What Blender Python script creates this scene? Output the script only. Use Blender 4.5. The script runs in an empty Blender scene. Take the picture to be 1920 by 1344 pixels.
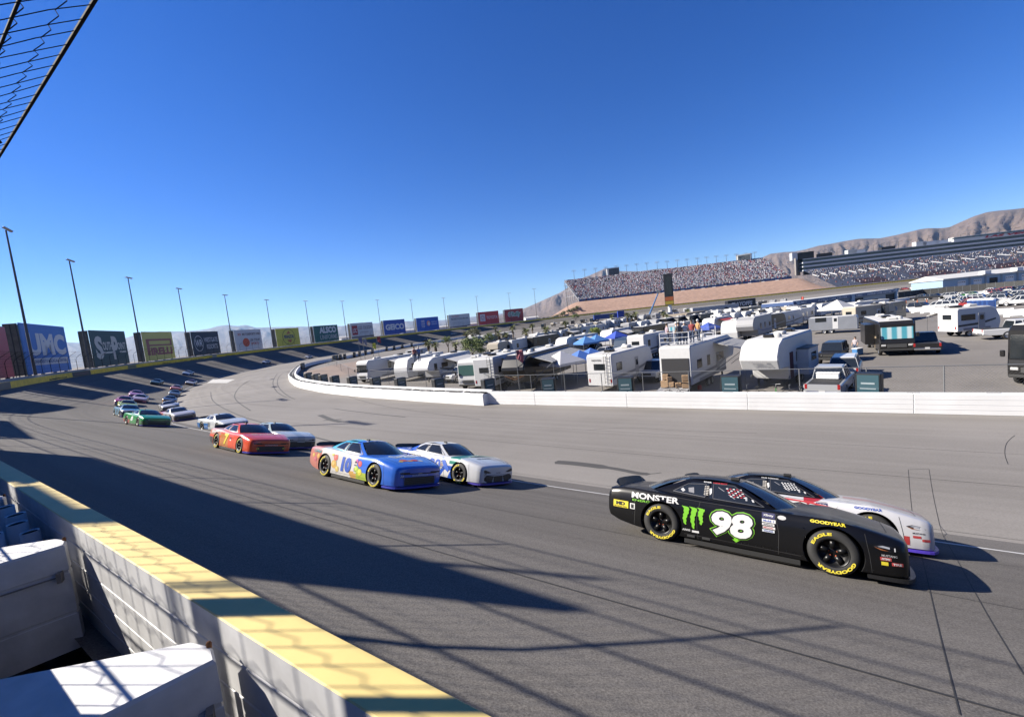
import bpy, bmesh, math, random
import numpy as np
from mathutils import Vector, Matrix
from mathutils.bvhtree import BVHTree
random.seed(7)
SC = bpy.context.scene
COL = SC.collection
R = math.radians
# ------------------------------------------------------------------ camera
CAMH = 7.0
FPX, PITCH, ROLL = 790.0, R(5.05), R(6.0)       # focal length in photo pixels, pitch down, roll
cam_d = bpy.data.cameras.new('camera'); cam = bpy.data.objects.new('camera', cam_d); COL.objects.link(cam)
cam_d.sensor_width = 36.0; cam_d.lens = FPX / 1920 * 36.0; cam_d.clip_start = 0.05; cam_d.clip_end = 120000
_f = Vector((0, math.cos(PITCH), -math.sin(PITCH))); _u = Vector((0, math.sin(PITCH), math.cos(PITCH))); _x = Vector((1, 0, 0))
_rc = _x * math.cos(ROLL) - _u * math.sin(ROLL); _uc = _x * math.sin(ROLL) + _u * math.cos(ROLL)
mw = Matrix((_rc, _uc, -_f)).transposed().to_4x4(); mw.translation = (0, 0, CAMH)
cam.matrix_world = mw
SC.camera = cam
# ------------------------------------------------------------------ light
SUN_EL, SUN_AZ = R(35), R(-83)                   # azimuth clockwise from the view direction (+Y)
SHD = Vector((-math.sin(SUN_AZ) * math.cos(SUN_EL), -math.cos(SUN_AZ) * math.cos(SUN_EL), -math.sin(SUN_EL)))
world = bpy.data.worlds.new('World'); SC.world = world; world.use_nodes = True
wn = world.node_tree.nodes; wl = world.node_tree.links
sky = wn.new('ShaderNodeTexSky'); sky.sky_type = 'NISHITA'; sky.sun_disc = False
sky.sun_elevation = SUN_EL; sky.sun_rotation = SUN_AZ % (2 * math.pi)
sky.altitude = 1200; sky.air_density = 1.0; sky.dust_density = 0.0; sky.ozone_density = 4.5
bgn = wn['Background']; bgn.inputs['Strength'].default_value = 0.053
hs = wn.new('ShaderNodeHueSaturation'); hs.inputs['Saturation'].default_value = 1.31; hs.inputs['Hue'].default_value = 0.519
wl.new(sky.outputs[0], hs.inputs['Color']); wl.new(hs.outputs[0], bgn.inputs['Color'])
sun_d = bpy.data.lights.new('sun', 'SUN'); sun_d.energy = 5.0; sun_d.angle = R(0.53); sun_d.color = (1.0, 0.93, 0.82)
sun = bpy.data.objects.new('sun', sun_d); COL.objects.link(sun)
sun.rotation_euler = SHD.to_track_quat('-Z', 'Y').to_euler()
SC.view_settings.view_transform = 'Standard'; SC.view_settings.look = 'None'
SC.view_settings.exposure = 1.5; SC.view_settings.gamma = 1.0; SC.view_settings.use_curve_mapping = False
HAZE = 2.4e-5
SC.cycles.use_denoising = True
SC.cycles.max_bounces = 6; SC.cycles.transparent_max_bounces = 16; SC.cycles.volume_bounces = 0
# ------------------------------------------------------------------ helpers
MATS = {}
KA = 0.57                                        # all base colours are given for exposure 0.7 and scaled to this exposure
def M(name, col, rough=0.6, metal=0.0, noise=0.0, scale=4.0, bump=0.0, spec=0.5, emit=0.0, coat=0.0):
    if name in MATS: return MATS[name]
    m = bpy.data.materials.new(name); m.use_nodes = True; MATS[name] = m
    nt = m.node_tree; b = nt.nodes['Principled BSDF']
    c = (col[0] * KA, col[1] * KA, col[2] * KA, 1)
    b.inputs['Base Color'].default_value = c
    b.inputs['Roughness'].default_value = rough; b.inputs['Metallic'].default_value = metal
    b.inputs['Specular IOR Level'].default_value = spec
    b.inputs['Coat Weight'].default_value = coat; b.inputs['Coat Roughness'].default_value = 0.08
    if noise or bump:
        tc = nt.nodes.new('ShaderNodeTexCoord'); n = nt.nodes.new('ShaderNodeTexNoise')
        n.inputs['Scale'].default_value = scale; n.inputs['Detail'].default_value = 5
        nt.links.new(tc.outputs['Object'], n.inputs['Vector'])
        if noise:
            mr = nt.nodes.new('ShaderNodeMapRange'); mr.inputs[1].default_value = .3; mr.inputs[2].default_value = .7
            mr.inputs[3].default_value = 1 - noise; mr.inputs[4].default_value = 1 + noise * .6
            nt.links.new(n.outputs['Fac'], mr.inputs[0])
            mx = nt.nodes.new('ShaderNodeMix'); mx.data_type = 'RGBA'; mx.blend_type = 'MULTIPLY'; mx.inputs[0].default_value = 1
            mx.inputs[6].default_value = c; nt.links.new(mr.outputs[0], mx.inputs[7]); nt.links.new(mx.outputs[2], b.inputs['Base Color'])
        if bump:
            bp = nt.nodes.new('ShaderNodeBump'); bp.inputs['Strength'].default_value = bump; bp.inputs['Distance'].default_value = .02
            nt.links.new(n.outputs['Fac'], bp.inputs['Height']); nt.links.new(bp.outputs[0], b.inputs['Normal'])
    return m
class Nodes:
    "small helper for procedural node trees"
    def __init__(s, mat): s.nt = mat.node_tree; s.b = s.nt.nodes['Principled BSDF']
    def add(s, t, **kw):
        n = s.nt.nodes.new(t)
        for k, v in kw.items(): setattr(n, k, v)
        return n
    def val(s, sock, v):
        if isinstance(v, bpy.types.NodeSocket): s.nt.links.new(v, sock)
        else: sock.default_value = v
    def math(s, op, a, b=0.0, c=0.0, clamp=False):
        n = s.add('ShaderNodeMath', operation=op, use_clamp=clamp)
        for i, q in enumerate((a, b, c)): s.val(n.inputs[i], q)
        return n.outputs[0]
    def mix(s, f, a, b, mode='MIX'):
        n = s.add('ShaderNodeMix', data_type='RGBA', blend_type=mode)
        s.val(n.inputs[0], f)
        for i, q in ((6, a), (7, b)): s.val(n.inputs[i], q if isinstance(q, bpy.types.NodeSocket) else (q[0] * KA, q[1] * KA, q[2] * KA, 1))
        return n.outputs[2]
    def noise(s, vec, scale, detail=4, rough=.55):
        n = s.add('ShaderNodeTexNoise'); n.inputs['Scale'].default_value = scale; n.inputs['Detail'].default_value = detail
        n.inputs['Roughness'].default_value = rough
        if vec is not None: s.nt.links.new(vec, n.inputs['Vector'])
        return n.outputs['Fac']
    def ramp(s, v, a, b, lo=0.0, hi=1.0):
        n = s.add('ShaderNodeMapRange'); s.val(n.inputs[0], v)
        for i, q in enumerate((a, b, lo, hi)): n.inputs[i + 1].default_value = q
        return n.outputs[0]
    def mapping(s, vec, sc):
        n = s.add('ShaderNodeMapping'); n.inputs['Scale'].default_value = sc; s.nt.links.new(vec, n.inputs['Vector']); return n.outputs[0]
    def sep(s, vec):
        n = s.add('ShaderNodeSeparateXYZ'); s.nt.links.new(vec, n.inputs[0]); return n.outputs
    def coord(s, which='Object'): return s.add('ShaderNodeTexCoord').outputs[which]
    def color(s, c): s.nt.links.new(c, s.b.inputs['Base Color'])
    def bump(s, h, strength=.3, dist=.02):
        n = s.add('ShaderNodeBump'); n.inputs['Strength'].default_value = strength; n.inputs['Distance'].default_value = dist
        s.nt.links.new(h, n.inputs['Height']); s.nt.links.new(n.outputs[0], s.b.inputs['Normal'])
class MB:
    "mesh collector: boxes, prisms, tubes ... build() links them as one mesh object"
    def __init__(s): s.v = []; s.f = []; s.m = []; s.cur = 0
    def add(s, vs, fs, mi=None):
        o = len(s.v); s.v.extend([tuple(q) for q in vs]); s.f.extend([tuple(i + o for i in f) for f in fs]); s.m.extend([s.cur if mi is None else mi] * len(fs)); return s
    def quad(s, *p): return s.add(p, [tuple(range(len(p)))])
    def box(s, c, d, rz=0.0, mat=None, bev=0.0):
        x, y, z = d[0] / 2, d[1] / 2, d[2] / 2
        if bev:
            b = min(bev, x * .9, y * .9, z * .9); vs = []
            for sz, ins in ((-z, b), (-z + b, 0), (z - b, 0), (z, b)):
                X, Y = x - ins, y - ins
                vs += [(-X + b, -Y, sz), (X - b, -Y, sz), (X, -Y + b, sz), (X, Y - b, sz), (X - b, Y, sz), (-X + b, Y, sz), (-X, Y - b, sz), (-X, -Y + b, sz)]
            fs = [tuple(range(7, -1, -1)), tuple(range(24, 32))]
            for r in range(3):
                for k in range(8): fs.append((r * 8 + k, r * 8 + (k + 1) % 8, r * 8 + 8 + (k + 1) % 8, r * 8 + 8 + k))
        else:
            vs = [(sx * x, sy * y, sz * z) for sz in (-1, 1) for sx, sy in ((-1, -1), (1, -1), (1, 1), (-1, 1))]
            fs = [(3, 2, 1, 0), (4, 5, 6, 7), (0, 1, 5, 4), (1, 2, 6, 5), (2, 3, 7, 6), (3, 0, 4, 7)]
        if rz: cc, ss_ = math.cos(rz), math.sin(rz); vs = [(a * cc - b_ * ss_, a * ss_ + b_ * cc, q) for a, b_, q in vs]
        if mat is not None: vs = [tuple(mat @ Vector(q)) for q in vs]
        return s.add([(q[0] + c[0], q[1] + c[1], q[2] + c[2]) for q in vs], fs)
    def tube(s, pts, r, n=6, cap=True):
        pts = [Vector(p) for p in pts]; rs = r if isinstance(r, (list, tuple)) else [r] * len(pts)
        vs = []; fs = []; up = Vector((0, 0, 1)); a0 = None
        for i, p in enumerate(pts):
            t = (pts[min(i + 1, len(pts) - 1)] - pts[max(i - 1, 0)])
            t = t.normalized() if t.length > 1e-9 else Vector((0, 0, 1))
            if a0 is None: a = t.orthogonal().normalized()
            else:
                a = a0 - t * a0.dot(t); a = a.normalized() if a.length > 1e-6 else t.orthogonal().normalized()
            a0 = a; b = t.cross(a)
            for k in range(n): w = 2 * math.pi * k / n; vs.append(p + (a * math.cos(w) + b * math.sin(w)) * rs[i])
        for i in range(len(pts) - 1):
            for k in range(n): fs.append((i * n + k, i * n + (k + 1) % n, (i + 1) * n + (k + 1) % n, (i + 1) * n + k))
        if cap: fs += [tuple(range(n - 1, -1, -1)), tuple(range((len(pts) - 1) * n, len(pts) * n))]
        return s.add(vs, fs)
    def prism(s, prof, y0, y1, ax='y'):
        "extrude the (x,z) outline between y0 and y1 (ax x: outline is (y,z); ax z: outline is (x,y))"
        n = len(prof)
        def P(q, t): return (q[0], t, q[1]) if ax == 'y' else ((t, q[0], q[1]) if ax == 'x' else (q[0], q[1], t))
        vs = [P(q, y0) for q in prof] + [P(q, y1) for q in prof]
        return s.add(vs, [tuple(range(n)), tuple(range(2 * n - 1, n - 1, -1))] + [(k, k + n, (k + 1) % n + n, (k + 1) % n) for k in range(n)])
    def lathe(s, prof, c=(0, 0, 0), n=16, ax='z', a0=0.0):
        "prof: (radius, height) pairs"
        vs = []; m = len(prof)
        for k in range(n):
            w = a0 + 2 * math.pi * k / n
            for r, h in prof:
                if ax == 'z': q = (r * math.cos(w), r * math.sin(w), h)
                elif ax == 'y': q = (r * math.cos(w), h, r * math.sin(w))
                else: q = (h, r * math.cos(w), r * math.sin(w))
                vs.append((q[0] + c[0], q[1] + c[1], q[2] + c[2]))
        fs = [(k * m + i, ((k + 1) % n) * m + i, ((k + 1) % n) * m + i + 1, k * m + i + 1) for k in range(n) for i in range(m - 1)]
        return s.add(vs, fs)
    def grid(s, rows, close=False):
        n = len(rows[0]); vs = [q for r in rows for q in r]
        return s.add(vs, [(i * n + k, i * n + (k + 1) % n, (i + 1) * n + (k + 1) % n, (i + 1) * n + k) for i in range(len(rows) - 1) for k in range(n if close else n - 1)])
    def mesh(s, name, mats, smooth=False, fixn=True):
        me = bpy.data.meshes.new(name); me.from_pydata(s.v, [], s.f)
        for m in (mats if isinstance(mats, (list, tuple)) else [mats]): me.materials.append(m)
        me.polygons.foreach_set('material_index', s.m)
        if fixn:
            bm = bmesh.new(); bm.from_mesh(me); bmesh.ops.recalc_face_normals(bm, faces=bm.faces); bm.to_mesh(me); bm.free()
        if smooth: me.polygons.foreach_set('use_smooth', [True] * len(me.polygons))
        me.update(); return me
    def build(s, name, mats, parent=None, smooth=False, fixn=True):
        return link(name, s.mesh(name, mats, smooth, fixn), parent)
def link(name, me, parent=None):
    o = bpy.data.objects.new(name, me); COL.objects.link(o)
    if parent is not None: o.parent = parent
    return o
def tag(o, label=None, cat=None, group=None, kind=None):
    if label: o['label'] = label
    if cat: o['category'] = cat
    if group: o['group'] = group
    if kind: o['kind'] = kind
    return o
def thing(name, label, cat, loc=(0, 0, 0), rz=0.0, group=None):
    o = bpy.data.objects.new(name, None); COL.objects.link(o); o.location = loc; o.rotation_euler = (0, 0, rz); o.empty_display_size = .2
    return tag(o, label, cat, group)
def copy_tree(o, parent=None, mats=None):
    c = o.copy(); COL.objects.link(c); c.parent = parent
    for ch in o.children: copy_tree(ch, c)
    return c
def setmat(o, m, slot=0):
    o.material_slots[slot].link = 'OBJECT'; o.material_slots[slot].material = m
ORD = ['first', 'second', 'third', 'fourth', 'fifth', 'sixth', 'seventh', 'eighth', 'ninth', 'tenth', 'eleventh', 'twelfth', 'thirteenth', 'fourteenth', 'fifteenth', 'sixteenth', 'seventeenth', 'eighteenth', 'nineteenth', 'twentieth'] + ['twenty ' + q for q in ('first', 'second', 'third', 'fourth', 'fifth', 'sixth', 'seventh', 'eighth', 'ninth')] + ['thirtieth'] + ['thirty ' + q for q in ('first', 'second', 'third', 'fourth', 'fifth', 'sixth', 'seventh', 'eighth', 'ninth')] + ['fortieth'] + ['forty ' + q for q in ('first', 'second', 'third', 'fourth', 'fifth', 'sixth', 'seventh', 'eighth', 'ninth')] + ['fiftieth'] + ['fifty ' + q for q in ('first', 'second', 'third', 'fourth', 'fifth', 'sixth', 'seventh', 'eighth', 'ninth')]
# ---- lettering: polygons of a string, height 1 (capital), left aligned at 0
_TX = {}
def text2d(body, bold=0.0, shear=0.0, space=1.0):
    key = (body, bold, shear, space)
    if key in _TX: return _TX[key]
    cu = bpy.data.curves.new('t', 'FONT'); cu.body = body; cu.size = 1.0; cu.offset = bold; cu.shear = shear; cu.space_character = space; cu.resolution_u = 3
    cu.align_x = 'LEFT'; cu.space_line = .95
    ob = bpy.data.objects.new('t', cu); COL.objects.link(ob)
    dg = bpy.context.evaluated_depsgraph_get(); dg.update()
    me = ob.evaluated_get(dg).to_mesh()
    vs = np.array([v.co[:2] for v in me.vertices]) if len(me.vertices) else np.zeros((0, 2)); fs = [tuple(p.vertices) for p in me.polygons]
    ob.evaluated_get(dg).to_mesh_clear(); bpy.data.objects.remove(ob); bpy.data.curves.remove(cu)
    if len(vs):
        vs = vs - vs.min(0); wh = vs.max(0)
    else: wh = (1, 1)
    _TX[key] = (vs, fs, wh); return _TX[key]
def put_text(mb, body, x0, y0, w, h, fn, bold=0.0, shear=0.0, space=1.0, mi=None):
    "fit a string in the box (x0,y0,w,h) of a surface; fn(x,y) gives the 3D point"
    vs, fs, wh = text2d(body, bold, shear, space)
    if len(vs) == 0: return
    pts = [fn(x0 + a / wh[0] * w, y0 + b / wh[1] * h) for a, b in vs]
    ok = [p is not None for p in pts]
    mb.add([p if p is not None else (0, 0, 0) for p in pts], [f for f in fs if all(ok[i] for i in f)], mi)
# ------------------------------------------------------------------ picture pixel -> direction, and the lie of the land
def ray(px, py):
    a, b = px - 960.0, py - 672.0
    x = a * math.cos(ROLL) - b * math.sin(ROLL); y = a * math.sin(ROLL) + b * math.cos(ROLL)
    return np.array([x, FPX * math.cos(PITCH) - y * math.sin(PITCH), -y * math.cos(PITCH) - FPX * math.sin(PITCH)]) / FPX
def G(px, py, z=0.0):
    v = ray(px, py); t = (z - CAMH) / v[2]; return Vector((v[0] * t, v[1] * t, z))
def sst(a, b, x): t = min(1.0, max(0.0, (x - a) / (b - a))); return t * t * (3 - 2 * t)
CC = np.array([82.0, 193.0]); RW = 203.0
PSI0, PSI1 = R(-147.04), R(8.0)
DD = np.array([math.sin(R(-57.04)), math.cos(R(-57.04))]); NN = np.array([math.cos(R(-57.04)), -math.sin(R(-57.04))])
def rwall(psi):
    if psi <= PSI0: return 205.5 / math.cos(psi - PSI0)
    if psi < PSI0 + R(17.3):
        w = sst(0, 64, 205.5 * math.tan(psi - PSI0)); return 205.5 / math.cos(psi - PSI0) * (1 - w) + RW * w
    if psi <= PSI1: return RW
    return RW / math.cos(psi - PSI1)
def wp(psi): r = rwall(psi); return np.array([CC[0] + r * math.sin(psi), CC[1] + r * math.cos(psi)])
def psi_of(P): return math.atan2(P[0] - CC[0], P[1] - CC[1])
def psi_fix(a):   # keep angles continuous: range (-200, 160)
    return a - 2 * math.pi if a > R(120) else a
def wall_frame(psi):
    "point on the wall's track face, unit tangent (towards growing psi), unit normal into the infield"
    a, b = wp(psi - 1e-3), wp(psi + 1e-3); t = (b - a) / np.linalg.norm(b - a); n = np.array([t[1], -t[0]])
    return wp(psi), t, n
def lat_of(P):
    psi = psi_fix(psi_of(P)); r = math.hypot(P[0] - CC[0], P[1] - CC[1])
    ob = 1.0
    if psi < PSI0: ob = math.cos(psi - PSI0)
    elif psi > PSI1: ob = math.cos(psi - PSI1)
    return (rwall(psi) - r) * ob
def zflat(P):
    s = P[0] * DD[0] + P[1] * DD[1]
    return -1.2 * sst(60, 140, s)
def prof(P):
    "wall base height, bank slope, bank width"
    s = P[0] * DD[0] + P[1] * DD[1]; psi = psi_fix(psi_of(P))
    t = sst(20, 100, s); fr = sst(R(-35), R(30), psi)
    t0, t1, t2 = sst(0, 50, s), sst(0, 40, s), sst(50, 110, s)
    if psi > R(-60): t = t0 = t1 = t2 = 1.0
    return 4.6 + .3 * t0 + .6 * fr, (.308 - .02 * t1 + .062 * t2) * (1 - fr) + .17 * fr, 13 + 5 * t
def surf(P, l=None):
    "height of the racing surface / apron"
    if l is None: l = lat_of(P)
    zb, sl, w = prof(P); zf = zflat(P)
    if l < w: return zb - sl * max(l, -1.0)
    k = min(1.0, (l - w) / 12.0); zz = zb - sl * w
    return zz + (zf - zz) * k
def hit(px, py, fn=None):
    fn = fn or surf; v = ray(px, py); o = np.array([0, 0, CAMH]); prev = None; t = 2.0
    while t < 700:
        P = o + v * t
        if P[2] < fn(P[:2]):
            a, b = prev, t
            for _ in range(30):
                m = (a + b) / 2; Q = o + v * m
                if Q[2] < fn(Q[:2]): b = m
                else: a = m
            Q = o + v * a; return Vector(Q)
        prev = t; t *= 1.004
    return Vector(o + v * 700)
# ------------------------------------------------------------------ inner wall line (px of its foot or its top, then metres)
def zfl1(P): return zflat(P) + 1.0
def crom(pts, k=6):
    out = []
    for i in range(len(pts) - 1):
        p0, p1, p2, p3 = pts[max(i - 1, 0)], pts[i], pts[i + 1], pts[min(i + 2, len(pts) - 1)]
        for j in range(k):
            t = j / k; out.append(.5 * (2 * p1 + (p2 - p0) * t + (2 * p0 - 5 * p1 + 4 * p2 - p3) * t * t + (3 * p1 - p0 - 3 * p2 + p3) * t ** 3))
    return out + [pts[-1]]
IWS = [np.array(DD) * a + np.array(NN) * 29.2 for a in (-78, -52, -26, 0, 22.0)]          # straight concrete wall
_foot = [(912, 759), (800, 752), (740, 747.5), (690, 744), (655, 740.6), (617.5, 736.5), (592, 732), (563, 725.5), (550, 718), (545.5, 709)]
_top = [(556, 688), (575, 681), (609, 674), (639, 669), (692, 659.5), (767, 646.5), (871, 631)]
IWC = [np.array(hit(*q, fn=zflat)[:2]) for q in _foot] + [np.array(hit(*q, fn=zfl1)[:2]) for q in _top]
IWC = [p for i, p in enumerate(IWC) if i == 0 or np.linalg.norm(p - IWC[i - 1]) > 2]
IWC = crom(IWC, 5)
_iw_psi = np.array([psi_fix(psi_of(p)) for p in IWS + IWC]); _iw_lat = np.array([lat_of(p) for p in IWS + IWC])
_o = np.argsort(_iw_psi); _iw_psi, _iw_lat = _iw_psi[_o], _iw_lat[_o]
def lat_in(psi): return float(np.interp(psi, _iw_psi, _iw_lat))
# ------------------------------------------------------------------ materials of the setting
def mat_track():
    m = M('asphalt_track', (.1, .1, .1), .85); n = Nodes(m); uv = n.coord('UV'); ob = n.coord('Object')
    s = n.sep(uv); streak = n.noise(n.mapping(uv, (.012, 1.1, 1)), 1.0, 5, .6); big = n.noise(n.mapping(uv, (.05, .12, 1)), 1.0, 3)
    grain = n.noise(ob, 55.0, 3, .75); g2 = n.noise(ob, 9.0, 4)
    base = n.mix(n.ramp(streak, .3, .7), (.135, .122, .110), (.215, .197, .18))
    base = n.mix(n.ramp(big, .35, .65, 0, .5), base, (.235, .218, .203))
    groove = n.math('MULTIPLY', n.ramp(s[1], 3.0, 6.0), n.ramp(s[1], 12.5, 10.0))
    base = n.mix(n.math('MULTIPLY', groove, n.ramp(streak, .25, .65, .75, .2)), base, (.08, .072, .066))
    base = n.mix(n.ramp(grain, .34, .68, 0, 1.0), n.mix(.42, base, (.03, .03, .03)), n.mix(.30, base, (.48, .45, .42)))
    base = n.mix(n.ramp(g2, .55, .75, 0, .25), base, (.08, .078, .075))
    n.color(base); n.bump(grain, .3, .010); m.node_tree.nodes['Principled BSDF'].inputs['Specular IOR Level'].default_value = .12; return m
def mat_apron():
    m = M('asphalt_apron', (.2, .2, .2), .85); n = Nodes(m); ob = n.coord('Object'); uv = n.coord('UV')
    streak = n.noise(n.mapping(uv, (.02, .9, 1)), 1.0, 5); big = n.noise(ob, .09, 4); grain = n.noise(ob, 22.0, 3)
    base = n.mix(n.ramp(streak, .3, .7), (.24, .223, .208), (.33, .309, .29))
    base = n.mix(n.ramp(big, .4, .65, 0, .6), base, (.36, .337, .317))
    base = n.mix(n.ramp(grain, .3, .7, 0, .3), base, (.11, .105, .10))
    n.color(base); n.bump(grain, .2, .01); m.node_tree.nodes['Principled BSDF'].inputs['Specular IOR Level'].default_value = .15; return m
def mat_ground():
    m = M('infield_and_desert', (.25, .24, .22), .9); n = Nodes(m); ob = n.coord('Object')
    big = n.noise(ob, .035, 5); mid = n.noise(ob, .4, 5); fine = n.noise(ob, 6.0, 4); s = n.sep(ob)
    lot = n.mix(n.ramp(big, .35, .65), (.225, .208, .193), (.30, .278, .258)); lot = n.mix(n.ramp(mid, .45, .7, 0, .5), lot, (.19, .176, .163))
    lot = n.mix(n.ramp(fine, .4, .8, 0, .4), lot, (.13, .125, .12))
    grav = n.mix(n.ramp(mid, .35, .65), (.26, .20, .17), (.34, .27, .225))
    # gravel lies in the bend of the inner wall (left of the caravans), desert beyond the outer wall
    dx = n.math('ADD', s[0], 45); dy = n.math('ADD', s[1], -105); rr = n.math('SQRT', n.math('ADD', n.math('MULTIPLY', n.math('MULTIPLY', dx, dx), 2.4), n.math('MULTIPLY', dy, n.math('MULTIPLY', dy, .5))))
    gm = n.ramp(n.math('ADD', rr, n.math('MULTIPLY', n.math('SUBTRACT', big, .5), 40)), 34, 24)
    base = n.mix(gm, lot, grav)
    cx = n.math('ADD', s[0], -CC[0]); cy = n.math('ADD', s[1], -CC[1]); rc = n.math('SQRT', n.math('ADD', n.math('MULTIPLY', cx, cx), n.math('MULTIPLY', cy, cy)))
    des = n.mix(n.ramp(mid, .3, .7), (.30, .235, .185), (.22, .19, .155)); des = n.mix(n.ramp(big, .5, .7, 0, .6), des, (.15, .145, .11))
    base = n.mix(n.ramp(rc, 203, 206), base, des)
    n.color(base); n.bump(fine, .2, .03); m.node_tree.nodes['Principled BSDF'].inputs['Specular IOR Level'].default_value = .15; return m
ASPH, APR, GRD = mat_track(), mat_apron(), mat_ground()
WHITE_PAINT = M('white_paint_line', (.78, .77, .74), .6, noise=.15, scale=3)
CRACK = M('tar_joint', (.028, .027, .027), .8)
SKID = M('tyre_rubber_mark', (.07, .067, .065), .85)
# ------------------------------------------------------------------ ground, one sheet to the horizon
def build_ground():
    psis = [R(a) for a in np.arange(-200, 160.1, 2.0)]
    lats = [-24000, -15000, -8000, -4000, -2000, -1000, -500, -260, -140, -95, -70, -40, -20, -10, -4, -.6, 3, 8, 13, 18, 24, 30, 36, 42, 50, 58, 66, 74, 82, 90, 98, 106, 114, 122, 130, 140, 150, 160, 175]
    mb = MB(); rows = []
    for psi in psis[:-1]:
        row = []; rw = min(rwall(psi), 420.0) if R(-195) < psi < PSI1 + R(62) else 420.0
        for l in lats:
            rr = max(rw - l * (1 if l < 0 else rw / 203.0 if rw > 203 else 1.0), 3.0)
            P = (CC[0] + rr * math.sin(psi), CC[1] + rr * math.cos(psi)); lt = lat_of(P) if R(-195) < psi < PSI1 + R(62) else l
            if l < 0:
                zb = prof(P)[0] if l > -100 else 4.6
                z = zb - .05 if l > -12 else zb - 4.5 * sst(12, 120, -l) - 3 * sst(200, 4000, -l)
            else:
                z = zflat(P) - .02
                li = lat_in(psi)
                if lt < li + 1.0: z = min(z - .35, surf(P, lt) - .5)
            row.append((P[0], P[1], z))
        rows.append(row)
    n = len(lats); mb.add([q for r in rows for q in r], [(i * n + k, i * n + k + 1, ((i + 1) % len(rows)) * n + k + 1, ((i + 1) % len(rows)) * n + k) for i in range(len(rows)) for k in range(n - 1)])
    c = len(mb.v); mb.add([(CC[0], CC[1], -.02)], []); mb.f += [(i * n + n - 1, c, ((i + 1) % len(rows)) * n + n - 1) for i in range(len(rows))]; mb.m += [0] * len(rows)
    tag(mb.build('ground', GRD), 'grey infield lot and tan desert ground out to the horizon', kind='structure')
build_ground()
# ------------------------------------------------------------------ racing surface, apron and what is painted on them
PS = [R(-176) + i * R(.6) for i in range(int((71 + 176) / .6) + 1)]
_s = [0.0]
for i in range(1, len(PS)): _s.append(_s[-1] + float(np.linalg.norm(wp(PS[i]) - wp(PS[i - 1]))))
def strip_sheet(name, mat, lf0, lf1, n, lift, label):
    verts = []; uvs = []; nn = n + 1
    for i, psi in enumerate(PS):
        P, t, nv = wall_frame(psi); l0, l1 = lf0(P, psi), lf1(P, psi)
        for k in range(nn):
            l = l0 + (l1 - l0) * k / n; Q = P + nv * l
            verts.append((Q[0], Q[1], surf(Q, l) + lift)); uvs.append((_s[i], l))
    fs = [(i * nn + k, i * nn + k + 1, (i + 1) * nn + k + 1, (i + 1) * nn + k) for i in range(len(PS) - 1) for k in range(n)]
    me = bpy.data.meshes.new(name); me.from_pydata(verts, [], fs); me.materials.append(mat)
    ul = me.uv_layers.new(name='uv'); ix = np.zeros(len(me.loops), int); me.loops.foreach_get('vertex_index', ix)
    ul.data.foreach_set('uv', np.array(uvs)[ix].ravel()); me.polygons.foreach_set('use_smooth', [True] * len(fs)); me.update()
    if me.polygons[0].normal.z < 0: me.flip_normals()
    return tag(link(name, me), label, kind='structure')
strip_sheet('racetrack', ASPH, lambda P, a: -.35, lambda P, a: prof(P)[2], 9, 0.0, 'banked dark asphalt racing surface with tyre streaks')
strip_sheet('apron', APR, lambda P, a: prof(P)[2], lambda P, a: lat_in(a) + .3, 8, 0.0, 'pale flat asphalt apron inside the racing line')
def ribbon(pts, w, lift=.006, mb=None):
    "thin sheet following the surface through plan points"
    mb = mb or MB(); L = []
    for i, p in enumerate(pts):
        p = np.array(p[:2], float); t = np.array(pts[min(i + 1, len(pts) - 1)][:2], float) - np.array(pts[max(i - 1, 0)][:2], float); t /= (np.linalg.norm(t) + 1e-9)
        nv = np.array([t[1], -t[0]]); ww = w[i] if isinstance(w, (list, tuple)) else w
        a, b = p + nv * ww / 2, p - nv * ww / 2
        L.append([(a[0], a[1], surf(a) + lift), (b[0], b[1], surf(b) + lift)])
    mb.grid(L); return mb
def along(l, p0, p1, st=.8): return [(lambda F: F[0] + F[2] * (l(F[0]) if callable(l) else l))(wall_frame(R(a))) for a in np.arange(p0, p1, st)]
tag(ribbon(along(lambda P: prof(P)[2] - .6 - .9 * (1 - sst(30, 60, float(P @ DD))), -176, 30), .12).build('white_line', WHITE_PAINT, fixn=False), 'thin white line along the bottom of the banking', kind='structure')
mj = MB()
for l, w in ((3.45, .035), (6.8, .014), (9.9, .012), (13.2, .012)): ribbon(along(l, -174, -60, .4), w, .004, mj)
for l, w in ((17.5, .02), (21.5, .02), (25.5, .03)): ribbon(along(lambda P, l=l: l, -174, -110, .4), w, .004, mj)
def pxline(pts, w, lift=.005, mb=None, n=6):
    P = [np.array(hit(*q)[:2]) for q in pts]; return ribbon(crom(P, n), w, lift, mb)
pxline([(1703, 880), (1708, 940), (1730, 1050), (1760, 1180), (1800, 1340)], .012, .0045, mj)
pxline([(1742, 880), (1752, 940), (1795, 1050), (1850, 1150), (1920, 1265)], .012, .0045, mj)
pxline([(1705, 880), (1742, 879)], .012, .0045, mj)
pxline([(650, 742), (700, 757), (790, 772), (900, 786)], .05, .0045, mj)
for a in ([(1100, 806), (1180, 802), (1290, 808), (1420, 812)], [(1890, 870), (1884, 850), (1888, 830), (1905, 815), (1920, 812)]): pxline(a, .018, .0045, mj)
tag(mj.build('track_joints', CRACK, fixn=False), 'thin dark tar joints and cracks across the asphalt', kind='structure')
msk = MB()
pxline([(1040, 866), (1080, 869), (1150, 878), (1205, 888), (1240, 886)], [.05] + [.5] * 10 + [.3] * 9 + [.05] * 5, .005, msk)
pxline([(510, 747), (528, 748), (540, 751)], .5, .005, msk)
pxline([(600, 778), (622, 787), (640, 791)], .5, .005, msk); pxline([(606, 788), (640, 786)], .3, .006, msk)
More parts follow.
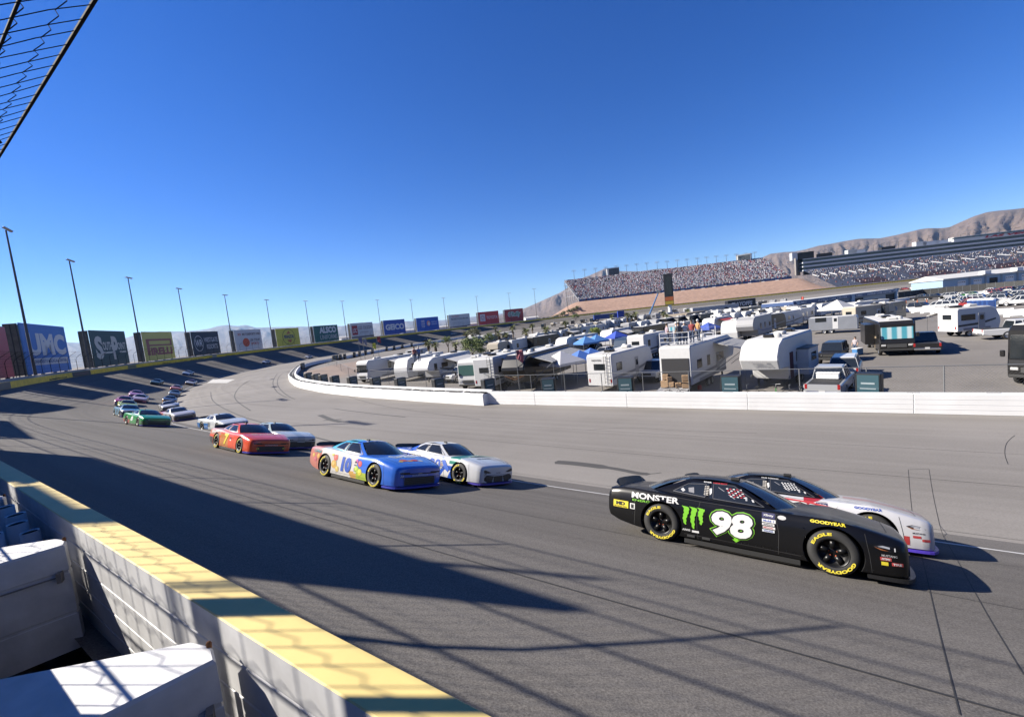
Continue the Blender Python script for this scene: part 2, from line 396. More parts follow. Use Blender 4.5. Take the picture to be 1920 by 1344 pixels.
for a in ([(395, 735), (400, 752), (440, 775), (520, 800), (640, 832), (780, 858)], [(520, 700), (512, 715), (520, 735), (560, 752), (640, 768), (760, 782)], [(560, 690), (530, 700), (520, 718), (545, 745), (640, 765)], [(470, 712), (450, 725), (440, 745), (470, 770)]): pxline(a, .16, .0052, msk)
tag(msk.build('skid_marks', SKID, fixn=False), 'dark curved rubber skid marks on the apron', kind='structure')
pat = MB(); q = [hit(*p) for p in ((388, 718), (399, 711), (441, 711), (425, 718))]; pat.quad(*[(v.x, v.y, surf(v[:2]) + .008) for v in q])
tag(pat.build('concrete_patch', M('pale_concrete', (.55, .54, .52), .8, noise=.1), fixn=False), 'pale concrete patch on the apron edge', kind='structure')
# ------------------------------------------------------------------ mountains
def mat_mount(name, a, b, c):
    m = M(name, a, .95); n = Nodes(m); ob = n.coord('Object'); x1 = n.noise(ob, .0011, 7, .6); x2 = n.noise(ob, .006, 6, .6)
    n.color(n.mix(n.ramp(x2, .45, .7), n.mix(n.ramp(x1, .35, .65), a, b), c)); n.bump(n.noise(ob, .012, 8, .65), 1.0, 60.0); return m
def vnoise(seed):
    rng = np.random.RandomState(seed); tab = rng.rand(256, 256)
    def f(x, y):
        xi, yi = np.floor(x).astype(int), np.floor(y).astype(int); fx, fy = x - xi, y - yi; fx = fx * fx * (3 - 2 * fx); fy = fy * fy * (3 - 2 * fy)
        g = lambda i, j: tab[(xi + i) % 256, (yi + j) % 256]
        return (g(0, 0) * (1 - fx) + g(1, 0) * fx) * (1 - fy) + (g(0, 1) * (1 - fx) + g(1, 1) * fx) * fy
    return f
def ridge(name, px, dn, d0, d1, mat, label, seed, rough=.3, step=.12):
    "a mountain range: crest read from the picture, foot at dn, crest line between d0 and d1"
    az = []; el = []
    for x, y in px: v = ray(x, y); az.append(math.degrees(math.atan2(v[0], v[1]))); el.append(v[2] / math.hypot(v[0], v[1]))
    A = np.arange(az[0], az[-1] + step, step); E_ = np.interp(A, az, el); f = vnoise(seed); g = vnoise(seed + 9)
    rows = []; nt = 60; f2 = lambda x, y: float(f(np.array(x), np.array(y)))
    for i, a in enumerate(A):
        dc = d0 + (d1 - d0) * (a - A[0]) / (A[-1] - A[0]); hc = max(E_[i] * dc, 15.0); row = []
        for k in range(nt + 1):
            t = k / 48.0; d = dn + (dc - dn) * t
            env = t ** 1.25 if t <= 1 else 1 - (t - 1) * 2.0
            X = a * 1.0; Y = t * 3.6; wob = 1.3 * f2(X * .7 + 5, Y * 1.3 + 9)
            gully = sum(abs(2 * f2((X + wob * .5) * q + 31 * q, Y * q * .33 + 7 * q) - 1) / q ** .8 for q in (1, 2, 4, 8, 16)) / 1.95
            bulk = f2(X * .8 + 60, Y * .8) - .5
            e = min(1.0, max(0.0, 1 - t)); side = min(1.0, e * 3.0) * min(1.0, t * 2.5)
            z = hc * max(env, 0) * (1 + side * (rough * (.55 - gully) * 1.15 + .30 * bulk)) + (CAMH - 6 if t < 1.01 else 0)
            row.append((d * math.sin(R(a)), d * math.cos(R(a)), z - 8 * (1 if k == 0 else 0)))
        rows.append(row)
    mb = MB(); mb.grid(rows); o = mb.build(name, mat, smooth=True); return tag(o, label, kind='structure')
ridge('far_mountains', [(-120, 655), (0, 648), (60, 642), (120, 641), (165, 643), (220, 638), (265, 624), (300, 621), (345, 621), (372, 619), (392, 616), (408, 611), (426, 609), (445, 611), (462, 609), (480, 614), (520, 613), (562, 612), (600, 612), (640, 611), (700, 606), (760, 602), (830, 600), (900, 592), (960, 585), (1100, 576)], 9000, 17000, 21000,
      mat_mount('far_rock', (.20, .16, .14), (.27, .22, .18), (.15, .13, .12)), 'pale blue far mountain range along the horizon behind the billboards', 3, .34, .16)
ridge('desert_mountain', [(930, 592), (965, 584), (985, 577), (1010, 566), (1050, 548), (1066, 538), (1085, 523), (1105, 516), (1134, 503), (1165, 508), (1200, 508), (1230, 504), (1262, 502), (1285, 506), (1320, 501), (1365, 493), (1405, 489), (1425, 484), (1445, 475), (1470, 472), (1490, 471), (1510, 467), (1535, 460), (1560, 456), (1585, 451), (1610, 447), (1650, 446), (1680, 440), (1705, 434), (1725, 429), (1740, 427), (1765, 427), (1780, 425), (1800, 416), (1825, 405), (1850, 397), (1872, 394), (1895, 392), (1920, 389), (1980, 384), (2100, 380)], 3400, 9000, 6800,
      mat_mount('desert_rock', (.26, .19, .15), (.205, .15, .12), (.14, .11, .09)), 'brown desert mountain rising behind the grandstands to the right', 5, .36, .12)
# ------------------------------------------------------------------ desert air
hz = MB(); hz.box((0, 200, 700), (60000, 60000, 1430)); ho = hz.build('haze', [])
hm = bpy.data.materials.new('desert_air'); hm.use_nodes = True; hn = hm.node_tree; hn.nodes.remove(hn.nodes['Principled BSDF'])
hv = hn.nodes.new('ShaderNodeVolumePrincipled'); hv.inputs['Color'].default_value = (.36, .62, 1.0, 1); hv.inputs['Density'].default_value = HAZE; hv.inputs['Anisotropy'].default_value = 0.2
hn.links.new(hv.outputs[0], hn.nodes['Material Output'].inputs['Volume']); ho.data.materials.append(hm)
tag(ho, 'thin desert air that fades the far mountains', kind='stuff')
# ------------------------------------------------------------------ outer wall: steel tube barrier, foam blocks, concrete wall
YEL = M('yellow_barrier_paint', (1.15, .78, .02), .55, noise=.25, scale=1.2); YCAP = M('pale_yellow_cap', (.86, .66, .24), .6, noise=.10, scale=2.5)
WHT = M('white_barrier_paint', (.80, .80, .81), .55, noise=.14, scale=5); FOAM = M('white_foam', (.82, .82, .83), .7, noise=.16, scale=6, bump=.25)
CONC = M('wall_concrete', (.48, .48, .48), .85, noise=.15, scale=1.5); RUST = M('rust', (.25, .10, .03), .9, noise=.4, scale=30); DARK = M('black_rubber', (.012, .012, .013), .8)
GAL = M('galvanised_steel', (.30, .31, .32), .5, .5); BLKST = M('dark_steel', (.03, .03, .033), .55, .3); STRAP = M('grey_strap', (.28, .26, .24), .7)
ow = thing('outer_wall', 'long yellow steel barrier curving round the outside of the banking, white behind', 'wall')
WPS = [R(-172) + i * R(.5) for i in range(int((70 + 172) / .5) + 1)]
def sweep(name, sec, mats, mi, parent, psis=WPS, closed=True):
    "sweep a (lat, height above wall base) outline along the wall"
    mb = MB(); n = len(sec); rows = []
    for a in psis:
        P, t, nv = wall_frame(a); zb = prof(P)[0]
        rows.append([(P[0] + nv[0] * l, P[1] + nv[1] * l, zb + h) for l, h in sec])
    mb.add([q for r in rows for q in r], [])
    for i in range(len(rows) - 1):
        for k in range(n if closed else n - 1):
            mb.f.append((i * n + k, i * n + (k + 1) % n, (i + 1) * n + (k + 1) % n, (i + 1) * n + k)); mb.m.append(mi[k % len(mi)])
    return mb.build(name, mats, parent)
for k in range(5):
    z0 = .01 + k * .203; z1 = z0 + (.199 if k < 4 else .197); b = .006
    sec = [(0, z0 + b), (0, z1 - b), (-b, z1), (-.2 + b, z1), (-.2, z1 - b), (-.2, z0 + b), (-.2 + b, z0), (-b, z0)]
    sweep('steel_tube', sec, [YEL, WHT, YCAP], [0, 2 if k == 4 else 0, 2 if k == 4 else 1, 2 if k == 4 else 1, 1, 1, 1, 0], ow)
cw = thing('concrete_wall', 'grey concrete wall behind the yellow barrier carrying the catch fence', 'wall')
sweep('wall_body', [(-1.02, -.3), (-1.02, 1.40), (-1.35, 1.40), (-1.35, -.3)], [CONC], [0], cw)
def wpt(a_along, lat, z):      # near the camera: metres along the wall from the camera's foot, metres inside the track face
    P = DD * a_along + NN * (1.0 + lat); return Vector((P[0], P[1], z))
for k in range(-1, 4):
    a0 = 2.46 + 2.78 * k; mb = MB(); zt = 5.53
    lo, hi = 4.62, zt
    prof4 = [(-.215, a0 + .03), (-.25, a0 - .09), (-.99, a0 + .12), (-.99, a0 + 1.02), (-.25, a0 + .17)]
    def ring(z, ins): c = (sum(p[0] for p in prof4) / 5, sum(p[1] for p in prof4) / 5); return [wpt(p[1] + (c[1] - p[1]) * ins, p[0] + (c[0] - p[0]) * ins, z) for p in prof4]
    zs_ = [(lo, 0), (lo + .30, 0), (lo + .305, .02), (lo + .325, .02), (lo + .33, 0), (lo + .66, 0), (lo + .665, .02), (lo + .685, .02), (lo + .69, 0), (hi - .02, 0), (hi, .03)]
    rows = [ring(z, i) for z, i in zs_]; mb.grid(rows, close=True); n5 = len(mb.v) - 5; mb.f.append(tuple(range(n5, n5 + 5))); mb.m.append(0)
    o = mb.build('foam_block', FOAM, ow)
    # wear on the block: strap, clip, corner rust
    s = MB(); a = wpt(a0 - .095, -.30, 5.28); b_ = wpt(a0 + .10, -.97, 5.28); s.tube([a, b_], .008, 4); s.box(wpt(a0 - .10, -.31, 5.28), (.03, .07, .08), R(33)); s.build('strap', STRAP, o)
    r = MB(); r.lathe([(0.001, -.03), (.011, -.02), (.014, .004), (.008, .016), (.001, .018)], wpt(a0 + .04, -.225, 5.54), 7); r.lathe([(0.001, -.02), (.018, -.02), (.018, .02), (.001, .025)], wpt(a0 + .19, -.24, 5.2), 8); r.lathe([(0.001, -.02), (.018, -.02), (.018, .02), (.001, .025)], wpt(a0 + .19, -.24, 4.95), 8)
    r.build('rust_clip', RUST, o, smooth=True)
    g = MB(); g.box(wpt(a0 + .2, -.24, 5.0), (.012, .03, .72), R(33)); g.build('rubber_seal', DARK, o)
tb = thing('plastic_pipe_bundle', 'cut white plastic pipes standing between the foam blocks and yellow barrier', 'pipes')
for k, (a, l, h, r) in enumerate([(5.35, -.30, .30, .055), (5.55, -.32, .36, .06), (5.78, -.31, .55, .065), (5.98, -.36, .60, .07), (6.2, -.30, .66, .07), (6.45, -.34, .72, .075), (6.72, -.31, .75, .075), (7.0, -.35, .8, .08), (6.35, -.52, .7, .08), (6.7, -.55, .74, .08)]):
    mb = MB(); c = wpt(a, l, 4.75); mb.lathe([(r * .8, h + .05), (r, h + .06), (r, 0), (r * .8, 0)], c, 12); mb.build('pipe', M('white_plastic', (.72, .72, .72), .4), tb, smooth=True)
def barrier_sign(px0, px1, txt, col, tcol, label):
    def at(px, r):
        v = ray(px, 690); h = np.array(v[:2]) / np.hypot(v[0], v[1]); b = h @ CC; t = b + math.sqrt(max(b * b - (CC @ CC - r * r), 0)); return psi_fix(psi_of(h * t))
    p0, p1 = at(px0, RW), at(px1, RW); t = thing('barrier_sign', label, 'sign'); N_ = 10; mb = MB(); rows = []
    def fn(u, v, off=.03):
        a = p0 + (p1 - p0) * u; P, tt, nv = wall_frame(a); zb = prof(P)[0]; return (P[0] + nv[0] * off, P[1] + nv[1] * off, zb + .03 + v * .96)
    mb.grid([[fn(i / N_, 0), fn(i / N_, 1), fn(i / N_, 1, .006), fn(i / N_, 0, .006)] for i in range(N_ + 1)], close=True); mb.build('panel', M('sign_' + '%.2f' % sum(col), col, .5), t)
    if txt: mb = MB(); put_text(mb, txt, .12, .28, .76, .42, lambda u, v: fn(u, v, .045), .02); mb.build('lettering', M('sign_text_' + '%.2f' % sum(tcol), tcol, .5), t)
barrier_sign(133, 168, "TERRIBLE'S", (.02, .015, .02), (.25, .08, .08), 'black advertising panel with dull red lettering on the yellow barrier')
barrier_sign(-4, 15, '', (.10, .09, .08), (0, 0, 0), 'dark panel on the yellow barrier at the left edge')
barrier_sign(240, 256, 'NASCAR', (.30, .27, .10), (.05, .05, .05), 'small olive panel with dark lettering on the yellow barrier')
barrier_sign(402, 410, '', (.35, .33, .25), (0, 0, 0), 'small pale panel on the yellow barrier below the blue mountains')
# black scuffs on the barrier face
sc_ = MB()
for px0, px1, z0, z1 in [(88, 122, .12, .42), (306, 322, .1, .4), (330, 352, .1, .3), (360, 385, .05, .35), (392, 402, .1, .4), (425, 445, .05, .3), (520, 552, .05, .35)]:
    for i in range(7):
        u0 = px0 + (px1 - px0) * i / 7; P = []
        for px, h in ((u0, z0 + random.random() * .1), (u0 + (px1 - px0) / 7, z0 + random.random() * .1), (u0 + (px1 - px0) / 7, z1 - random.random() * .15), (u0, z1 - random.random() * .15)):
            v = ray(px, 690); hh = np.array(v[:2]) / np.hypot(v[0], v[1]); b = hh @ CC; t = b + math.sqrt(b * b - (CC @ CC - RW * RW)); F = wall_frame(psi_fix(psi_of(hh * t))); Q = F[0] + F[2] * .012; P.append((Q[0], Q[1], prof(F[0])[0] + h))
        sc_.quad(*P)
sc_.build('tyre_scuff', M('tyre_scuff', (.08, .06, .03), .8), ow, fixn=False)
# ------------------------------------------------------------------ catch fence
PROF = [(-1.20, 1.40), (-1.20, 2.6), (-1.20, 3.75), (-1.05, 4.15), (-.55, 4.62), (.02, 5.05), (.37, 5.30)]   # (lat, height over wall base)
def fence_pt(psi, l, h): P, t, nv = wall_frame(psi); return Vector((P[0] + nv[0] * l, P[1] + nv[1] * l, prof(P)[0] + h))
def psi_along(a):  # metres along the wall left of the camera foot
    return PSI0 + math.atan2(a - 36.2, 205.5) if a < 36.2 else PSI0 + (a - 36.2) / 204.0
FEN = M('fence_black', (.02, .02, .021), .85, spec=.08)
cf = thing('catch_fence', 'tall wire catch fence leaning in over the track on top of the outer wall', 'fence')
aa = [-24 + 4.6 * i for i in range(0, 112)]
_pm = None
for a in aa:
    if -1.6 < a < 1.2: continue
    psi = psi_along(a)
    pts = [fence_pt(psi, l - .06, h) for l, h in PROF]; mb = MB(); mb.tube(pts, [.042, .04, .04, .036, .032, .03, .026], 6); mb.build('post', FEN, cf)
mb = MB(); q_ = wpt(5.2, -1.35, 0); mb.box((q_.x, q_.y, 6.7), (.11, .11, 3.5), R(33)); mb.build('shadow_post', FEN, cf)  # unseen upright added for the dark band it casts across the cap
FPS = [psi_along(a) for a in np.arange(1.2, 500, 2.3)]; FPR = [psi_along(a) for a in np.arange(-24, -1.6, 2.0)]
for i, (l, h, r) in enumerate([(-1.2, 1.9, .010), (-1.2, 2.4, .010), (-1.2, 3.2, .018), (-1.2, 3.7, .02), (-.85, 4.35, .02), (-.5, 4.65, .016), (-.10, 4.97, .012), (.37, 5.30, .017)]):
    for seg in (FPS, FPR): mb = MB(); mb.tube([fence_pt(p, l, h) for p in seg], r, 4, cap=False); mb.build('cable', FEN, cf)
# woven wire near the camera, then coarser farther off
def prof_at(d):
    acc = 0
    for (a, b) in zip(PROF[:-1], PROF[1:]):
        L = math.hypot(b[0] - a[0], b[1] - a[1])
        if d <= acc + L: t = (d - acc) / L; return a[0] + (b[0] - a[0]) * t, a[1] + (b[1] - a[1]) * t
        acc += L
    return PROF[-1]
TOT = sum(math.hypot(b[0] - a[0], b[1] - a[1]) for a, b in zip(PROF[:-1], PROF[1:]))
def wire_mesh(a0, a1, da, dl, r, zig):
    mb = MB(); ks = np.arange(a0, a1, da); nl = int(TOT / dl)
    for a in ks:
        psi = psi_along(a); mb.tube([fence_pt(psi, *prof_at(TOT * i / 14)) + Vector((0, 0, random.uniform(-.008, .008))) for i in range(15)], r, 3, cap=False)
    for j in range(nl):
        pts = []
        for i, a in enumerate(np.arange(a0, a1, da / 2)):
            d = dl * (j + .5) + (zig if i % 2 else -zig) * (1 + .3 * random.random()); pts.append(fence_pt(psi_along(a), *prof_at(min(max(d, 0), TOT))))
        mb.tube(pts, r, 3, cap=False)
    o = mb.build('wire_mesh', FEN, cf, fixn=False); o['kind'] = 'stuff'
wire_mesh(1.25, 14.0, .24, .30, .0040, .025); wire_mesh(-9.0, -1.6, .19, .27, .004, .03)
wire_mesh(14.0, 120.0, .6, .30, .006, .05)
# ------------------------------------------------------------------ light poles round the turn
LAMP = M('floodlight_glass', (.55, .57, .6), .25, .2); PB = M('pole_grey', (.10, .105, .11), .6, .2)
def circ(px, py, r):
    v = ray(px, py); h = np.array(v[:2]) / math.hypot(v[0], v[1]); b = h @ CC; t = b + math.sqrt(max(b * b - (CC @ CC - r * r), 0))
    return np.array(h) * t, CAMH + v[2] / math.hypot(v[0], v[1]) * t
def light_pole(P, z0, z1, psi, label, group, w=3.8, rr=.25, rows=1):
    t = thing('light_pole', label, 'light pole', (P[0], P[1], z0), -psi, group); H = z1 - z0
    mb = MB(); mb.tube([(0, 0, -.5), (0, 0, H * .5), (0, 0, H)], [rr, rr * .75, rr * .5], 8); mb.build('pole', PB, t)
    for q in range(rows):
        zz = H + .1 - q * 1.1
        mb = MB(); mb.box((0, -.1, zz), (w, .12, .12)); o = mb.build('cross_arm', PB, t); n = 6
        for i in range(n):
            x = -w / 2 + w * (i + .5) / n
            if abs(x) < .2: continue
            l = MB(); l.lathe([(.04, .15), (.13, .1), (.26, -.16), (.24, -.17), (.02, -.12)], (0, 0, 0), 8); me = l.mesh('floodlight', LAMP, True)
            f = link('floodlight', me, t); f.location = (x, -.25, zz + .12); f.rotation_euler = (R(-38), 0, 0)
PT = [(8, 432), (127, 490), (237, 522), (331, 542), (418, 554), (496, 563), (569, 565), (638, 565), (704, 563), (767, 562), (828, 559), (890, 556), (950.6, 550), (998, 540.5), (1057, 525)]
for i, (x, y) in enumerate(PT):
    P, z = circ(x + 3, y, RW + 2.6); psi = psi_of(P)
    light_pole(P, prof(P)[0], min(z, 34), psi, 'tall floodlight pole, %s from the left along the curved wall' % ORD[i], 'floodlight poles round the turn', 3.6 if i < 12 else 4.4)
# ------------------------------------------------------------------ billboards on the outside of the turn
FRM = M('billboard_frame', (.05, .05, .052), .7); BACK = M('billboard_back', (.16, .15, .13), .8, noise=.3, scale=.8)
def bb_text(mbs, key, fn, txt, x, y, w, h, bold=.02, shear=0): put_text(mbs.setdefault(key, MB()), txt, x, y, w, h, fn, bold, shear)
def billboard(P0, P1, z0, z1, col, label, deco, near=False):
    d = P1 - P0; W = float(np.linalg.norm(d)); H = z1 - z0; rz = math.atan2(d[1], d[0])
    t = thing('billboard', label, 'billboard', (P0[0], P0[1], z0), rz, 'billboards round the turn')   # local x runs along the face, -y faces the track
    m = MB(); m.box((W / 2, .1, H / 2), (W, .2, H)); m.build('face', M('face_%.3f_%.3f_%.3f' % col, [min(.85, q * 2.1) for q in col], .55, noise=.06, scale=.3), t)
    m = MB()   # second panel standing open behind, with its lattice
    if near:
        m2 = MB(); m2.box((-8.6, .3, 6.70), (8.4, .2, 1.35)); m2.build('shadow_panel', BACK, t)  # unseen panel on posts, added to throw shade onto the near track
        for xx in (-12.6, -8.6, -4.6): m2 = MB(); m2.tube([(xx, .45, -2), (xx, .45, 7.3)], .04, 6); m2.build('shadow_panel_post', FRM, t)
        m2 = MB(); m2.tube([(2.7, .2, H - .5), (2.7, .2, H + 1.6)], .07, 6); m2.build('mast', FRM, t)
        for xa, xb, zt in ((-2.5, -.35, 12.2), (-2.6, -2.2, 12.6)): m = MB(); m.box(((xa + xb) / 2, .3, (zt - z0) / 2), (xb - xa, .2, zt - z0)); m.build('side_panel', BACK, t)
    else:
        m.box((-.3, 1.15, H / 2 - .05), (.12, 1.9, H - .1)); m.build('side_panel', BACK, t)
        for k in range(3): m = MB(); m.tube([(-.42, .3 + k * .85, -1.6), (-.42, .3 + k * .85, H - .3)], .09, 5); m.build('side_strut', FRM, t)
    for x in (W * .08, W * .36, W * .64, W * .92): m = MB(); m.box((x, .55, H / 2 - 1.0), (.3, .5, H + 1.6)); m.build('upright', FRM, t)
    m = MB(); m.box((W / 2, .35, H * .3), (W * .98, .12, .15)); m.box((W / 2, .35, H * .7), (W * .98, .12, .15)); m.build('rail', FRM, t)
    fn = lambda u, v, o=.03: (u * W, -o, v * H); mbs = {}
    deco(mbs, fn)
    for i, (c, mb) in enumerate(mbs.items()): mb.build('lettering', M('bbt_%.2f_%.2f_%.2f' % c[:3], [min(.95, q * 1.5) for q in c[:3]], .55), t, fixn=False)
    return t
W_ = (.62, .62, .62)
def rect(mbs, key, fn, x, y, w, h, o=.02): mbs.setdefault(key, MB()).quad(*[fn(a, b, o) for a, b in ((x, y), (x + w, y), (x + w, y + h), (x, y + h))])
def disc(mbs, key, fn, x, y, rx, ry, o=.022, n=28, hole=0):
    mb = mbs.setdefault(key, MB()); A = [(x + rx * math.cos(2 * math.pi * k / n), y + ry * math.sin(2 * math.pi * k / n)) for k in range(n)]
    if not hole: mb.quad(*[fn(a, b, o) for a, b in A])
    else:
        mb.grid([[fn(a, b, o), fn(x + (a - x) * hole, y + (b - y) * hole, o)] for a, b in A + A[:1]])
def dUMC(m, f):
    bb_text(m, W_, f, 'UMC', .08, .36, .86, .46, .05); rect(m, (.60, .60, .61), f, .1, .17, .84, .14); bb_text(m, (.05, .12, .30), lambda u, v: f(u, v, .045), 'UNIVERSITY MEDICAL CENTER', .14, .205, .76, .075, .02)
def dSP(m, f):
    c = (.55, .53, .47); bb_text(m, c, f, 'S', .08, .2, .2, .64, .05); bb_text(m, c, f, 'OUTH', .28, .44, .26, .24, .03); bb_text(m, c, f, 'P', .54, .16, .17, .68, .05); bb_text(m, c, f, 'OINT', .70, .44, .25, .22, .03); rect(m, c, f, .28, .35, .27, .05); rect(m, c, f, .74, .35, .2, .05)
def dPI(m, f):
    c = (.33, .11, .10); rect(m, c, f, .08, .18, .09, .56); rect(m, c, f, .08, .68, .86, .07); rect(m, c, f, .17, .50, .77, .055); rect(m, c, f, .88, .50, .06, .25); bb_text(m, c, f, 'IRELLI', .19, .18, .73, .27, .06)
def dWR(m, f):
    disc(m, W_, f, .22, .5, .155, .33, .022, 30, .93); bb_text(m, W_, f, 'WR', .10, .36, .24, .3, .01); bb_text(m, W_, f, 'WESTGATE', .42, .54, .52, .2, .005); bb_text(m, W_, f, 'RESORTS', .49, .24, .42, .2, .005)
def dMW(m, f):
    bb_text(m, (.10, .06, .07), f, 'MOTORSPORTS WIRE', .27, .72, .68, .12, .03); bb_text(m, (.5, .07, .05), f, 'XX', .1, .72, .13, .12, .03); disc(m, (.55, .08, .03), f, .38, .38, .125, .21); bb_text(m, (.08, .05, .06), f, 'USA TODAY', .53, .42, .4, .13, .03); bb_text(m, (.5, .1, .06), f, 'SPORTS', .55, .24, .3, .12, .03)
def dPZ(m, f):
    disc(m, (.03, .03, .04), f, .52, .5, .275, .46, .02, 36, .94); bb_text(m, (.04, .05, .12), f, 'PENNZOIL', .3, .42, .45, .2, .05, .25); m.setdefault((.42, .13, .06), MB()).quad(f(.42, .66, .022), f(.62, .69, .022), f(.53, .86, .022)); m[(.42, .13, .06)].quad(f(.42, .32, .022), f(.58, .14, .022), f(.64, .35, .022))
def dAL(m, f): bb_text(m, W_, f, 'ALSCO', .22, .52, .7, .40, .05); bb_text(m, (.45, .47, .46), f, 'UNIFORMS', .22, .14, .72, .28, .01)
def dLO(m, f):
    rect(m, (.33, .03, .04), f, .05, .22, .24, .62); bb_text(m, W_, lambda u, v: f(u, v, .045), 'LOC', .09, .36, .16, .3, .02); bb_text(m, (.12, .08, .09), f, 'LES OLSON', .33, .56, .62, .22, .01); bb_text(m, (.25, .2, .2), f, 'COMPANY', .38, .32, .4, .11, .0); rect(m, (.10, .11, .12), f, 0, 0, 1, .12)
def dGE(m, f): bb_text(m, (.66, .66, .68), f, 'GEICO', .08, .3, .87, .42, .05)
def dBL(m, f):
    for i, s in enumerate(('SEE', 'OUR', 'TOP')): bb_text(m, W_, f, s, .2, .66 - .2 * i, .16, .15, .02)
    disc(m, (.60, .25, .20), f, .53, .55, .08, .2); disc(m, W_, f, .545, .52, .045, .12, .03); bb_text(m, (.45, .5, .65), f, 'FOUNTAIN', .66, .58, .26, .1); bb_text(m, (.45, .5, .65), f, 'GRAND', .66, .42, .26, .1)
def dRJ(m, f): bb_text(m, (.45, .09, .08), f, 'LAS VEGAS', .14, .8, .34, .1, .02); bb_text(m, (.06, .07, .12), f, 'REVIEW-JOURNAL', .1, .54, .84, .19, .02); bb_text(m, (.25, .33, .36), f, 'reviewjournal.com', .14, .32, .5, .13, .0); rect(m, (.13, .11, .13), f, 0, 0, 1, .1)
def dTO(m, f): rect(m, (.58, .55, .56), f, .1, .26, .24, .56); disc(m, (.40, .12, .14), lambda u, v, o: f(u, v, .035), .22, .54, .085, .17, .035, 24, .8); disc(m, (.40, .12, .14), lambda u, v, o: f(u, v, .036), .22, .57, .04, .14, .036, 20, .75); bb_text(m, W_, f, 'TOYOTA', .4, .4, .53, .24, .01)
def dOR(m, f): bb_text(m, (.60, .62, .60), f, "O'Reilly", .17, .30, .7, .52, .12, .15); bb_text(m, (.03, .22, .13), lambda u, v: f(u, v, .05), "O'Reilly", .19, .33, .66, .46, .02, .15)
BB = [((-62), 14, 625, 640, (.30, .05, .06), lambda m, f: None, 'dull red billboard cut off by the left edge of the picture'),
      (35, 119, 606, 612, (.03, .12, .36), dUMC, 'blue billboard with big pale letters and a pale strip below'),
      (166, 233, 618, 622, (.015, .045, .05), dSP, 'dark green billboard with cream script lettering'),
      (265, 321, 622, 622, (.42, .37, .10), dPI, 'olive yellow billboard with dull red lettering'),
      (357, 408, 621, 622, (.012, .025, .04), dWR, 'near black billboard with white lettering and a round monogram'),
      (438, 488, 619, 617, (.52, .54, .60), dMW, 'pale lilac billboard with a red dot and dark lettering'),
      (516, 559, 617, 614, (.42, .37, .05), dPZ, 'yellow billboard with a black ring and red arrowhead emblem'),
      (587, 632, 612, 608, (.01, .085, .075), dAL, 'deep green billboard with white two line lettering'),
      (656, 698, 606, 604, (.50, .50, .53), dLO, 'white billboard with a dark red square at its left'),
      (718, 758, 601, 598, (.015, .055, .27), dGE, 'royal blue billboard with bold white block letters'),
      (780, 821, 597, 593, (.012, .07, .33), dBL, 'blue billboard with stacked small words and an orange dot'),
      (841, 880, 591, 587, (.42, .43, .46), dRJ, 'grey white billboard with dark newspaper lettering'),
      (895, 934, 585.6, 582.5, (.38, .035, .04), dTO, 'bright red billboard with a white square emblem and white letters'),
      (945, 980, 580.6, 578, (.26, .03, .035), dOR, 'dark red billboard with green and white lettering, farthest right')]
BBL = []
for x0, x1, y0, y1, col, deco, lab in BB:
    P0, za = circ(x0, y0, RW + 4.6); P1, zb_ = circ(x1, y1, RW + 4.6)
    if x0 < 0:
        # the one cut by the frame: same length and height as its neighbour
        P1, zb_ = circ(x1, y1, RW + 4.6); pp = psi_of(P1) - R(4.6); P0 = CC + np.array([math.sin(pp), math.cos(pp)]) * (RW + 4.6); za = zb_
    zt = (za + zb_) / 2 if x0 >= 0 else 15.4
    w = psi_of(P0), psi_of(P1); BBL.append((math.degrees(w[0]), math.degrees(w[1]), zt, float(np.linalg.norm(P1 - P0))))
    billboard(P0, P1, prof(P0)[0] + 1.5, zt, col, lab, deco)
# more of the same row stand outside the left edge of the picture and beside the camera: their shadows cross the near track
for a1, a0, lab in ((34.5, 16.4, 'plain grey billboard outside the picture, nearest of its row to the camera'), (-13.4, -31, 'plain billboard outside the picture behind the camera')):
    b0, b1 = wpt(a0, -3.9, 0), wpt(a1, -3.9, 0)
    billboard(np.array(b0[:2]), np.array(b1[:2]), 6.6, 14.9, (.3, .3, .32), lab, lambda m, f: None, a0 > 0)
for q0, lab in ((-145.0, 'plain grey billboard outside the picture, second of its row from the camera'), (-137.0, 'plain grey billboard outside the picture, third of its row from the camera')):
    F0_, F1_ = wall_frame(R(q0)), wall_frame(R(q0 + 4.7)); billboard(F0_[0] - F0_[2] * 4.3, F1_[0] - F1_[2] * 4.3, 6.5, 15.4, (.3, .3, .32), lab, lambda m, f: None)
for i, q0 in enumerate((-138.5, -130.6)):
    F0_ = wall_frame(R(q0)); light_pole(F0_[0] - F0_[2] * 2.6, 4.6, 31, R(q0), 'floodlight pole outside the picture, %s from the camera' % ORD[i], 'floodlight poles round the turn')
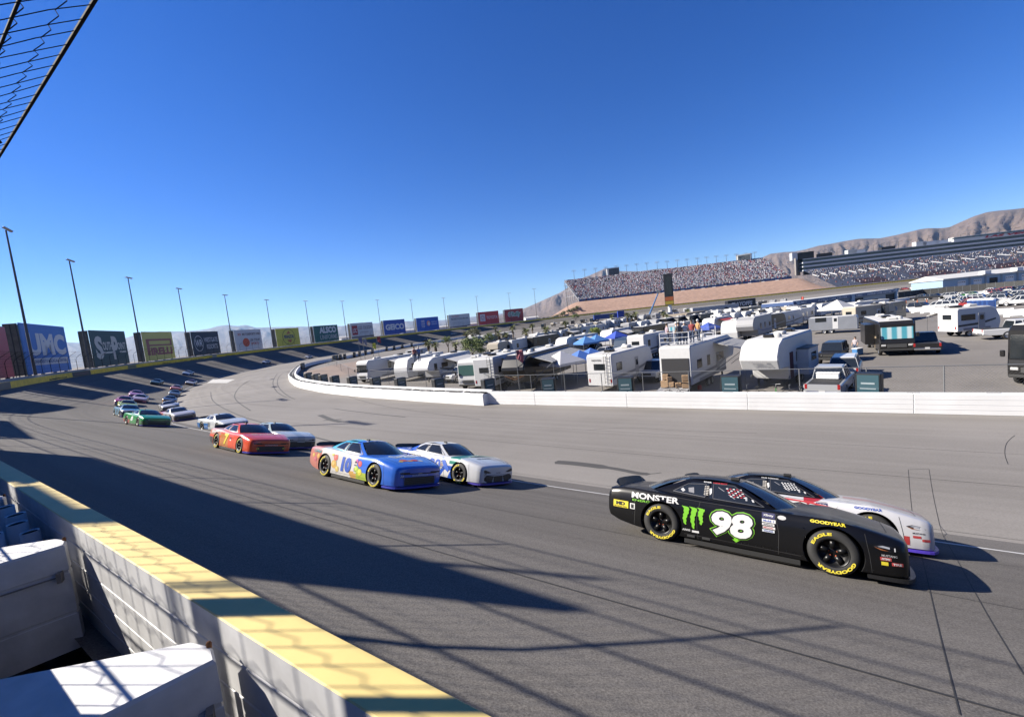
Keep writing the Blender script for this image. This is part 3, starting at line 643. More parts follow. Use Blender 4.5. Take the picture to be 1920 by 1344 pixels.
# ------------------------------------------------------------------ embankment, turn grandstand, main grandstand
def crowd(name, cells, mat, parent, fill, size=.42, seed=1):
    "spectators too many to count: a small body and head for each taken seat, one mesh"
    rng = random.Random(seed); mb = MB()
    for p, t, up in cells:
        if rng.random() > fill: continue
        w = size * (.8 + .5 * rng.random()); h = .75 + .5 * rng.random(); mb.box((p[0] + rng.uniform(-.2, .2), p[1] + rng.uniform(-.2, .2), p[2] + h / 2), (w, w, h), rng.random() * 3)
    o = mb.build(name, mat, parent, fixn=False); o['kind'] = 'stuff'; return o
def mat_crowd(name, cols, pos):
    m = M(name, (.5, .5, .5), .8); n = Nodes(m); g = n.add('ShaderNodeNewGeometry'); r = n.add('ShaderNodeValToRGB'); r.color_ramp.interpolation = 'CONSTANT'
    el = r.color_ramp.elements; el[0].position = 0; el[0].color = (*[q * KA for q in cols[0]], 1); el[1].position = pos[0]; el[1].color = (*[q * KA for q in cols[1]], 1)
    for c, p in zip(cols[2:], pos[1:]): e = el.new(p); e.color = (*[q * KA for q in c], 1)
    n.nt.links.new(g.outputs['Random Per Island'], r.inputs[0]); n.color(r.outputs[0]); return m
CROWD = mat_crowd('crowd_clothes', [(.75, .74, .76), (.55, .5, .52), (.42, .08, .09), (.05, .06, .12), (.16, .20, .35), (.45, .30, .24), (.03, .03, .03), (.65, .66, .72)], (.28, .42, .54, .64, .72, .82, .92))
CROWDM = mat_crowd('crowd_clothes_sparse', [(.45, .45, .50), (.30, .28, .30), (.25, .08, .08), (.05, .05, .09), (.14, .16, .24), (.30, .22, .18), (.03, .03, .03), (.55, .55, .60)], (.18, .32, .42, .58, .68, .80, .94))
SEATS = M('stand_concrete', (.40, .40, .43), .8, noise=.2, scale=.3); SEATR = M('stand_seats_red', (.32, .22, .21), .8, noise=.3, scale=.5); BLUEB = M('stand_blue_band', (.03, .09, .26), .5); STEEL = M('stand_steel', (.42, .43, .45), .5, .3)
GRAVEL = M('pink_gravel', (.42, .27, .20), .95, noise=.18, scale=.35)
def ring_pt(psi, lat, z): F = wall_frame(psi); return (F[0][0] + F[2][0] * lat, F[0][1] + F[2][1] * lat, z)
# gravel bank below the turn grandstand
mb = MB(); EMB = [R(a) for a in np.arange(-13, 53, 1.0)]
rows = []
for a in EMB:
    k = sst(R(-11.5), R(-1.5), a); k2 = 1 - sst(R(47), R(52), a); h = 4.9 + 14.3 * k * k2
    rows.append([ring_pt(a, -2.2, prof(wp(a))[0] + .3), ring_pt(a, -6, prof(wp(a))[0] + .6), ring_pt(a, -15, 5.5 + (h - 5.5) * .36), ring_pt(a, -34, h), ring_pt(a, -39, h + .2), ring_pt(a, -60, max(h - 8, 2))])
mb.grid(rows); tag(mb.build('gravel_bank', GRAVEL, smooth=True), 'pinkish gravel slope below the crowded grandstand', kind='structure')
gs = thing('grandstand', 'packed grandstand full of spectators on the gravel slope in the middle distance', 'grandstand')
A0, A1 = R(-1.9), R(46.5); NP = 60; NR = 34
def stand_pt(a, r): # r: 0 bottom row, 1 top row
    sh = R(-1.2) * r + R(1.8) * r * (a - A0) / (A1 - A0) * 0; return ring_pt(a + sh, -36.5 - 40 * r, 20.6 + 24 * r)
mb = MB(); rows = []
for j in range(NR + 1):
    r = j / NR
    rows.append([stand_pt(A0 + (A1 - A0) * i / NP, r) for i in range(NP + 1)])
    if j < NR: rows.append([(lambda p: (p[0], p[1], p[2] + 24 / NR))(stand_pt(A0 + (A1 - A0) * i / NP, r)) for i in range(NP + 1)])
mb.grid(rows); mb.build('seating', SEATS, gs, fixn=False)
cells = []
for j in range(NR):
    r = (j + .5) / NR; nseat = 330
    for i in range(nseat):
        u = (i + .5) / nseat
        if (u * 13) % 1 < .035 or (j in (15, 16) and (u * 13 + .5) % 1 < .05): continue
        p = stand_pt(A0 + (A1 - A0) * u, r); cells.append(((p[0], p[1], p[2] + .3), 0, 0))
crowd('spectators', cells, CROWD, gs, .93, .52, 3)
mb = MB(); mb.grid([[ring_pt(a, -36.2, 18.6), ring_pt(a, -36.2, 21.2), ring_pt(a, -36.6, 21.2), ring_pt(a, -36.6, 18.6)] for a in np.linspace(A0, A1, 60)], close=True); mb.build('front_band', BLUEB, gs)
for i in range(14): a = A0 + (A1 - A0) * (i + .5) / 14; mb = MB(); mb.box(ring_pt(a, -36.0, 19.9), (1.6, .5, 1.6), -a); mb.build('vomitory', M('dark_opening', (.02, .02, .025), .8), gs)
for i in range(11): a = A0 + (A1 - A0) * (.45 + .05 * i); mb = MB(); mb.box(ring_pt(a, -35.2, 18.9), (3.2, 1.2, 1.2), -a, bev=.2); mb.build('camera_hut', M('hut_white', (.75, .75, .75), .6), gs)
for a, s in ((A0, -1), (A1, 1)):   # raking ends and the frame below
    mb = MB(); mb.tube([stand_pt(a, 0), stand_pt(a, 1)], .55, 4); mb.build('raker', STEEL, gs)
    for k in range(7):
        p = stand_pt(a, k / 6); mb = MB(); mb.tube([(p[0], p[1], 8), (p[0], p[1], p[2])], .35, 6); mb.build('column', STEEL, gs)
    for h in (27, 34): p, q = stand_pt(a, (h - 20.6) / 24), stand_pt(a, 1.0); mb = MB(); mb.tube([(p[0], p[1], h - .5), (q[0], q[1], h - .5)], .3, 4); mb.build('brace', STEEL, gs)
mb = MB(); mb.grid([[stand_pt(a, 1.0), (lambda p: (p[0], p[1], p[2] + 1.1))(stand_pt(a, 1.0))] for a in np.linspace(A0, A1, 50)]); mb.build('rear_rail', STEEL, gs, fixn=False)
for px0, px1, yt, yb, lab in ((1134, 1160, 503, 523, 'white and grey video board tower on the left part of the grandstand'), (1379, 1408, 477.5, 499, 'white and grey video board tower on the right part of the grandstand')):
    def onstand(px, rr=-77.5):
        best = min(np.linspace(A0, A1, 400), key=lambda a: abs(math.atan2(*ring_pt(a, rr, 0)[:2]) - math.atan2(*ray(px, 510)[:2]))); return best
    aL, aR = onstand(px0 + 3), onstand(px1); zt = CAMH; v = ray((px0 + px1) / 2, yt); P = ring_pt((aL + aR) / 2, -77.5, 0); zt += v[2] / math.hypot(v[0], v[1]) * math.hypot(P[0], P[1])
    W = math.dist(ring_pt(aL, -77.5, 0), ring_pt(aR, -77.5, 0)); t = thing('video_tower', lab, 'tower', (P[0], P[1], 38), -(aL + aR) / 2, 'towers on the grandstand')
    mb = MB(); mb.box((0, 3.5, (zt - 38) / 2), (W, 7, zt - 38)); mb.build('block', M('tower_white', (.72, .72, .70), .6), t)
    mb = MB(); mb.box((W * .05, -.15, (zt - 38) * .6), (W * .82, .3, (zt - 38) * .72)); mb.build('screen', M('dead_screen', (.07, .08, .09), .3, noise=.6, scale=.5), t)
    mb = MB(); mb.box((0, 3.5, zt - 38 + .2), (W + .5, 7.5, .4)); mb.build('roof', STEEL, t)
GP = [(1077, 507), (1097, 505), (1117, 503), (1137, 501), (1157, 498), (1176, 497), (1195.5, 494.5), (1214.5, 492.5), (1234, 491), (1252.5, 489.5), (1272, 487), (1290.5, 485.5), (1309, 483.5), (1327.5, 481.5), (1345.5, 479.5), (1364, 478), (1383, 476), (1400.5, 474.5), (1417.5, 472.5)]
def az_on(px, lat, a0=R(-30), a1=R(70.5)):
    tz = math.atan2(*ray(px, 520)[:2]); return min(np.linspace(a0, a1, 1200), key=lambda a: abs(math.atan2(*ring_pt(a, lat, 0)[:2]) - tz))
for i, (x, y) in enumerate(GP):
    a = az_on(x, -78.5); P = ring_pt(a, -78.5, 0); v = ray(x, y); z = CAMH + v[2] / math.hypot(v[0], v[1]) * math.hypot(P[0], P[1])
    light_pole(P[:2], 43, z, a, 'floodlight mast, %s from the left along the top of the packed grandstand' % ORD[i], 'floodlight masts on the grandstand', 4.6, .22, 2)
# main grandstand with the suites
ms = thing('main_grandstand', 'long grey main grandstand with three glass suite floors at the right', 'grandstand')
B0, B1 = R(50), R(70.5); NP = 60; NR = 30
def mst(a, r): return ring_pt(a, -5.5 - 50 * r, 7.2 + 18.5 * r ** 1.08)
mb = MB(); rows = []
for j in range(NR + 1):
    r = j / NR; rows.append([mst(B0 - R(2.0) * (1 - r) * 0 + (B1 - B0) * i / NP, r) for i in range(NP + 1)])
    if j < NR: rows.append([(lambda p, q: (p[0], p[1], q[2]))(mst(B0 + (B1 - B0) * i / NP, r), mst(B0 + (B1 - B0) * i / NP, (j + 1) / NR)) for i in range(NP + 1)])
mb.grid(rows)
mb.m = [1 if (k // NP) < 18 and ((k % NP) * 7 // NP) % 2 == 1 else 0 for k in range(len(mb.f))]
mb.build('seating', [SEATS, SEATR], ms, fixn=False)
cells = []
for j in range(NR):
    r = (j + .6) / NR
    for i in range(560):
        u = (i + .5) / 560
        if (u * 17) % 1 < .05: continue
        if random.random() < (.25 + .7 * r if r > .35 else .12 + .3 * u): p = mst(B0 + (B1 - B0) * u, r); cells.append(((p[0], p[1], p[2] + .3), 0, 0))
crowd('spectators', cells, CROWDM, ms, .17, .5, 8)
for k in range(18):
    u = (k + .35) / 18; p = mst(B0 + (B1 - B0) * u, .60); q = mst(B0 + (B1 - B0) * u - R(.55), .68); mb = MB(); mb.tube([(p[0], p[1], p[2] + .8), (q[0], q[1], q[2] + 1.6)], .6, 4); mb.build('stair_cover', M('hut_white', (.75, .75, .75), .6), ms)
GLASS = M('suite_glass', (.07, .14, .165), .12, .0, spec=.6); FASC = M('suite_fascia', (.66, .69, .74), .5, .1)
S0 = R(49.8)
for k in range(3):
    z0 = 25.8 + k * 3.8; ln = np.linspace(S0, B1, 40)
    mb = MB(); mb.grid([[ring_pt(a, -55.6, z0 + 1.4), ring_pt(a, -55.2, z0 + 3.8), ring_pt(a, -60, z0 + 3.8), ring_pt(a, -60, z0 + 1.4)] for a in ln], close=True); mb.build('suite_glazing', GLASS, ms, fixn=False)
    mb = MB(); mb.grid([[ring_pt(a, -54.6, z0 - .1), ring_pt(a, -54.6, z0 + 1.4), ring_pt(a, -70, z0 + 1.4), ring_pt(a, -70, z0 - .1)] for a in ln], close=True); n4 = 4; mb.f += [(0, 1, 2, 3)]; mb.m += [0]; mb.build('suite_floor', FASC, ms)
mb = MB(); mb.box(ring_pt(S0 - R(.25), -62, 31), (1.2, 14, 17), -S0); mb.build('stair_tower', M('tower_tan', (.45, .41, .37), .7), ms)
mb = MB(); mb.grid([[ring_pt(a, -54.9, 37.2), ring_pt(a, -54.9, 37.8), ring_pt(a, -70, 37.8), ring_pt(a, -70, 37.2)] for a in np.linspace(S0, B1, 40)], close=True); mb.build('roof', FASC, ms)
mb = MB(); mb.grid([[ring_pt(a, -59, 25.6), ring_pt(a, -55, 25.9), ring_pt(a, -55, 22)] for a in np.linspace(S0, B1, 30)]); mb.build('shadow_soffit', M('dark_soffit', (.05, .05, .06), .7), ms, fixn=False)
F0 = az_on(1790, -56)
mb = MB(); mb.grid([[ring_pt(a, -56, 37.7), ring_pt(a, -56, 41.9), ring_pt(a, -62, 41.9), ring_pt(a, -62, 37.7)] for a in np.linspace(F0, B1, 20)], close=True); mb.f.append((0, 1, 2, 3)); mb.m.append(0); mb.build('press_box', M('tower_white', (.72, .72, .70), .6), ms)
for i in range(12): a = F0 + (B1 - F0) * (i + .5) / 12; mb = MB(); mb.box(ring_pt(a, -55.9, 40.8), (8.2, .2, 1.1), -R(8)); mb.build('press_window', GLASS, ms)
L0 = az_on(1848, -55.8); L1 = L0 + R(9.5); mb = MB()
put_text(mb, 'LAS VEGAS MOTOR SPEEDWAY', 0, 0, 1, 1, lambda u, v: ring_pt(L0 + (L1 - L0) * u, -55.7, 38.0 + v * 2.0) if L0 + (L1 - L0) * u < B1 else None, .05, .2); mb.build('lettering', M('red_sign_letters', (.5, .03, .05), .5), ms, fixn=False)
for i, (px, w, h) in enumerate(((1490, 5, 7.5), (1512, 14, 7), (1548, 12, 3.6), (1598, 8, 4), (1607, 15, 3.2), (1665, 12, 3.0), (1727, 9, 4.2), (1745, 14, 3.4), (1765, 10, 3))):
    a = az_on(px, -60); mb = MB(); mb.box(ring_pt(a, -61, 37.8 + h / 2), (w, 5, h), -R(8)); mb.build('rooftop_unit', M('tower_white', (.72, .72, .70), .6) if i in (3, 6) else (BLKST if i in (1, 2, 5) else FASC), ms)
for i in range(26):
    a = S0 + (B1 - S0) * (i + .6) / 26; p = ring_pt(a, -64, 37.8); q = ring_pt(a + R(.35), -64, 37.8); mb = MB(); mb.tube([p, (p[0], p[1], 44.5), (q[0], q[1], 44.9)], .16, 4); mb.build('roof_lamp_arm', PB, ms)
# shrubs on the slope foot left of the stand and the board at the wall
def leafmat(name, c): m = M(name, c, .8); n = Nodes(m); g = n.add('ShaderNodeNewGeometry'); n.color(n.mix(g.outputs['Random Per Island'], [q * .55 for q in c], [min(1, q * 1.5) for q in c])); return m
LEAF = leafmat('leaf_green', (.17, .22, .06)); LEAFD = leafmat('leaf_olive', (.17, .17, .08)); BARK = M('bark', (.14, .10, .07), .9, noise=.3, scale=6)
def leaves(mb, c, rad, n, size, rng, squash=1.0):
    for _ in range(n):
        d = Vector((rng.gauss(0, 1), rng.gauss(0, 1), rng.gauss(0, 1))).normalized(); rr = rng.random() ** .45
        p = Vector(c) + Vector((d.x * rad * rr, d.y * rad * rr, d.z * rad * squash * rr)); a = Vector((rng.uniform(-1, 1), rng.uniform(-1, 1), rng.uniform(-1, 1))).normalized(); b = a.orthogonal().normalized(); s = size * (.6 + .8 * rng.random())
        mb.quad(p - a * s, p + b * s * .5, p + a * s, p - b * s * .5)
rng = random.Random(4); mb = MB()
for i in range(46):
    t = i / 45; a = R(-15.5 + 12.5 * t); leaves(mb, ring_pt(a + R(rng.uniform(-.6, .6)), -5 - 22 * max(0, t - .35) * rng.uniform(.7, 1.3), 5.8 + 9.5 * max(0, t - .35) ** 1.1 * 1.4), rng.uniform(1.4, 2.6), 80, .45, rng, .7)
o = mb.build('slope_scrub', LEAFD, fixn=False); tag(o, 'low dark scrub covering the foot of the gravel slope', kind='stuff')
# ------------------------------------------------------------------ stock cars
def paint(name, base, layers=(), rough=.28, coat=.5):
    "car paint with a printed scheme: each layer (colour, [(k0,kx,ky,kz)...]) covers where every k0+kx*x+ky*|y|+kz*z > 0"
    if name in MATS: return MATS[name]
    m = M(name, base, rough, coat=coat); n = Nodes(m); 
    if not layers: return m
    s = n.sep(n.coord('Object')); ay = n.math('ABSOLUTE', s[1]); col = (*base,)
    for c, ineq in layers:
        msk = None
        for k0, kx, ky, kz in ineq:
            e = n.math('ADD', n.math('MULTIPLY', s[0], kx), k0); e = n.math('ADD', e, n.math('MULTIPLY', ay, ky)); e = n.math('ADD', e, n.math('MULTIPLY', s[2], kz))
            g = n.math('GREATER_THAN', e, 0.0); msk = g if msk is None else n.math('MULTIPLY', msk, g)
        col = n.mix(msk, col, c)
    n.color(col); return m
XS = [-2.45, -2.40, -2.2, -1.9, -1.6, -1.0, -.5, 0, .5, .9, 1.335, 1.68, 1.92, 2.08, 2.19, 2.24]
ZSH = [.80, .86, .895, .905, .90, .875, .85, .832, .825, .828, .832, .77, .715, .672, .637, .595]
ZT = [.82, .895, .925, .935, .93, .91, .89, .88, .872, .87, .856, .80, .748, .705, .668, .622]
HW = [.86, .905, .935, .955, .968, .952, .94, .94, .945, .955, .968, .958, .93, .895, .84, .76]
ZB = [.36, .30, .22, .17, .14, .13, .12, .12, .12, .12, .12, .12, .12, .12, .12, .14]
ARCH = .392; WB = 1.335; WR = .342
def carbody_mesh():
    xs = sorted(set([round(q, 3) for q in np.linspace(-2.45, 2.24, 48)] + XS)); rows = []
    def sm(tab, x):  # softened interpolation
        return float(np.mean([np.interp(x + d, XS, tab) for d in (-.06, -.03, 0, .03, .06)])) if -2.3 < x < 2.0 else float(np.interp(x, XS, tab))
    for x in xs:
        hw, zs_, zt, zb = sm(HW, x), sm(ZSH, x), sm(ZT, x), sm(ZB, x)
        bul = .02 * math.exp(-((x - WB) / .45) ** 2) + .02 * math.exp(-((x + WB) / .5) ** 2); hw += bul; dz = zs_ - zb
        half = [(0, zb), (hw - .12, zb), (hw - .03, zb + .025), (hw - .012, zb + .10 * dz + .03), (hw - .002, zb + .30 * dz), (hw, zb + .48 * dz), (hw - .004, zb + .66 * dz), (hw - .014, zb + .84 * dz), (hw - .038, zb + .955 * dz), (hw - .075, zs_ + .004), (hw - .20, zs_ + .4 * (zt - zs_)), (hw * .62, zs_ + .75 * (zt - zs_)), (hw * .33, zs_ + .95 * (zt - zs_)), (0, zt)]
        ring = [(x, -y, z) for y, z in half] + [(x, y, z) for y, z in half[-2:0:-1]]
        rows.append(ring)
    mb = MB(); n = len(rows[0]); mb.grid(rows, close=True); mb.f += [tuple(range(n)), tuple(range((len(rows) - 1) * n, len(rows) * n))]; mb.m += [0, 0]
    me = mb.mesh('body', [M('placeholder', (.5, .5, .5)), M('wheel_well', (.006, .006, .007), .9)], True)
    ob = link('tmp', me); cut = MB()
    for x in (-WB, WB):
        for s in (-1, 1): cut.lathe([(0.0, .52), (ARCH, .52), (ARCH, 1.3), (0.0, 1.3)], (x, 0, WR + .0), 40, ax='y') if s > 0 else cut.lathe([(0.0, -1.3), (ARCH, -1.3), (ARCH, -.52), (0.0, -.52)], (x, 0, WR), 40, ax='y')
    cme = cut.mesh('cut', [M('wheel_well', (0, 0, 0))]); bmx = bmesh.new(); bmx.from_mesh(cme); bmesh.ops.remove_doubles(bmx, verts=bmx.verts, dist=1e-5); bmesh.ops.recalc_face_normals(bmx, faces=bmx.faces); bmx.to_mesh(cme); bmx.free()
    co = link('cut', cme); md = ob.modifiers.new('b', 'BOOLEAN'); md.operation = 'DIFFERENCE'; md.object = co; md.solver = 'EXACT'
    dg = bpy.context.evaluated_depsgraph_get(); dg.update(); res = bpy.data.meshes.new_from_object(ob.evaluated_get(dg))
    bpy.data.objects.remove(ob); bpy.data.objects.remove(co)
    while len(res.materials) > 2: res.materials.pop()
    for p in res.polygons:
        c = p.center; d = min(math.hypot(c.x - WB, c.z - WR), math.hypot(c.x + WB, c.z - WR))
        inside = (d < ARCH + .004 and abs(p.normal.y) < .5 and abs(c.y) > .5) or (d < ARCH and abs(abs(c.y) - .52) < .01)
        p.material_index = 1 if inside else 0; p.use_smooth = not inside
    bm = bmesh.new(); bm.from_mesh(res)
    for e in bm.edges:
        if len(e.link_faces) == 2 and e.calc_face_angle(0) > R(38): e.smooth = False
    bm.to_mesh(res); bm.free(); res.name = 'body'; return res
def lerp3(a, b, t): return tuple(a[i] + (b[i] - a[i]) * t for i in range(3))
def curve3(pts, n):
    out = []; P = [np.array(p, float) for p in pts]
    c = crom(P, 8); 
    for i in range(n + 1): k = i / n * (len(c) - 1); j = min(int(k), len(c) - 2); out.append(tuple(c[j] + (c[j + 1] - c[j]) * (k - j)))
    return out
def patch(mb, A, B, n=5, bulge=0.0, axis=2):
    rows = []
    for i in range(n + 1):
        t = i / n; row = []
        for a, b in zip(A, B):
            p = list(lerp3(a, b, t)); p[axis] += bulge * math.sin(math.pi * t); row.append(tuple(p))
        rows.append(row)
    mb.grid(rows)
def greenhouse():
    def mir(c): return [(x, -y, z) for x, y, z in c]
    wsB = [(.86, 0, .862), (.82, .3, .858), (.62, .71, .83)]; wsT = [(.04, 0, 1.222), (.02, .28, 1.216), (-.05, .50, 1.184)]
    blB = [(-1.82, 0, .93), (-1.78, .35, .925), (-1.60, .66, .905)]; blT = [(-.99, 0, 1.222), (-.97, .28, 1.216), (-.90, .49, 1.186)]
    full = lambda c: curve3([(x, -y, z) for x, y, z in c[::-1]] + c[1:], 14)
    ws = MB(); patch(ws, full(wsB), full(wsT), 5, .03); bl = MB(); patch(bl, full(blB), full(blT), 5, .035)
    rf = MB(); patch(rf, full(wsT), full(blT), 8, .03)
    sw = []; pil = MB()
    def sp(u, v):   # side plane: u 0 front .. 1 rear, v 0 belt .. 1 roof, on the left (+y)
        fb, rb = (.62, .71, .81), (-1.60, .66, .885); ft, rt = (-.05, .50, 1.184), (-.90, .49, 1.186)
        a = lerp3(fb, rb, u); b = lerp3(ft, rt, u); k = math.sin(math.pi * u); p = lerp3((a[0], a[1] + .13 * k ** .6, a[2]), (b[0], b[1] + .055 * k ** .6, b[2]), v); return (p[0], p[1] + .025 * math.sin(math.pi * v), p[2])
    for s in (1, -1):
        f = lambda u, v, o=0.0: (lambda p: (p[0], s * (p[1] + o), p[2]))(sp(u, v))
        pil.grid([[f(i / 24, j / 8) for j in range(9)] for i in range(25)])
        q = MB(); q.grid([[f(.085 + (.50 - .085) * i / 8 + (.03 * (1 - j / 4) if i == 0 else 0), .14 + .78 * j / 4, .006) for j in range(5)] for i in range(9)]); sw.append(q)
        q = MB(); q.grid([[f(.535 + (.86 - .535) * i / 6 - (.05 * abs(j / 4 - .5) if i == 6 else 0), .16 + (.74 - .06 * i / 6) * j / 4, .006) for j in range(5)] for i in range(7)]); sw.append(q)
    return ws, bl, rf, pil, sw
WIN = M('car_window', (.022, .027, .036), .10, spec=.6); TYRE = M('tyre_black', (.018, .018, .019), .75); RIM = M('wheel_black', (.02, .02, .021), .35, .6); SPOIL = M('spoiler_black', (.02, .02, .02), .5)
TYEL = M('tyre_lettering_yellow', (.85, .70, .05), .6); CHROME = M('bright_metal', (.7, .7, .7), .25, .9)
def wheel_meshes():
    w = .28; t = MB(); t.lathe([(.20, w / 2 - .01), (.215, w / 2 + .004), (.26, w / 2 + .010), (.318, w / 2), (.337, w / 2 - .03), (WR, 0), (.337, -w / 2 + .03), (.318, -w / 2), (.20, -w / 2 + .01)], (0, 0, 0), 36, ax='y'); tyre = t.mesh('wheel', TYRE, True)
    r = MB(); r.lathe([(.212, .15), (.20, .148), (.185, .09), (.09, .055), (.05, .07), (.001, .075)], (0, 0, 0), 30, ax='y')
    for k in range(5):
        a = 2 * math.pi * k / 5; M_ = Matrix.Rotation(a, 4, 'Y'); r.box((0, 0, 0), (.07, .05, .13), mat=M_ @ Matrix.Translation((0, .095, .125)))
    rim = r.mesh('rim', RIM, True)
    l = MB()
    for k in range(5): a = 2 * math.pi * k / 5 + .3; l.lathe([(.001, .11), (.012, .10), (.014, .06)], (.062 * math.cos(a), 0, .062 * math.sin(a)), 6, ax='y')
    lug = l.mesh('lug_nuts', M('lug_red', (.5, .12, .06), .4), True)
    tx = MB()
    for word, a0, span in (('GOODYEAR', 200, 118), ('EAGLE', 20, 70)):   # seen from outside (+y side of the wheel mesh)
        def fn(u, v): a = R(a0 + span * u); rr = .255 + .046 * v; return (rr * math.cos(a), w / 2 + .0145, rr * math.sin(a))
        put_text(tx, word, 0, 0, 1, 1, fn, .05)
    return tyre, rim, lug, tx.mesh('lettering', TYEL, fixn=False)
BODY = carbody_mesh(); _ws, _bl, _rf, _pil, _sw = greenhouse(); WHM = wheel_meshes()
RFM = _rf.mesh('roof', M('placeholder', (.5, .5, .5)), True); PLM = _pil.mesh('pillars', M('placeholder', (.5, .5, .5)), True)
WSM, BLM = _ws.mesh('windshield', WIN, True), _bl.mesh('rear_window', WIN, True); SWM = [q.mesh('side_window', WIN, True) for q in _sw]
def spoiler_mesh():
    mb = MB(); rows = []
    for i in range(13):
        t = -1 + i / 6; y = .80 * t; xb = -2.33 + .10 * t * t; e = 1 - abs(t) ** 10 * .5
        rows.append([(xb, y, .905), (xb - .075, y, .905 + .13 * e), (xb - .088, y, .905 + .13 * e), (xb - .02, y, .905)])
    mb.grid(rows, close=True); mb.f += [(0, 1, 2, 3), tuple(range(len(mb.v) - 4, len(mb.v)))]; mb.m += [0, 0]; return mb.mesh('spoiler', SPOIL)
def splitter_mesh():
    out = [(x, float(np.interp(x, XS, HW)) * 1.0) for x in np.linspace(1.70, 2.17, 8)] + [(2.25, .66), (2.29, .45), (2.305, .2)]
    pl = [(x + .04, -y) for x, y in out] + [(x + .04, y) for x, y in out[::-1]]; mb = MB(); mb.prism(pl, .075, .125, ax='z'); return mb.mesh('splitter', M('placeholder', (.5, .5, .5)))
SPM, SLM = spoiler_mesh(), splitter_mesh()
_sk = MB()
for s in (-1, 1): _sk.box((0, s * .925, .095), (1.80, .03, .075))
SKM = _sk.mesh('side_skirt', SPOIL)
_bvh = BVHTree.FromPolygons([v.co[:] for v in BODY.vertices] + [v.co[:] for v in RFM.vertices] + [v.co[:] for v in PLM.vertices],
    [tuple(p.vertices) for p in BODY.polygons] + [tuple(i + len(BODY.vertices) for i in p.vertices) for p in RFM.polygons] + [tuple(i + len(BODY.vertices) + len(RFM.vertices) for i in p.vertices) for p in PLM.polygons])
def dec_R(off=.006):
    def fn(x, z):
        h = _bvh.ray_cast(Vector((x, -3, z)), Vector((0, 1, 0)))
        return None if h[0] is None else (h[0].x, h[0].y - off, h[0].z + .0)
    return fn
def dec_F(off=.008):   # on the nose: u across (viewer's right = car's left), v up
    def fn(u, z):
        h = _bvh.ray_cast(Vector((4, u, z)), Vector((-1, 0, 0))); return None if h[0] is None else (h[0].x + off, h[0].y, h[0].z)
    return fn
def dec_T(off=.006):   # on the hood or roof, read from the front: u = car's left, v = towards the rear
    def fn(u, v):
        h = _bvh.ray_cast(Vector((v, u, 3)), Vector((0, 0, -1))); return None if h[0] is None else (h[0].x, h[0].y, h[0].z + off)
    return fn
_DC = {}
def refine2d(vs, fs, w, h, L=.07):
    bm = bmesh.new(); V = [bm.verts.new((a, b, 0)) for a, b in vs]
    for f in fs:
        try: bm.faces.new([V[i] for i in f])
        except ValueError: pass
    bmesh.ops.triangulate(bm, faces=bm.faces)
    for _ in range(3):
        ed = [e for e in bm.edges if math.hypot((e.verts[0].co.x - e.verts[1].co.x) * w, (e.verts[0].co.y - e.verts[1].co.y) * h) > L]
        if not ed: break
        bmesh.ops.subdivide_edges(bm, edges=ed, cuts=1); bmesh.ops.triangulate(bm, faces=bm.faces)
    bm.verts.index_update(); out = ([(v.co.x, v.co.y) for v in bm.verts], [tuple(v.index for v in f.verts) for f in bm.faces]); bm.free(); return out
_put_plain = put_text
def put_text(mb, body, x0, y0, w, h, fn, bold=0.0, shear=0.0, space=1.0, mi=None):
    vs, fs, wh = text2d(body, bold, shear, space)
    if len(vs) == 0: return
    vs, fs = refine2d([(a / wh[0], b / wh[1]) for a, b in vs], fs, w, h); pts = [fn(x0 + a * w, y0 + b * h) for a, b in vs]; ok = [p is not None for p in pts]
    mb.add([p if p is not None else (0, 0, 0) for p in pts], [f for f in fs if all(ok[i] for i in f)], mi)
class Decals:
    "every printed mark becomes a part of its own; hold(True) keeps the strokes of one mark together"
    def __init__(s): s.m = {}; s.g = 0; s.h = False
    def hold(s, on): s.h = on; s.g += 1; return s
    def mb(s, c, nm='decal'):
        if not s.h: s.g += 1
        return s.m.setdefault((tuple(c), s.g, nm), MB())
    def text(s, c, fn, t, x, y, w, h, bold=.03, shear=0.0): put_text(s.mb(c, 'lettering'), t, x, y, w, h, fn, bold, shear); return s
    def poly(s, c, fn, pts):
        P = [fn(*p) for p in pts]
        if all(p is not None for p in P): s.mb(c).quad(*P)
        return s
    def rect(s, c, fn, x, y, w, h, nx=4, ny=2):
        P = [[fn(x + w * i / nx, y + h * j / ny) for j in range(ny + 1)] for i in range(nx + 1)]
        if all(p is not None for r in P for p in r): s.mb(c).grid(P)
        return s
    def disc(s, c, fn, x, y, r, ry=None):
        ry = ry or r; ctr = fn(x, y); P = [fn(x + r * math.cos(2 * math.pi * k / 20), y + ry * math.sin(2 * math.pi * k / 20)) for k in range(20)]
        if ctr is None or any(p is None for p in P): return s
        s.mb(c).add([ctr] + P, [(0, k + 1, (k + 1) % 20 + 1) for k in range(20)]); return s
    def number(s, fn_of, t, x, z, w, h, layers):
        "layers from the back: (colour, boldness, offset)"
        w0 = text2d(t, layers[-1][1], .12)[2]; sx, sy = w / w0[0], h / w0[1]
        for c, b, o in layers: q = text2d(t, b, .12)[2]; ww, hh = q[0] * sx, q[1] * sy; put_text(s.mb(c, 'race_number'), t, x + w / 2 - ww / 2, z + h / 2 - hh / 2, ww, hh, fn_of(o), b, .12)
        return s
    def build(s, parent, kind=None):
        for (c, g, nm), mb in s.m.items():
            if mb.f:
                o = mb.build(nm, M('decal_%.3f_%.3f_%.3f' % c, c, .45), parent, fixn=False)
                if kind: o['kind'] = kind
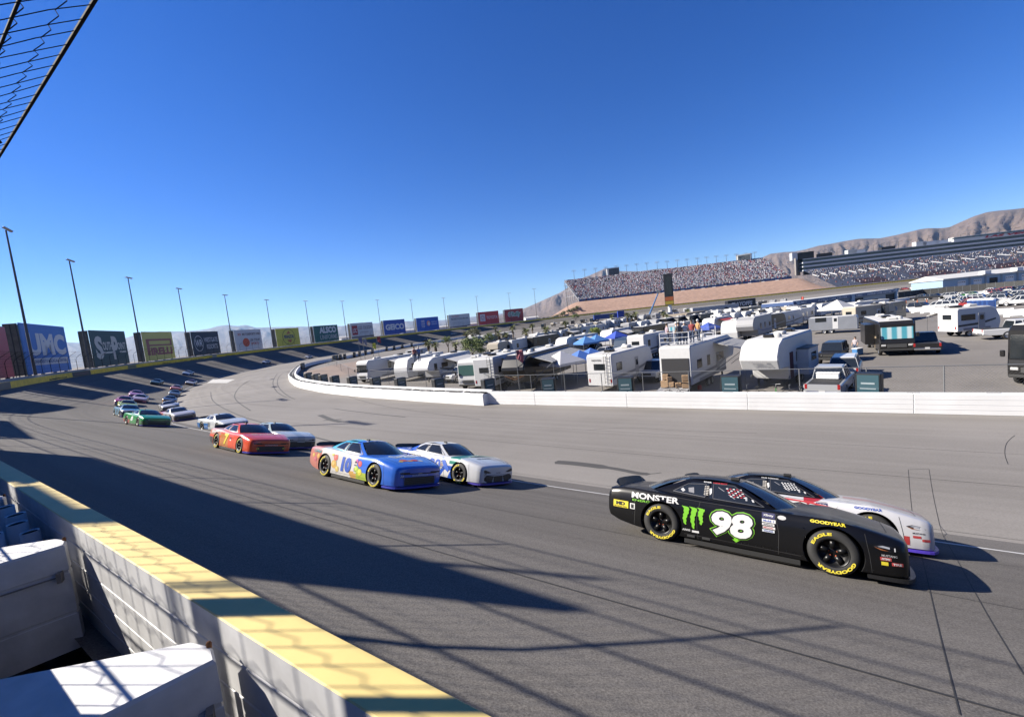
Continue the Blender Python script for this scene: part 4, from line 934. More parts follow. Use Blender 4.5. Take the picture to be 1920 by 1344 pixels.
def seam_strip(mb, fn, pts, w=.007):
    P = []
    for (a, b), (c, e) in zip(pts[:-1], pts[1:]):
        for k in range(8): P.append((a + (c - a) * k / 8, b + (e - b) * k / 8))
    P.append(pts[-1]); rows = []
    for k, p in enumerate(P):
        q0, q1 = P[max(k - 1, 0)], P[min(k + 1, len(P) - 1)]; t = (q1[0] - q0[0], q1[1] - q0[1]); L = math.hypot(*t) + 1e-9; n = (-t[1] / L * w / 2, t[0] / L * w / 2); A, B = fn(p[0] + n[0], p[1] + n[1]), fn(p[0] - n[0], p[1] - n[1])
        if A is None or B is None: continue
        rows.append([A, B])
    if len(rows) > 1: mb.grid(rows)
def seams_mesh():
    mb = MB(); r = dec_R(.004); L_ = lambda x, z: (lambda p: None if p is None else (p[0], -p[1], p[2]))(r(x, z))
    for f in (r, L_):
        for pts in ([(.60, .16), (.62, .50), (.58, .79)], [(-.66, .16), (-.68, .50), (-.62, .82)], [(1.80, .12), (1.78, .40), (1.74, .70)], [(-1.86, .22), (-1.84, .55), (-1.88, .88)], [(-.90, .215), (.92, .205)], [(.62, .80), (-.62, .825), (-1.5, .865)]): seam_strip(mb, f, pts)
    t = dec_T(.004)
    for s_ in (-1, 1): seam_strip(mb, t, [(s_ * .66, .80), (s_ * .66, 1.5), (s_ * .58, 2.02)], .008); seam_strip(mb, t, [(s_ * .62, -1.92), (s_ * .62, -2.3)], .008); seam_strip(mb, t, [(s_ * .34, .98), (s_ * .30, 1.95)], .006)
    seam_strip(mb, t, [(-.58, 2.02), (.58, 2.02)], .008); seam_strip(mb, t, [(-.62, -1.92), (.62, -1.92)], .008)
    f = dec_F(.004); seam_strip(mb, f, [(-.74, .375), (.74, .375)], .01); seam_strip(mb, f, [(-.74, .145), (.74, .145)], .012)
    return mb.mesh('panel_seams', M('seam_dark', (.03, .03, .032), .7), fixn=False)
SEAMS = seams_mesh()
def frame_glint_mesh():  # side window frame lines, paled to stand in for their glints
    mb = MB(); r = dec_R(.014); L_ = lambda x, z: (lambda p: None if p is None else (p[0], -p[1], p[2]))(r(x, z))
    for f in (r, L_):
        for pts in ([(.40, .865), (-.42, .90), (-.44, 1.15), (-.10, 1.15), (.40, .865)], [(-.56, .905), (-1.16, .94), (-.90, 1.10), (-.56, 1.13), (-.56, .905)]): seam_strip(mb, f, pts, .012)
    return mb.mesh('window_frame_glints', M('window_frame_glints', (.16, .16, .17), .4, .5), fixn=False)
FRAME_GLINTS = frame_glint_mesh()
def front_bits():
    mb = MB(); f = dec_F(.012)
    for k in range(4):   # bars of the lower opening
        seam_strip(mb, f, [(-.54, .185 + .05 * k), (.54, .185 + .05 * k)], .008)
    for s_ in (-1, 1): seam_strip(mb, f, [(s_ * .56, .16), (s_ * .60, .37)], .02)
    return mb.mesh('grille_bars', M('grille_bar', (.10, .10, .105), .5), fixn=False)
GBARS = front_bits()
def surf_normal(P): e = .5; return Vector((surf((P[0] - e, P[1])) - surf((P[0] + e, P[1])), surf((P[0], P[1] - e)) - surf((P[0], P[1] + e)), 2 * e)).normalized()
def pose(C_, fwd):
    z = surf_normal(C_); x = Vector(fwd) - z * Vector(fwd).dot(z); x.normalize(); y = z.cross(x); m = Matrix((x, y, z)).transposed().to_4x4(); m.translation = (C_[0], C_[1], surf(C_[:2])); return m
def race_car(label, mw_, body, roof=None, pil=None, split=(.05, .04, .30), near=2, group='race cars on the track', spoiler=None):
    t = thing('race_car', label, 'race car', group=group); t.matrix_world = mw_
    def part(name, me, m=None):
        o = link(name, me, t)
        if m: setmat(o, m)
        return o
    part('body', BODY, body); part('roof', RFM, roof or body); part('pillars', PLM, pil or roof or body); part('windshield', WSM); part('rear_window', BLM)
    for m in SWM: part('side_window', m)
    part('spoiler', SPM); part('splitter', SLM, M('split_%.2f_%.2f_%.2f' % split, split, .4)); part('side_skirt', SKM)
    for x in (-WB, WB):
        for s in (-1, 1):
            w = part('wheel', WHM[0]); w.location = (x, s * .815, WR); 
            if s < 0: w.rotation_euler = (0, 0, math.pi)
            if near >= 1: link('rim', WHM[1], w)
            if near >= 2: link('lug_nuts', WHM[2], w)['kind'] = 'stuff'; link('lettering', WHM[3], w)
    if near >= 1: part('panel_seams', SEAMS)['kind'] = 'stuff'; part('window_frame_glints', FRAME_GLINTS)['kind'] = 'stuff'; part('grille_bars', GBARS)['kind'] = 'stuff'
    mb = MB(); mb.box((-.12, -.25, 1.258), (.16, .05, .06), bev=.012); mb.build('roof_camera', SPOIL, t)
    return t
def headlights(d, amber=(.45, .12, .03)):
    f = dec_F(.006)
    for s in (-1, 1):
        d.poly((.02, .02, .022), f, [(s * .40, .49), (s * .58, .535), (s * .74, .54), (s * .745, .48), (s * .58, .455)])
        d.poly((.55, .56, .6), dec_F(.011), [(s * .48, .49), (s * .58, .522), (s * .58, .49)]).poly(amber, dec_F(.011), [(s * .64, .475), (s * .74, .49), (s * .74, .475), (s * .62, .465)])
def grille(d, c=(.01, .01, .011)):
    f = dec_F(.006); d.rect(c, f, -.56, .16, 1.12, .21, 12, 3); d.rect(c, f, -.62, .455, 1.24, .03, 12, 1)
WT = (.78, .78, .78)
# -- the two lead cars
def two(pr, pf):   # right-hand wheel contacts in the picture -> centre and heading
    a, b = hit(*pr), hit(*pf); f = (b - a).normalized(); l = Vector((-f.y, f.x, 0)); c = (a + b) / 2 + l * .93; return c, f
def one(p, which='nose', yaw=0.0):
    a = hit(*p); psi = psi_fix(psi_of(a)); F = wall_frame(psi); f = Vector((-F[1][0], -F[1][1], 0)); f.rotate(Matrix.Rotation(R(yaw), 3, 'Z')); l = Vector((-f.y, f.x, 0))
    c = {'nose': a - f * 2.24, 'rf': a - f * WB + l * .93, 'rr': a + f * WB + l * .93}[which]; return c, f
c98, f98 = two((1240, 1014), (1563, 1080)); l98 = Vector((-f98.y, f98.x, 0))
BLACKP = paint('paint_black_satin', (.006, .006, .007), rough=.30, coat=.12); BLACKP.node_tree.nodes['Principled BSDF'].inputs['Specular IOR Level'].default_value = .3
car98 = race_car('matt black stock car with green claw mark and white number 98', pose(c98, f98), BLACKP, split=(.015, .015, .016))
d = Decals(); r6, r8 = dec_R(.006), dec_R(.009)
GRN = (.22, .62, .03); YLW = (.80, .66, .04)
d.number(dec_R, '98', -.42, .295, .66, .42, [(GRN, .105, .005), ((.01, .01, .011), .085, .010), (WT, .045, .015)])
for k in range(3):   # three torn claw strokes
    x0 = -.90 + .135 * k; top = .70 - .0 * k; bot = [.385, .33, .42][k]
    pts = []; n = 9; d.hold(True)
    for i in range(n + 1): t = i / n; z = top + (bot - top) * t; pts.append((x0 + .032 - .02 * t + .012 * math.sin(7 * t + k) + .012 * (i % 2), z, .040 * (1 - t) ** .6 + .012))
    for (xa, za, wa), (xb, zb_, wb) in zip(pts[:-1], pts[1:]): d.poly(GRN, r6, [(xa - wa, za), (xa + wa, za), (xb + wb * .9, zb_), (xb - wb * .9, zb_)])
    d.poly(GRN, r6, [(x0 - .045, top + .018), (x0 + .07, top + .005), (x0 + .07, top - .03), (x0 - .005, top - .01)]); d.hold(False)
d.text(WT, r6, 'MONSTER', -1.92, .725, .93, .115, .03, .0); d.text(GRN, r6, 'ENERGY', -1.90, .668, .44, .040, .01)
d.rect(YLW, r6, -2.32, .50, .33, .135); d.text((.01, .01, .01), r8, 'MD', -2.26, .545, .20, .07, .06); d.text((.01, .01, .01), r8, 'MECHANIX WEAR', -2.30, .508, .28, .025, .0)
d.rect(WT, r6, -1.95, .505, .10, .11); d.text((.01, .01, .01), r8, 'ii', -1.93, .52, .06, .08, .05)
d.text(WT, r6, 'ARRIS', -.93, .275, .14, .035, .02); d.rect(WT, r6, -.76, .265, .12, .035)
d.text(YLW, r6, 'GOODYEAR', 1.06, .757, .46, .048, .05)
d.rect((.02, .02, .10), r6, .38, .715, .19, .085); d.text(WT, r8, 'Xfinity', .40, .735, .15, .045, .02); d.rect(WT, r6, .38, .645, .20, .055); d.text((.1, .15, .5), r8, 'Mobil 1', .40, .655, .15, .035, .02)
for i, c in enumerate(((.7, .7, .7), (.75, .7, .7), (.65, .7, .75))): d.rect(c, r6, .38 + .01 * (i % 2), .595 - .052 * i, .18, .038); d.text([(.1, .1, .12), (.5, .05, .06), (.1, .12, .4)][i], r8, ['SUNOCO', 'MOOG', 'WALKER'][i], .40, .602 - .052 * i, .14, .024, .02)
d.disc((.55, .55, .55), r6, .67, .755, .062, .034)
d.poly(GRN, r6, [(-.06, .315), (0, .315), (0, .27), (.03, .27), (-.03, .225), (-.09, .27), (-.06, .27)])
d.rect((.75, .73, .74), dec_R(.004), -1.36, 1.04, .28, .035, 3, 1); d.text(WT, dec_R(.004), 'RIVER', -.62, 1.155, .14, .02, .03); d.text((.6, .04, .05), dec_R(.004), 'HERBST', -.45, 1.152, .24, .022, .03)
for s_, t_, c in ((1.90, 'ASTEMO', (.5, .05, .05)), (2.03, 'TIRE', (.55, .1, .1))): d.rect((.5, .06, .06), dec_R(.004), s_, .36 - .06 * (s_ > 2.0), .13, .045); d.text(WT, dec_R(.007), t_, s_ + .015, .368 - .06 * (s_ > 2.0), .10, .028, .03)
d.rect(YLW, dec_R(.004), 1.91, .292, .08, .05, 2, 1); d.text((.45, .45, .46), dec_R(.004), 'MUSTANG', 1.92, .415, .18, .03, .02)
d.poly((.02, .02, .025), dec_R(.003), [(1.83, .545), (1.92, .575), (2.04, .56), (2.12, .515), (2.02, .49), (1.91, .50)]); d.poly((.42, .44, .5), dec_R(.006), [(1.88, .547), (1.94, .565), (2.02, .552), (2.02, .525)]); d.poly((.45, .14, .03), dec_R(.006), [(1.84, .535), (1.92, .515), (2.01, .497), (1.92, .502)]); d.rect(WT, dec_R(.007), 2.07, .50, .016, .05, 1, 1)
grille(d, (.008, .008, .009)); d.build(car98)
rv = MB()
for i in range(9): x, z = .05 + i * .11, .235; p = dec_R(.004)(x, z); rv.lathe([(.001, .008), (.012, .004), (.012, -.004)], p, 6, ax='y')
for i in range(4): p = dec_R(.004)(1.0 - .01 * i, .26 + .13 * i); rv.lathe([(.001, .008), (.012, .004), (.012, -.004)], p, 6, ax='y')
rv.build('rivets', M('rivet', (.08, .08, .085), .4, .6), car98)['kind'] = 'stuff'
pl = MB()
for i in range(2): c = dec_R(.006)(-.78 + .26 * i, .19); pl.box(c, (.14, .012, .045), bev=.005)
pl.build('jacking_plate', M('rivet_dark', (.03, .03, .031), .5), car98)
def window_detail(car, net=True, red=True):
    "what shows through the near side windows: net, roll bars, pillar tape"
    f = dec_R(.012); d = Decals().hold(True)
    for i in range(6): d.rect((.62, .58, .52), f, -.585, .945 + .028 * i, .075, .014, 1, 1)
    for i in range(5):
        for j in range(5):
            if net: d.rect((.50, .05, .06) if red and (i + j) % 2 else WT, f, -.22 + .055 * i + .02 * j, 1.085 - .030 * j, .034, .016, 1, 1)
    if net: d.poly(WT, f, [(-.50, 1.06), (-.46, 1.07), (-.45, .99), (-.48, .95)]).poly((.35, .35, .38), f, [(-.36, 1.10), (-.345, 1.10), (-.05, .94), (-.07, .935)]).poly((.5, .5, .52), f, [(.10, .99), (.13, .99), (.14, .93), (.11, .93)]).poly((.7, .7, .7), f, [(.20, .96), (.23, .955), (.25, .92), (.22, .92)])
    if net: d.poly((.55, .55, .57), f, [(-1.02, .99), (-.98, 1.02), (-.93, .98), (-.97, .95)]).poly((.25, .25, .27), f, [(-.88, 1.03), (-.78, 1.05), (-.76, .95), (-.86, .96)])
    d.rect((.75, .75, .75), f, .36, .915, .16, .028, 2, 1); d.build(car, 'stuff')
window_detail(car98)
# -- white and silver partner
c00 = c98 + l98 * 2.7 + f98 * .68
P00 = paint('paint_white_black_red', (.62, .62, .65), [((.012, .012, .013), [(-.45, -.55, 0, .0), (-.32, -.22, 0, .42)]), ((.45, .03, .04), [(.31, .22, 0, -.42), (-.24, -.22, 0, .42), (-.2, 1, 0, 0)]), ((.50, .05, .06), [(.16, 0, -1, 0), (-.04, 0, 1, 0), (-.9, 1, 0, 0), (-.62, 0, 0, 1)])])
car00 = race_car('white and silver stock car with black roof and red stripes beside the black leader', pose(c00, f98), P00, BLACKP, BLACKP, split=(.10, .06, .55))
d = Decals(); d.number(dec_R, '00', -.35, .40, .62, .33, [(WT, .12, .005), ((.01, .01, .011), .09, .010), ((.35, .02, .03), .04, .015)])
d.rect((.02, .02, .10), r6, .42, .70, .20, .085); d.text(WT, r8, 'Xfinity', .44, .72, .16, .045, .02); d.rect(WT, r6, .42, .635, .20, .05); d.text((.1, .15, .5), r8, 'Mobil 1', .44, .645, .15, .03, .02); d.disc((.75, .7, .7), r6, .72, .74, .06, .034)
d.hold(True)
for (xa, za), (xb, zb_) in zip(((-.55, .80), (-.1, .80), (.3, .78), (.65, .73)), ((-.1, .80), (.3, .78), (.65, .73), (1.0, .66))): d.poly((.48, .03, .04), r8, [(xa, za - .035), (xb, zb_ - .03), (xb, zb_), (xa, za)])
d.hold(False); d.text((.03, .08, .40), r6, 'GOODYEAR', 1.06, .757, .44, .048, .05)
d.poly((.02, .02, .025), dec_R(.003), [(1.83, .545), (1.92, .575), (2.04, .56), (2.12, .515), (2.02, .49), (1.91, .50)]); d.poly((.42, .44, .5), dec_R(.006), [(1.88, .547), (1.94, .565), (2.02, .552), (2.02, .525)]); d.poly((.45, .14, .03), dec_R(.006), [(1.84, .535), (1.92, .515), (2.01, .497), (1.92, .502)])
d.rect((.45, .05, .05), dec_R(.004), 1.79, .20, .08, .16, 1, 2); d.rect((.5, .06, .06), dec_R(.004), 1.92, .34, .12, .045); d.rect((.5, .06, .06), dec_R(.004), 2.05, .29, .12, .045); d.text((.05, .05, .06), dec_R(.004), 'MUSTANG', 1.92, .415, .18, .03, .02)
d.text(WT, dec_R(.004), 'HAAS TOOLING', -.62, 1.155, .34, .02, .03); grille(d); d.build(car00); window_detail(car00, True, False)
# -- the second pair
c10, f10 = two((606, 893), (696, 914.5))
P10 = paint('paint_fruit_blue', (.035, .16, .70), [((.70, .68, .66), [(.50, -1, 0, -.1), (-.0, 0, 0, 1)]), ((.55, .20, .16), [(-1.55, -1, 0, -.0), (.72, -.2, 0, -1)]), ((.62, .36, .10), [(.62, -1, 0, 0), (-.25, 1, 0, .8), (.34, 0, 0, -1)]), ((.40, .50, .05), [(-.42, 1, 0, 0), (1.0, -1, 0, 0), (.36, 0, 0, -1)])])
R10 = paint('paint_sky_blue_roof', (.07, .42, .62), [((.035, .16, .70), [(.22, 1, 0, 0)]), ((.62, .55, .10), [(-.2, -1, 0, 0), (.75, 1, 0, 0), (.26, 0, -1, 0)])])
car10 = race_car('blue stock car with fruit pictures and blue number 10 on its white door', pose(c10, f10), P10, R10, R10, split=(.03, .05, .45))
d = Decals(); d.number(dec_R, '10', -.42, .27, .56, .46, [(WT, .10, .005), ((.03, .10, .50), .07, .012)])
for x, z, rr, c in ((-1.62, .47, .11, (.62, .10, .08)), (-1.75, .62, .09, (.65, .35, .08)), (-1.95, .50, .09, (.5, .12, .16)), (-2.1, .62, .07, (.62, .42, .10)), (-.80, .45, .14, (.66, .40, .10)), (-.74, .66, .11, (.66, .14, .12)), (-.62, .32, .10, (.68, .50, .16)), (-.90, .74, .06, (.62, .55, .12)), (.44, .42, .12, (.42, .55, .06)), (.62, .36, .11, (.66, .58, .05)), (.60, .60, .10, (.60, .08, .10)), (.42, .66, .07, (.5, .1, .35))): d.disc(c, r6, x, z, rr, rr * .9).disc([min(.8, q * 1.25 + .06) for q in c], r8, x - .02, z + .02, rr * .5, rr * .45)
d.text((.03, .30, .36), r6, 'Cirkul', -2.12, .725, .52, .12, .02); d.rect((.02, .02, .05), r6, .32, .60, .12, .05)
for i in range(5): d.rect([(.1, .1, .2), (.6, .6, .6), (.3, .1, .1)][i % 3], r6, .30, .52 - .055 * i, .13, .035)
t6 = dec_T(.006)
for i, (u, v, c, q) in enumerate(((-.25, 1.72, (.60, .12, .06), .13), (-.05, 1.78, (.62, .30, .10), .10), (.15, 1.74, (.58, .08, .06), .12), (.34, 1.80, (.7, .66, .60), .09), (-.40, 1.80, (.62, .5, .1), .08))): d.disc(c, t6, u, v, q, q * .7)
d.text((.62, .70, .74), t6, 'Cirkul', -.45, 1.45, .90, -.32, .03, .0)
d.text((.70, .72, .76), dec_F(.008), 'CAMARO', -.30, .40, .60, .042, .03); d.text(WT, dec_F(.008), '10', -.72, .38, .12, .065, .04, .2); d.poly((.7, .6, .3), dec_F(.008), [(-.06, .475), (.06, .475), (.08, .458), (-.08, .458)]); grille(d); d.rect((.006, .006, .007), dec_F(.006), -.74, .475, .34, .04); d.rect((.006, .006, .007), dec_F(.006), .40, .475, .34, .04)
d.text(WT, dec_T(.02), 'HEMRIC', -.2, .05, .4, -.05, .02); d.build(car10); window_detail(car10, False)
P20 = paint('paint_white_blue_swoosh', (.66, .67, .69), [((.03, .10, .50), [(-.1, 1, 0, -.9), (.95, -1, 0, .6), (.55, 0, 0, -1)]), ((.70, .70, .71), [(-.28, 1, 0, -.9), (.70, -1, 0, .6), (.40, 0, 0, -1)]), ((.02, .22, .16), [(-.85, 1, 0, 0), (.25, -.35, 0, 1), (-.62, 0, 0, 1), (1.35, -1, 0, 0)]), ((.03, .10, .50), [(-1.1, -1, 0, 0), (-.2, 0, 0, .3)])])
c20, f20 = one((858, 908), 'rf'); f20 = f10; c20 = hit(858, 908) - f20 * WB + Vector((-f20.y, f20.x, 0)) * .93
car20 = race_car('white stock car with blue and green swooshes beside the fruit car', pose(c20, f20), P20, split=(.09, .07, .45))
d = Decals(); d.number(dec_R, '20', -.16, .30, .58, .44, [(WT, .09, .005), ((.03, .10, .50), .04, .009)]); d.hold(True)
for (xa, za, wa), (xb, zb_, wb) in zip(*(lambda W: (W[:-1], W[1:]))([(.46, .80, .05), (.56, .70, .075), (.66, .56, .095), (.78, .42, .10), (.90, .34, .085), (1.0, .30, .06)])): d.poly((.03, .12, .58), dec_R(.012), [(xa - wa, za), (xa + wa, za + .02), (xb + wb, zb_ + .02), (xb - wb, zb_)])
d.hold(False); d.hold(True)
for (xa, za, wa), (xb, zb_, wb) in zip(*(lambda W: (W[:-1], W[1:]))([(-1.55, .62, .05), (-1.2, .66, .05), (-.8, .58, .06), (-.3, .30, .07), (.1, .22, .04)])): d.poly((.03, .12, .58), dec_R(.010), [(xa, za - wa), (xb, zb_ - wb), (xb, zb_ + wb), (xa, za + wa)])
d.hold(False); d.text((.03, .04, .10), r6, 'THE BARKER', -1.62, .72, 1.0, .085, .02, .2)
for i in range(5): d.rect([(.1, .1, .2), (.25, .25, .25), (.3, .1, .1)][i % 3], r6, .42, .64 - .055 * i, .12, .035)
d.text((.03, .04, .06), t6, 'CRC', -.3, 1.35, .6, -.22, .05); d.text((.03, .04, .06), t6, 'BRAKES', -.35, 1.62, .7, -.10, .03)
d.poly((.01, .01, .012), dec_F(.008), [(-.72, .15), (-.32, .15), (-.24, .34), (-.60, .38), (-.72, .31)]).poly((.01, .01, .012), dec_F(.008), [(.72, .15), (.32, .15), (.24, .34), (.60, .38), (.72, .31)]).rect((.01, .01, .012), dec_F(.006), -.24, .15, .48, .18)
for s in (-1, 1): d.poly((.02, .02, .025), dec_F(.006), [(s * .36, .45), (s * .68, .55), (s * .745, .54), (s * .74, .46), (s * .52, .435)])
d.text((.05, .05, .06), dec_F(.008), 'SUPRA', -.12, .42, .24, .035, .02); d.text((.1, .1, .12), dec_F(.008), '20', -.72, .40, .11, .05, .03); d.build(car20); window_detail(car20, False)
# -- the red car and the rest of the field
c7, f7 = two((400, 839), (448.5, 850.5))
P7 = paint('paint_red_orange', (.80, .085, .02), [((.62, .22, .05), [(.0, -1, 0, 0), (.9, 1, 0, 0), (.72, 0, 0, -1)]), ((.62, .30, .22), [(-.9, -1, 0, 0), (-.62, 0, 0, 1)]), ((.012, .012, .013), [(-1.75, -1, 0, 0), (.5, 0, 0, -1)])])
car7 = race_car('red orange stock car with a yellow number 7 on its door', pose(c7, f7), P7, split=(.05, .04, .40))
d = Decals(); d.number(dec_R, '7', -.50, .24, .50, .52, [((.01, .01, .011), .08, .005), ((.80, .62, .04), .05, .009)]); d.text(WT, r6, 'BRANDT', -2.05, .70, .85, .12, .04); d.rect((.03, .03, .12), r6, .2, .55, .14, .07); d.rect(WT, r6, .2, .47, .14, .06); d.text((.70, .70, .70), dec_F(.008), 'CAMARO', -.28, .40, .56, .042, .03); d.text((.6, .45, .42), t6, 'BRANDT', -.55, 1.55, 1.1, -.26, .03); grille(d); d.rect((.006, .006, .007), dec_F(.006), -.74, .475, .34, .04); d.rect((.006, .006, .007), dec_F(.006), .40, .475, .34, .04); d.rect((.75, .65, .05), dec_F(.007), -.62, .25, .12, .06); d.rect((.75, .65, .05), dec_F(.007), .5, .25, .12, .06); d.build(car7); window_detail(car7, False)
FIELD = [  # px, which contact, body colours, label, near level
 ((563, 843), 'nose', ('white_teal', (.62, .65, .66), [((.03, .30, .32), [(-1.3, -1, 0, 0)]), ((.02, .05, .06), [(-2.05, 1, 0, 0), (.42, 0, 0, -1)]), ((.40, .46, .48), [(-.95, 1, 0, 0), (.2, 0, -1, 0)])]), 'white stock car with teal tail and dark nose beside the red car', 1, (.50, .62, .64)),
 ((379, 804), 'rr', ('white_blue', (.64, .67, .70), [((.04, .18, .50), [(-.4, -1, 0, .3), (.6, 0, 0, -1)]), ((.02, .04, .09), [(-1.2, 1, 0, 0), (.6, 0, 0, -1)])]), 'white and pale blue stock car tucked behind the red car', 1, None),
 ((294, 800.5), 'nose', ('green', (.025, .30, .07), [((.45, .06, .05), [(-.6, -1, 0, 0), (.42, 0, 0, -1)]), ((.02, .10, .04), [(-1.9, 1, 0, 0), (.45, 0, 0, -1)])]), 'bright green stock car leading the pack on the high line', 1, None),
 ((349, 788), 'nose', ('silver', (.52, .50, .52), [((.10, .06, .07), [(-2.0, 1, 0, 0), (.5, 0, 0, -1)]), ((.35, .06, .08), [(-.9, -1, 0, 0)])]), 'silver white stock car beside the bright green one', 1, None),
 ((249, 783), 'nose', ('blue_navy', (.06, .22, .36), [((.03, .04, .08), [(-1.6, 1, 0, 0), (.62, 0, 0, -1)]), ((.45, .45, .48), [(-1.9, 1, 0, 0), (-.55, 0, 0, 1)])]), 'light blue and navy stock car just behind the green one', 1, None),
 ((322, 769.5), 'nose', ('white_grey', (.60, .60, .61), [((.05, .05, .06), [(-2.0, 1, 0, 0), (.5, 0, 0, -1)])]), 'plain white stock car following the silver one', 1, None),
 ((238, 770), 'nose', ('lime', (.42, .52, .03), [((.10, .25, .45), [(-1.3, 1, 0, 0), (.62, 0, 0, -1)])]), 'lime yellow and blue stock car in the outer line', 0, (.42, .52, .03)),
 ((229, 761), 'nose', ('rose', (.55, .10, .16), [((.5, .45, .45), [(-1.9, 1, 0, 0), (.5, 0, 0, -1)])]), 'rose red stock car farthest to the left on the track', 0, None),
 ((316, 757), 'nose', ('black_orange', (.06, .06, .07), [((.45, .20, .06), [(-1.9, 1, 0, 0), (.6, 0, 0, -1)])]), 'black stock car with an orange nose in the inner line', 0, None),
 ((253, 746.5), 'nose', ('pink', (.60, .26, .42), [((.2, .12, .30), [(-2.0, 1, 0, 0), (.5, 0, 0, -1)])]), 'pink stock car at the back of the outer line', 0, (.60, .26, .42)),
 ((258, 755.5), 'nose', ('blush', (.62, .50, .55), [((.45, .12, .2), [(-1.9, 1, 0, 0), (.5, 0, 0, -1)])]), 'pale blush stock car right ahead of the pink one', 0, None),
 ((325, 743.5), 'nose', ('slate', (.10, .14, .16), [((.35, .36, .38), [(-2.0, 1, 0, 0)])]), 'slate grey stock car ahead of the red and white one', 0, None),
 ((327, 733), 'nose', ('orange_white', (.60, .22, .14), [((.60, .58, .58), [(-.0, -1, 0, 0)]), ((.55, .10, .04), [(-1.8, 1, 0, 0), (.6, 0, 0, -1)])]), 'orange and white stock car at the back of the inner line', 0, None),
 ((354, 722), 'nose', ('white_red', (.64, .62, .60), [((.40, .20, .05), [(-2.1, 1, 0, 0), (.5, 0, 0, -1)])]), 'white stock car with a dark red roof low on the banking', 0, (.25, .03, .03)),
 ((289, 721.5), 'nose', ('forest', (.05, .10, .10), [((.12, .18, .17), [(-1.6, 1, 0, 0), (-.6, 0, 0, 1)])]), 'dark green stock car on its own high on the banking', 0, None),
 ((347, 703.5), 'nose', ('ice_blue', (.42, .50, .62), [((.10, .20, .45), [(-1.9, 1, 0, 0), (.55, 0, 0, -1)])]), 'ice blue stock car in a lit gap between billboard shadows', 0, None),
 ((494, 681.5), 'nose', ('pale_steel', (.36, .40, .50), []), 'pale steel blue stock car entering a lit stripe of the far banking', 0, None),
 ((574, 671.5), 'nose', ('far_white', (.62, .61, .60), []), 'small white stock car at the foot of the far banking', 0, None),
 ((792, 639), 'nose', ('far_black', (.05, .03, .03), []), 'tiny dark stock car far round the turn', 0, None),
 ((846, 627), 'nose', ('far_pale', (.45, .46, .48), []), 'tiny pale stock car farthest away in the turn', 0, None)]
for px, wh, (nm, base, lay), lab, near, roof in FIELD:
    c, f = one(px, wh); o = race_car(lab, pose(c, f), paint('paint_' + nm, base, lay), paint('paint_roof_' + nm, roof) if roof else None, split=(.08, .08, .2) if near == 0 else (.06, .05, .35), near=near)
    d = Decals(); grille(d)
    if near: headlights(d); d.number(dec_R, {'green': '8', 'silver': '39', 'white_teal': '26', 'white_blue': '21', 'blue_navy': '18', 'white_grey': '2'}[nm], -.4, .34, .5, .36, [((.02, .02, .03) if nm != 'green' else WT, .05, .006)])
    if nm == 'green': d.text((.45, .55, .48), t6, 'FIELD', -.5, 1.45, 1.0, -.2, .03)
    d.build(o)
# ------------------------------------------------------------------ inner wall, its display boxes and the chain link fence
WW = M('white_wall_paint', (1.0, 1.0, 1.0), .6, noise=.06, scale=.8)
iw = thing('inner_wall', 'long straight white concrete wall between the apron and the caravans', 'wall')
def seg_wall(name, a, b, h, th, mat, parent, base=None, bev=.02):
    a, b = np.array(a), np.array(b); c = (a + b) / 2; L = float(np.linalg.norm(b - a)); rz = math.atan2(b[1] - a[1], b[0] - a[0]); z = zflat(c) if base is None else base
    mb = MB(); mb.box((c[0], c[1], z + h / 2), (L - .012, th, h), rz, bev=bev); return mb.build(name, mat, parent)
for k in range(-10, 3):
    a0 = k * 7.6 + 2.0; P0 = DD * a0 + NN * 29.5; P1 = DD * min(a0 + 7.6, 22.6) + NN * 29.5; o = seg_wall('wall_panel', P0, P1, 1.06, .45, WW, iw)
    g = MB()
    for zz in (.26, .52, .78): q0, q1 = DD * a0 + NN * 29.272, DD * min(a0 + 7.6, 22.6) + NN * 29.272; g.tube([(q0[0], q0[1], zz), (q1[0], q1[1], zz)], .008, 3)
    g.build('board_line', M('board_line', (.80, .80, .80), .7), o)
for k in range(26): P = DD * (-52 + 2.9 * k) + NN * 29.5; mb = MB(); mb.box((P[0], P[1], 1.08), (.5, .12, .04), math.atan2(DD[1], DD[0])); mb.build('lifting_lug', M('lug_grey', (.55, .55, .55), .6), iw)
fw = thing('foam_barrier', 'white foam barrier with a black torn top curving round the infield bend', 'wall')
_nrm = [(lambda t: np.array([t[1], -t[0]]) / np.linalg.norm(t))(IWC[min(i + 1, len(IWC) - 1)] - IWC[max(i - 1, 0)]) for i in range(len(IWC))]
for i in range(0, len(IWC) - 1, 7):   # a curved block spans several metres of the bend
    js = range(i, min(i + 8, len(IWC))); mb = MB(); rows = []
    for q, j in enumerate(js):
        p = IWC[j].copy(); e = (IWC[min(j + 1, len(IWC) - 1)] - IWC[max(j - 1, 0)]); e /= np.linalg.norm(e)
        if q == 0: p = p + e * .015
        z = zflat(p); rows.append([(p[0] + _nrm[j][0] * a, p[1] + _nrm[j][1] * a, z + h) for a, h in ((-.32, 0), (-.33, .95), (-.27, 1.02), (.27, 1.02), (.33, .95), (.33, 0))])
    mb.grid(rows, close=True); mb.f += [tuple(range(6)), tuple(range(len(mb.v) - 6, len(mb.v)))]; mb.m += [0, 0]; mb.build('barrier_block', WW, fw)
tb_ = MB(); rng = random.Random(5)
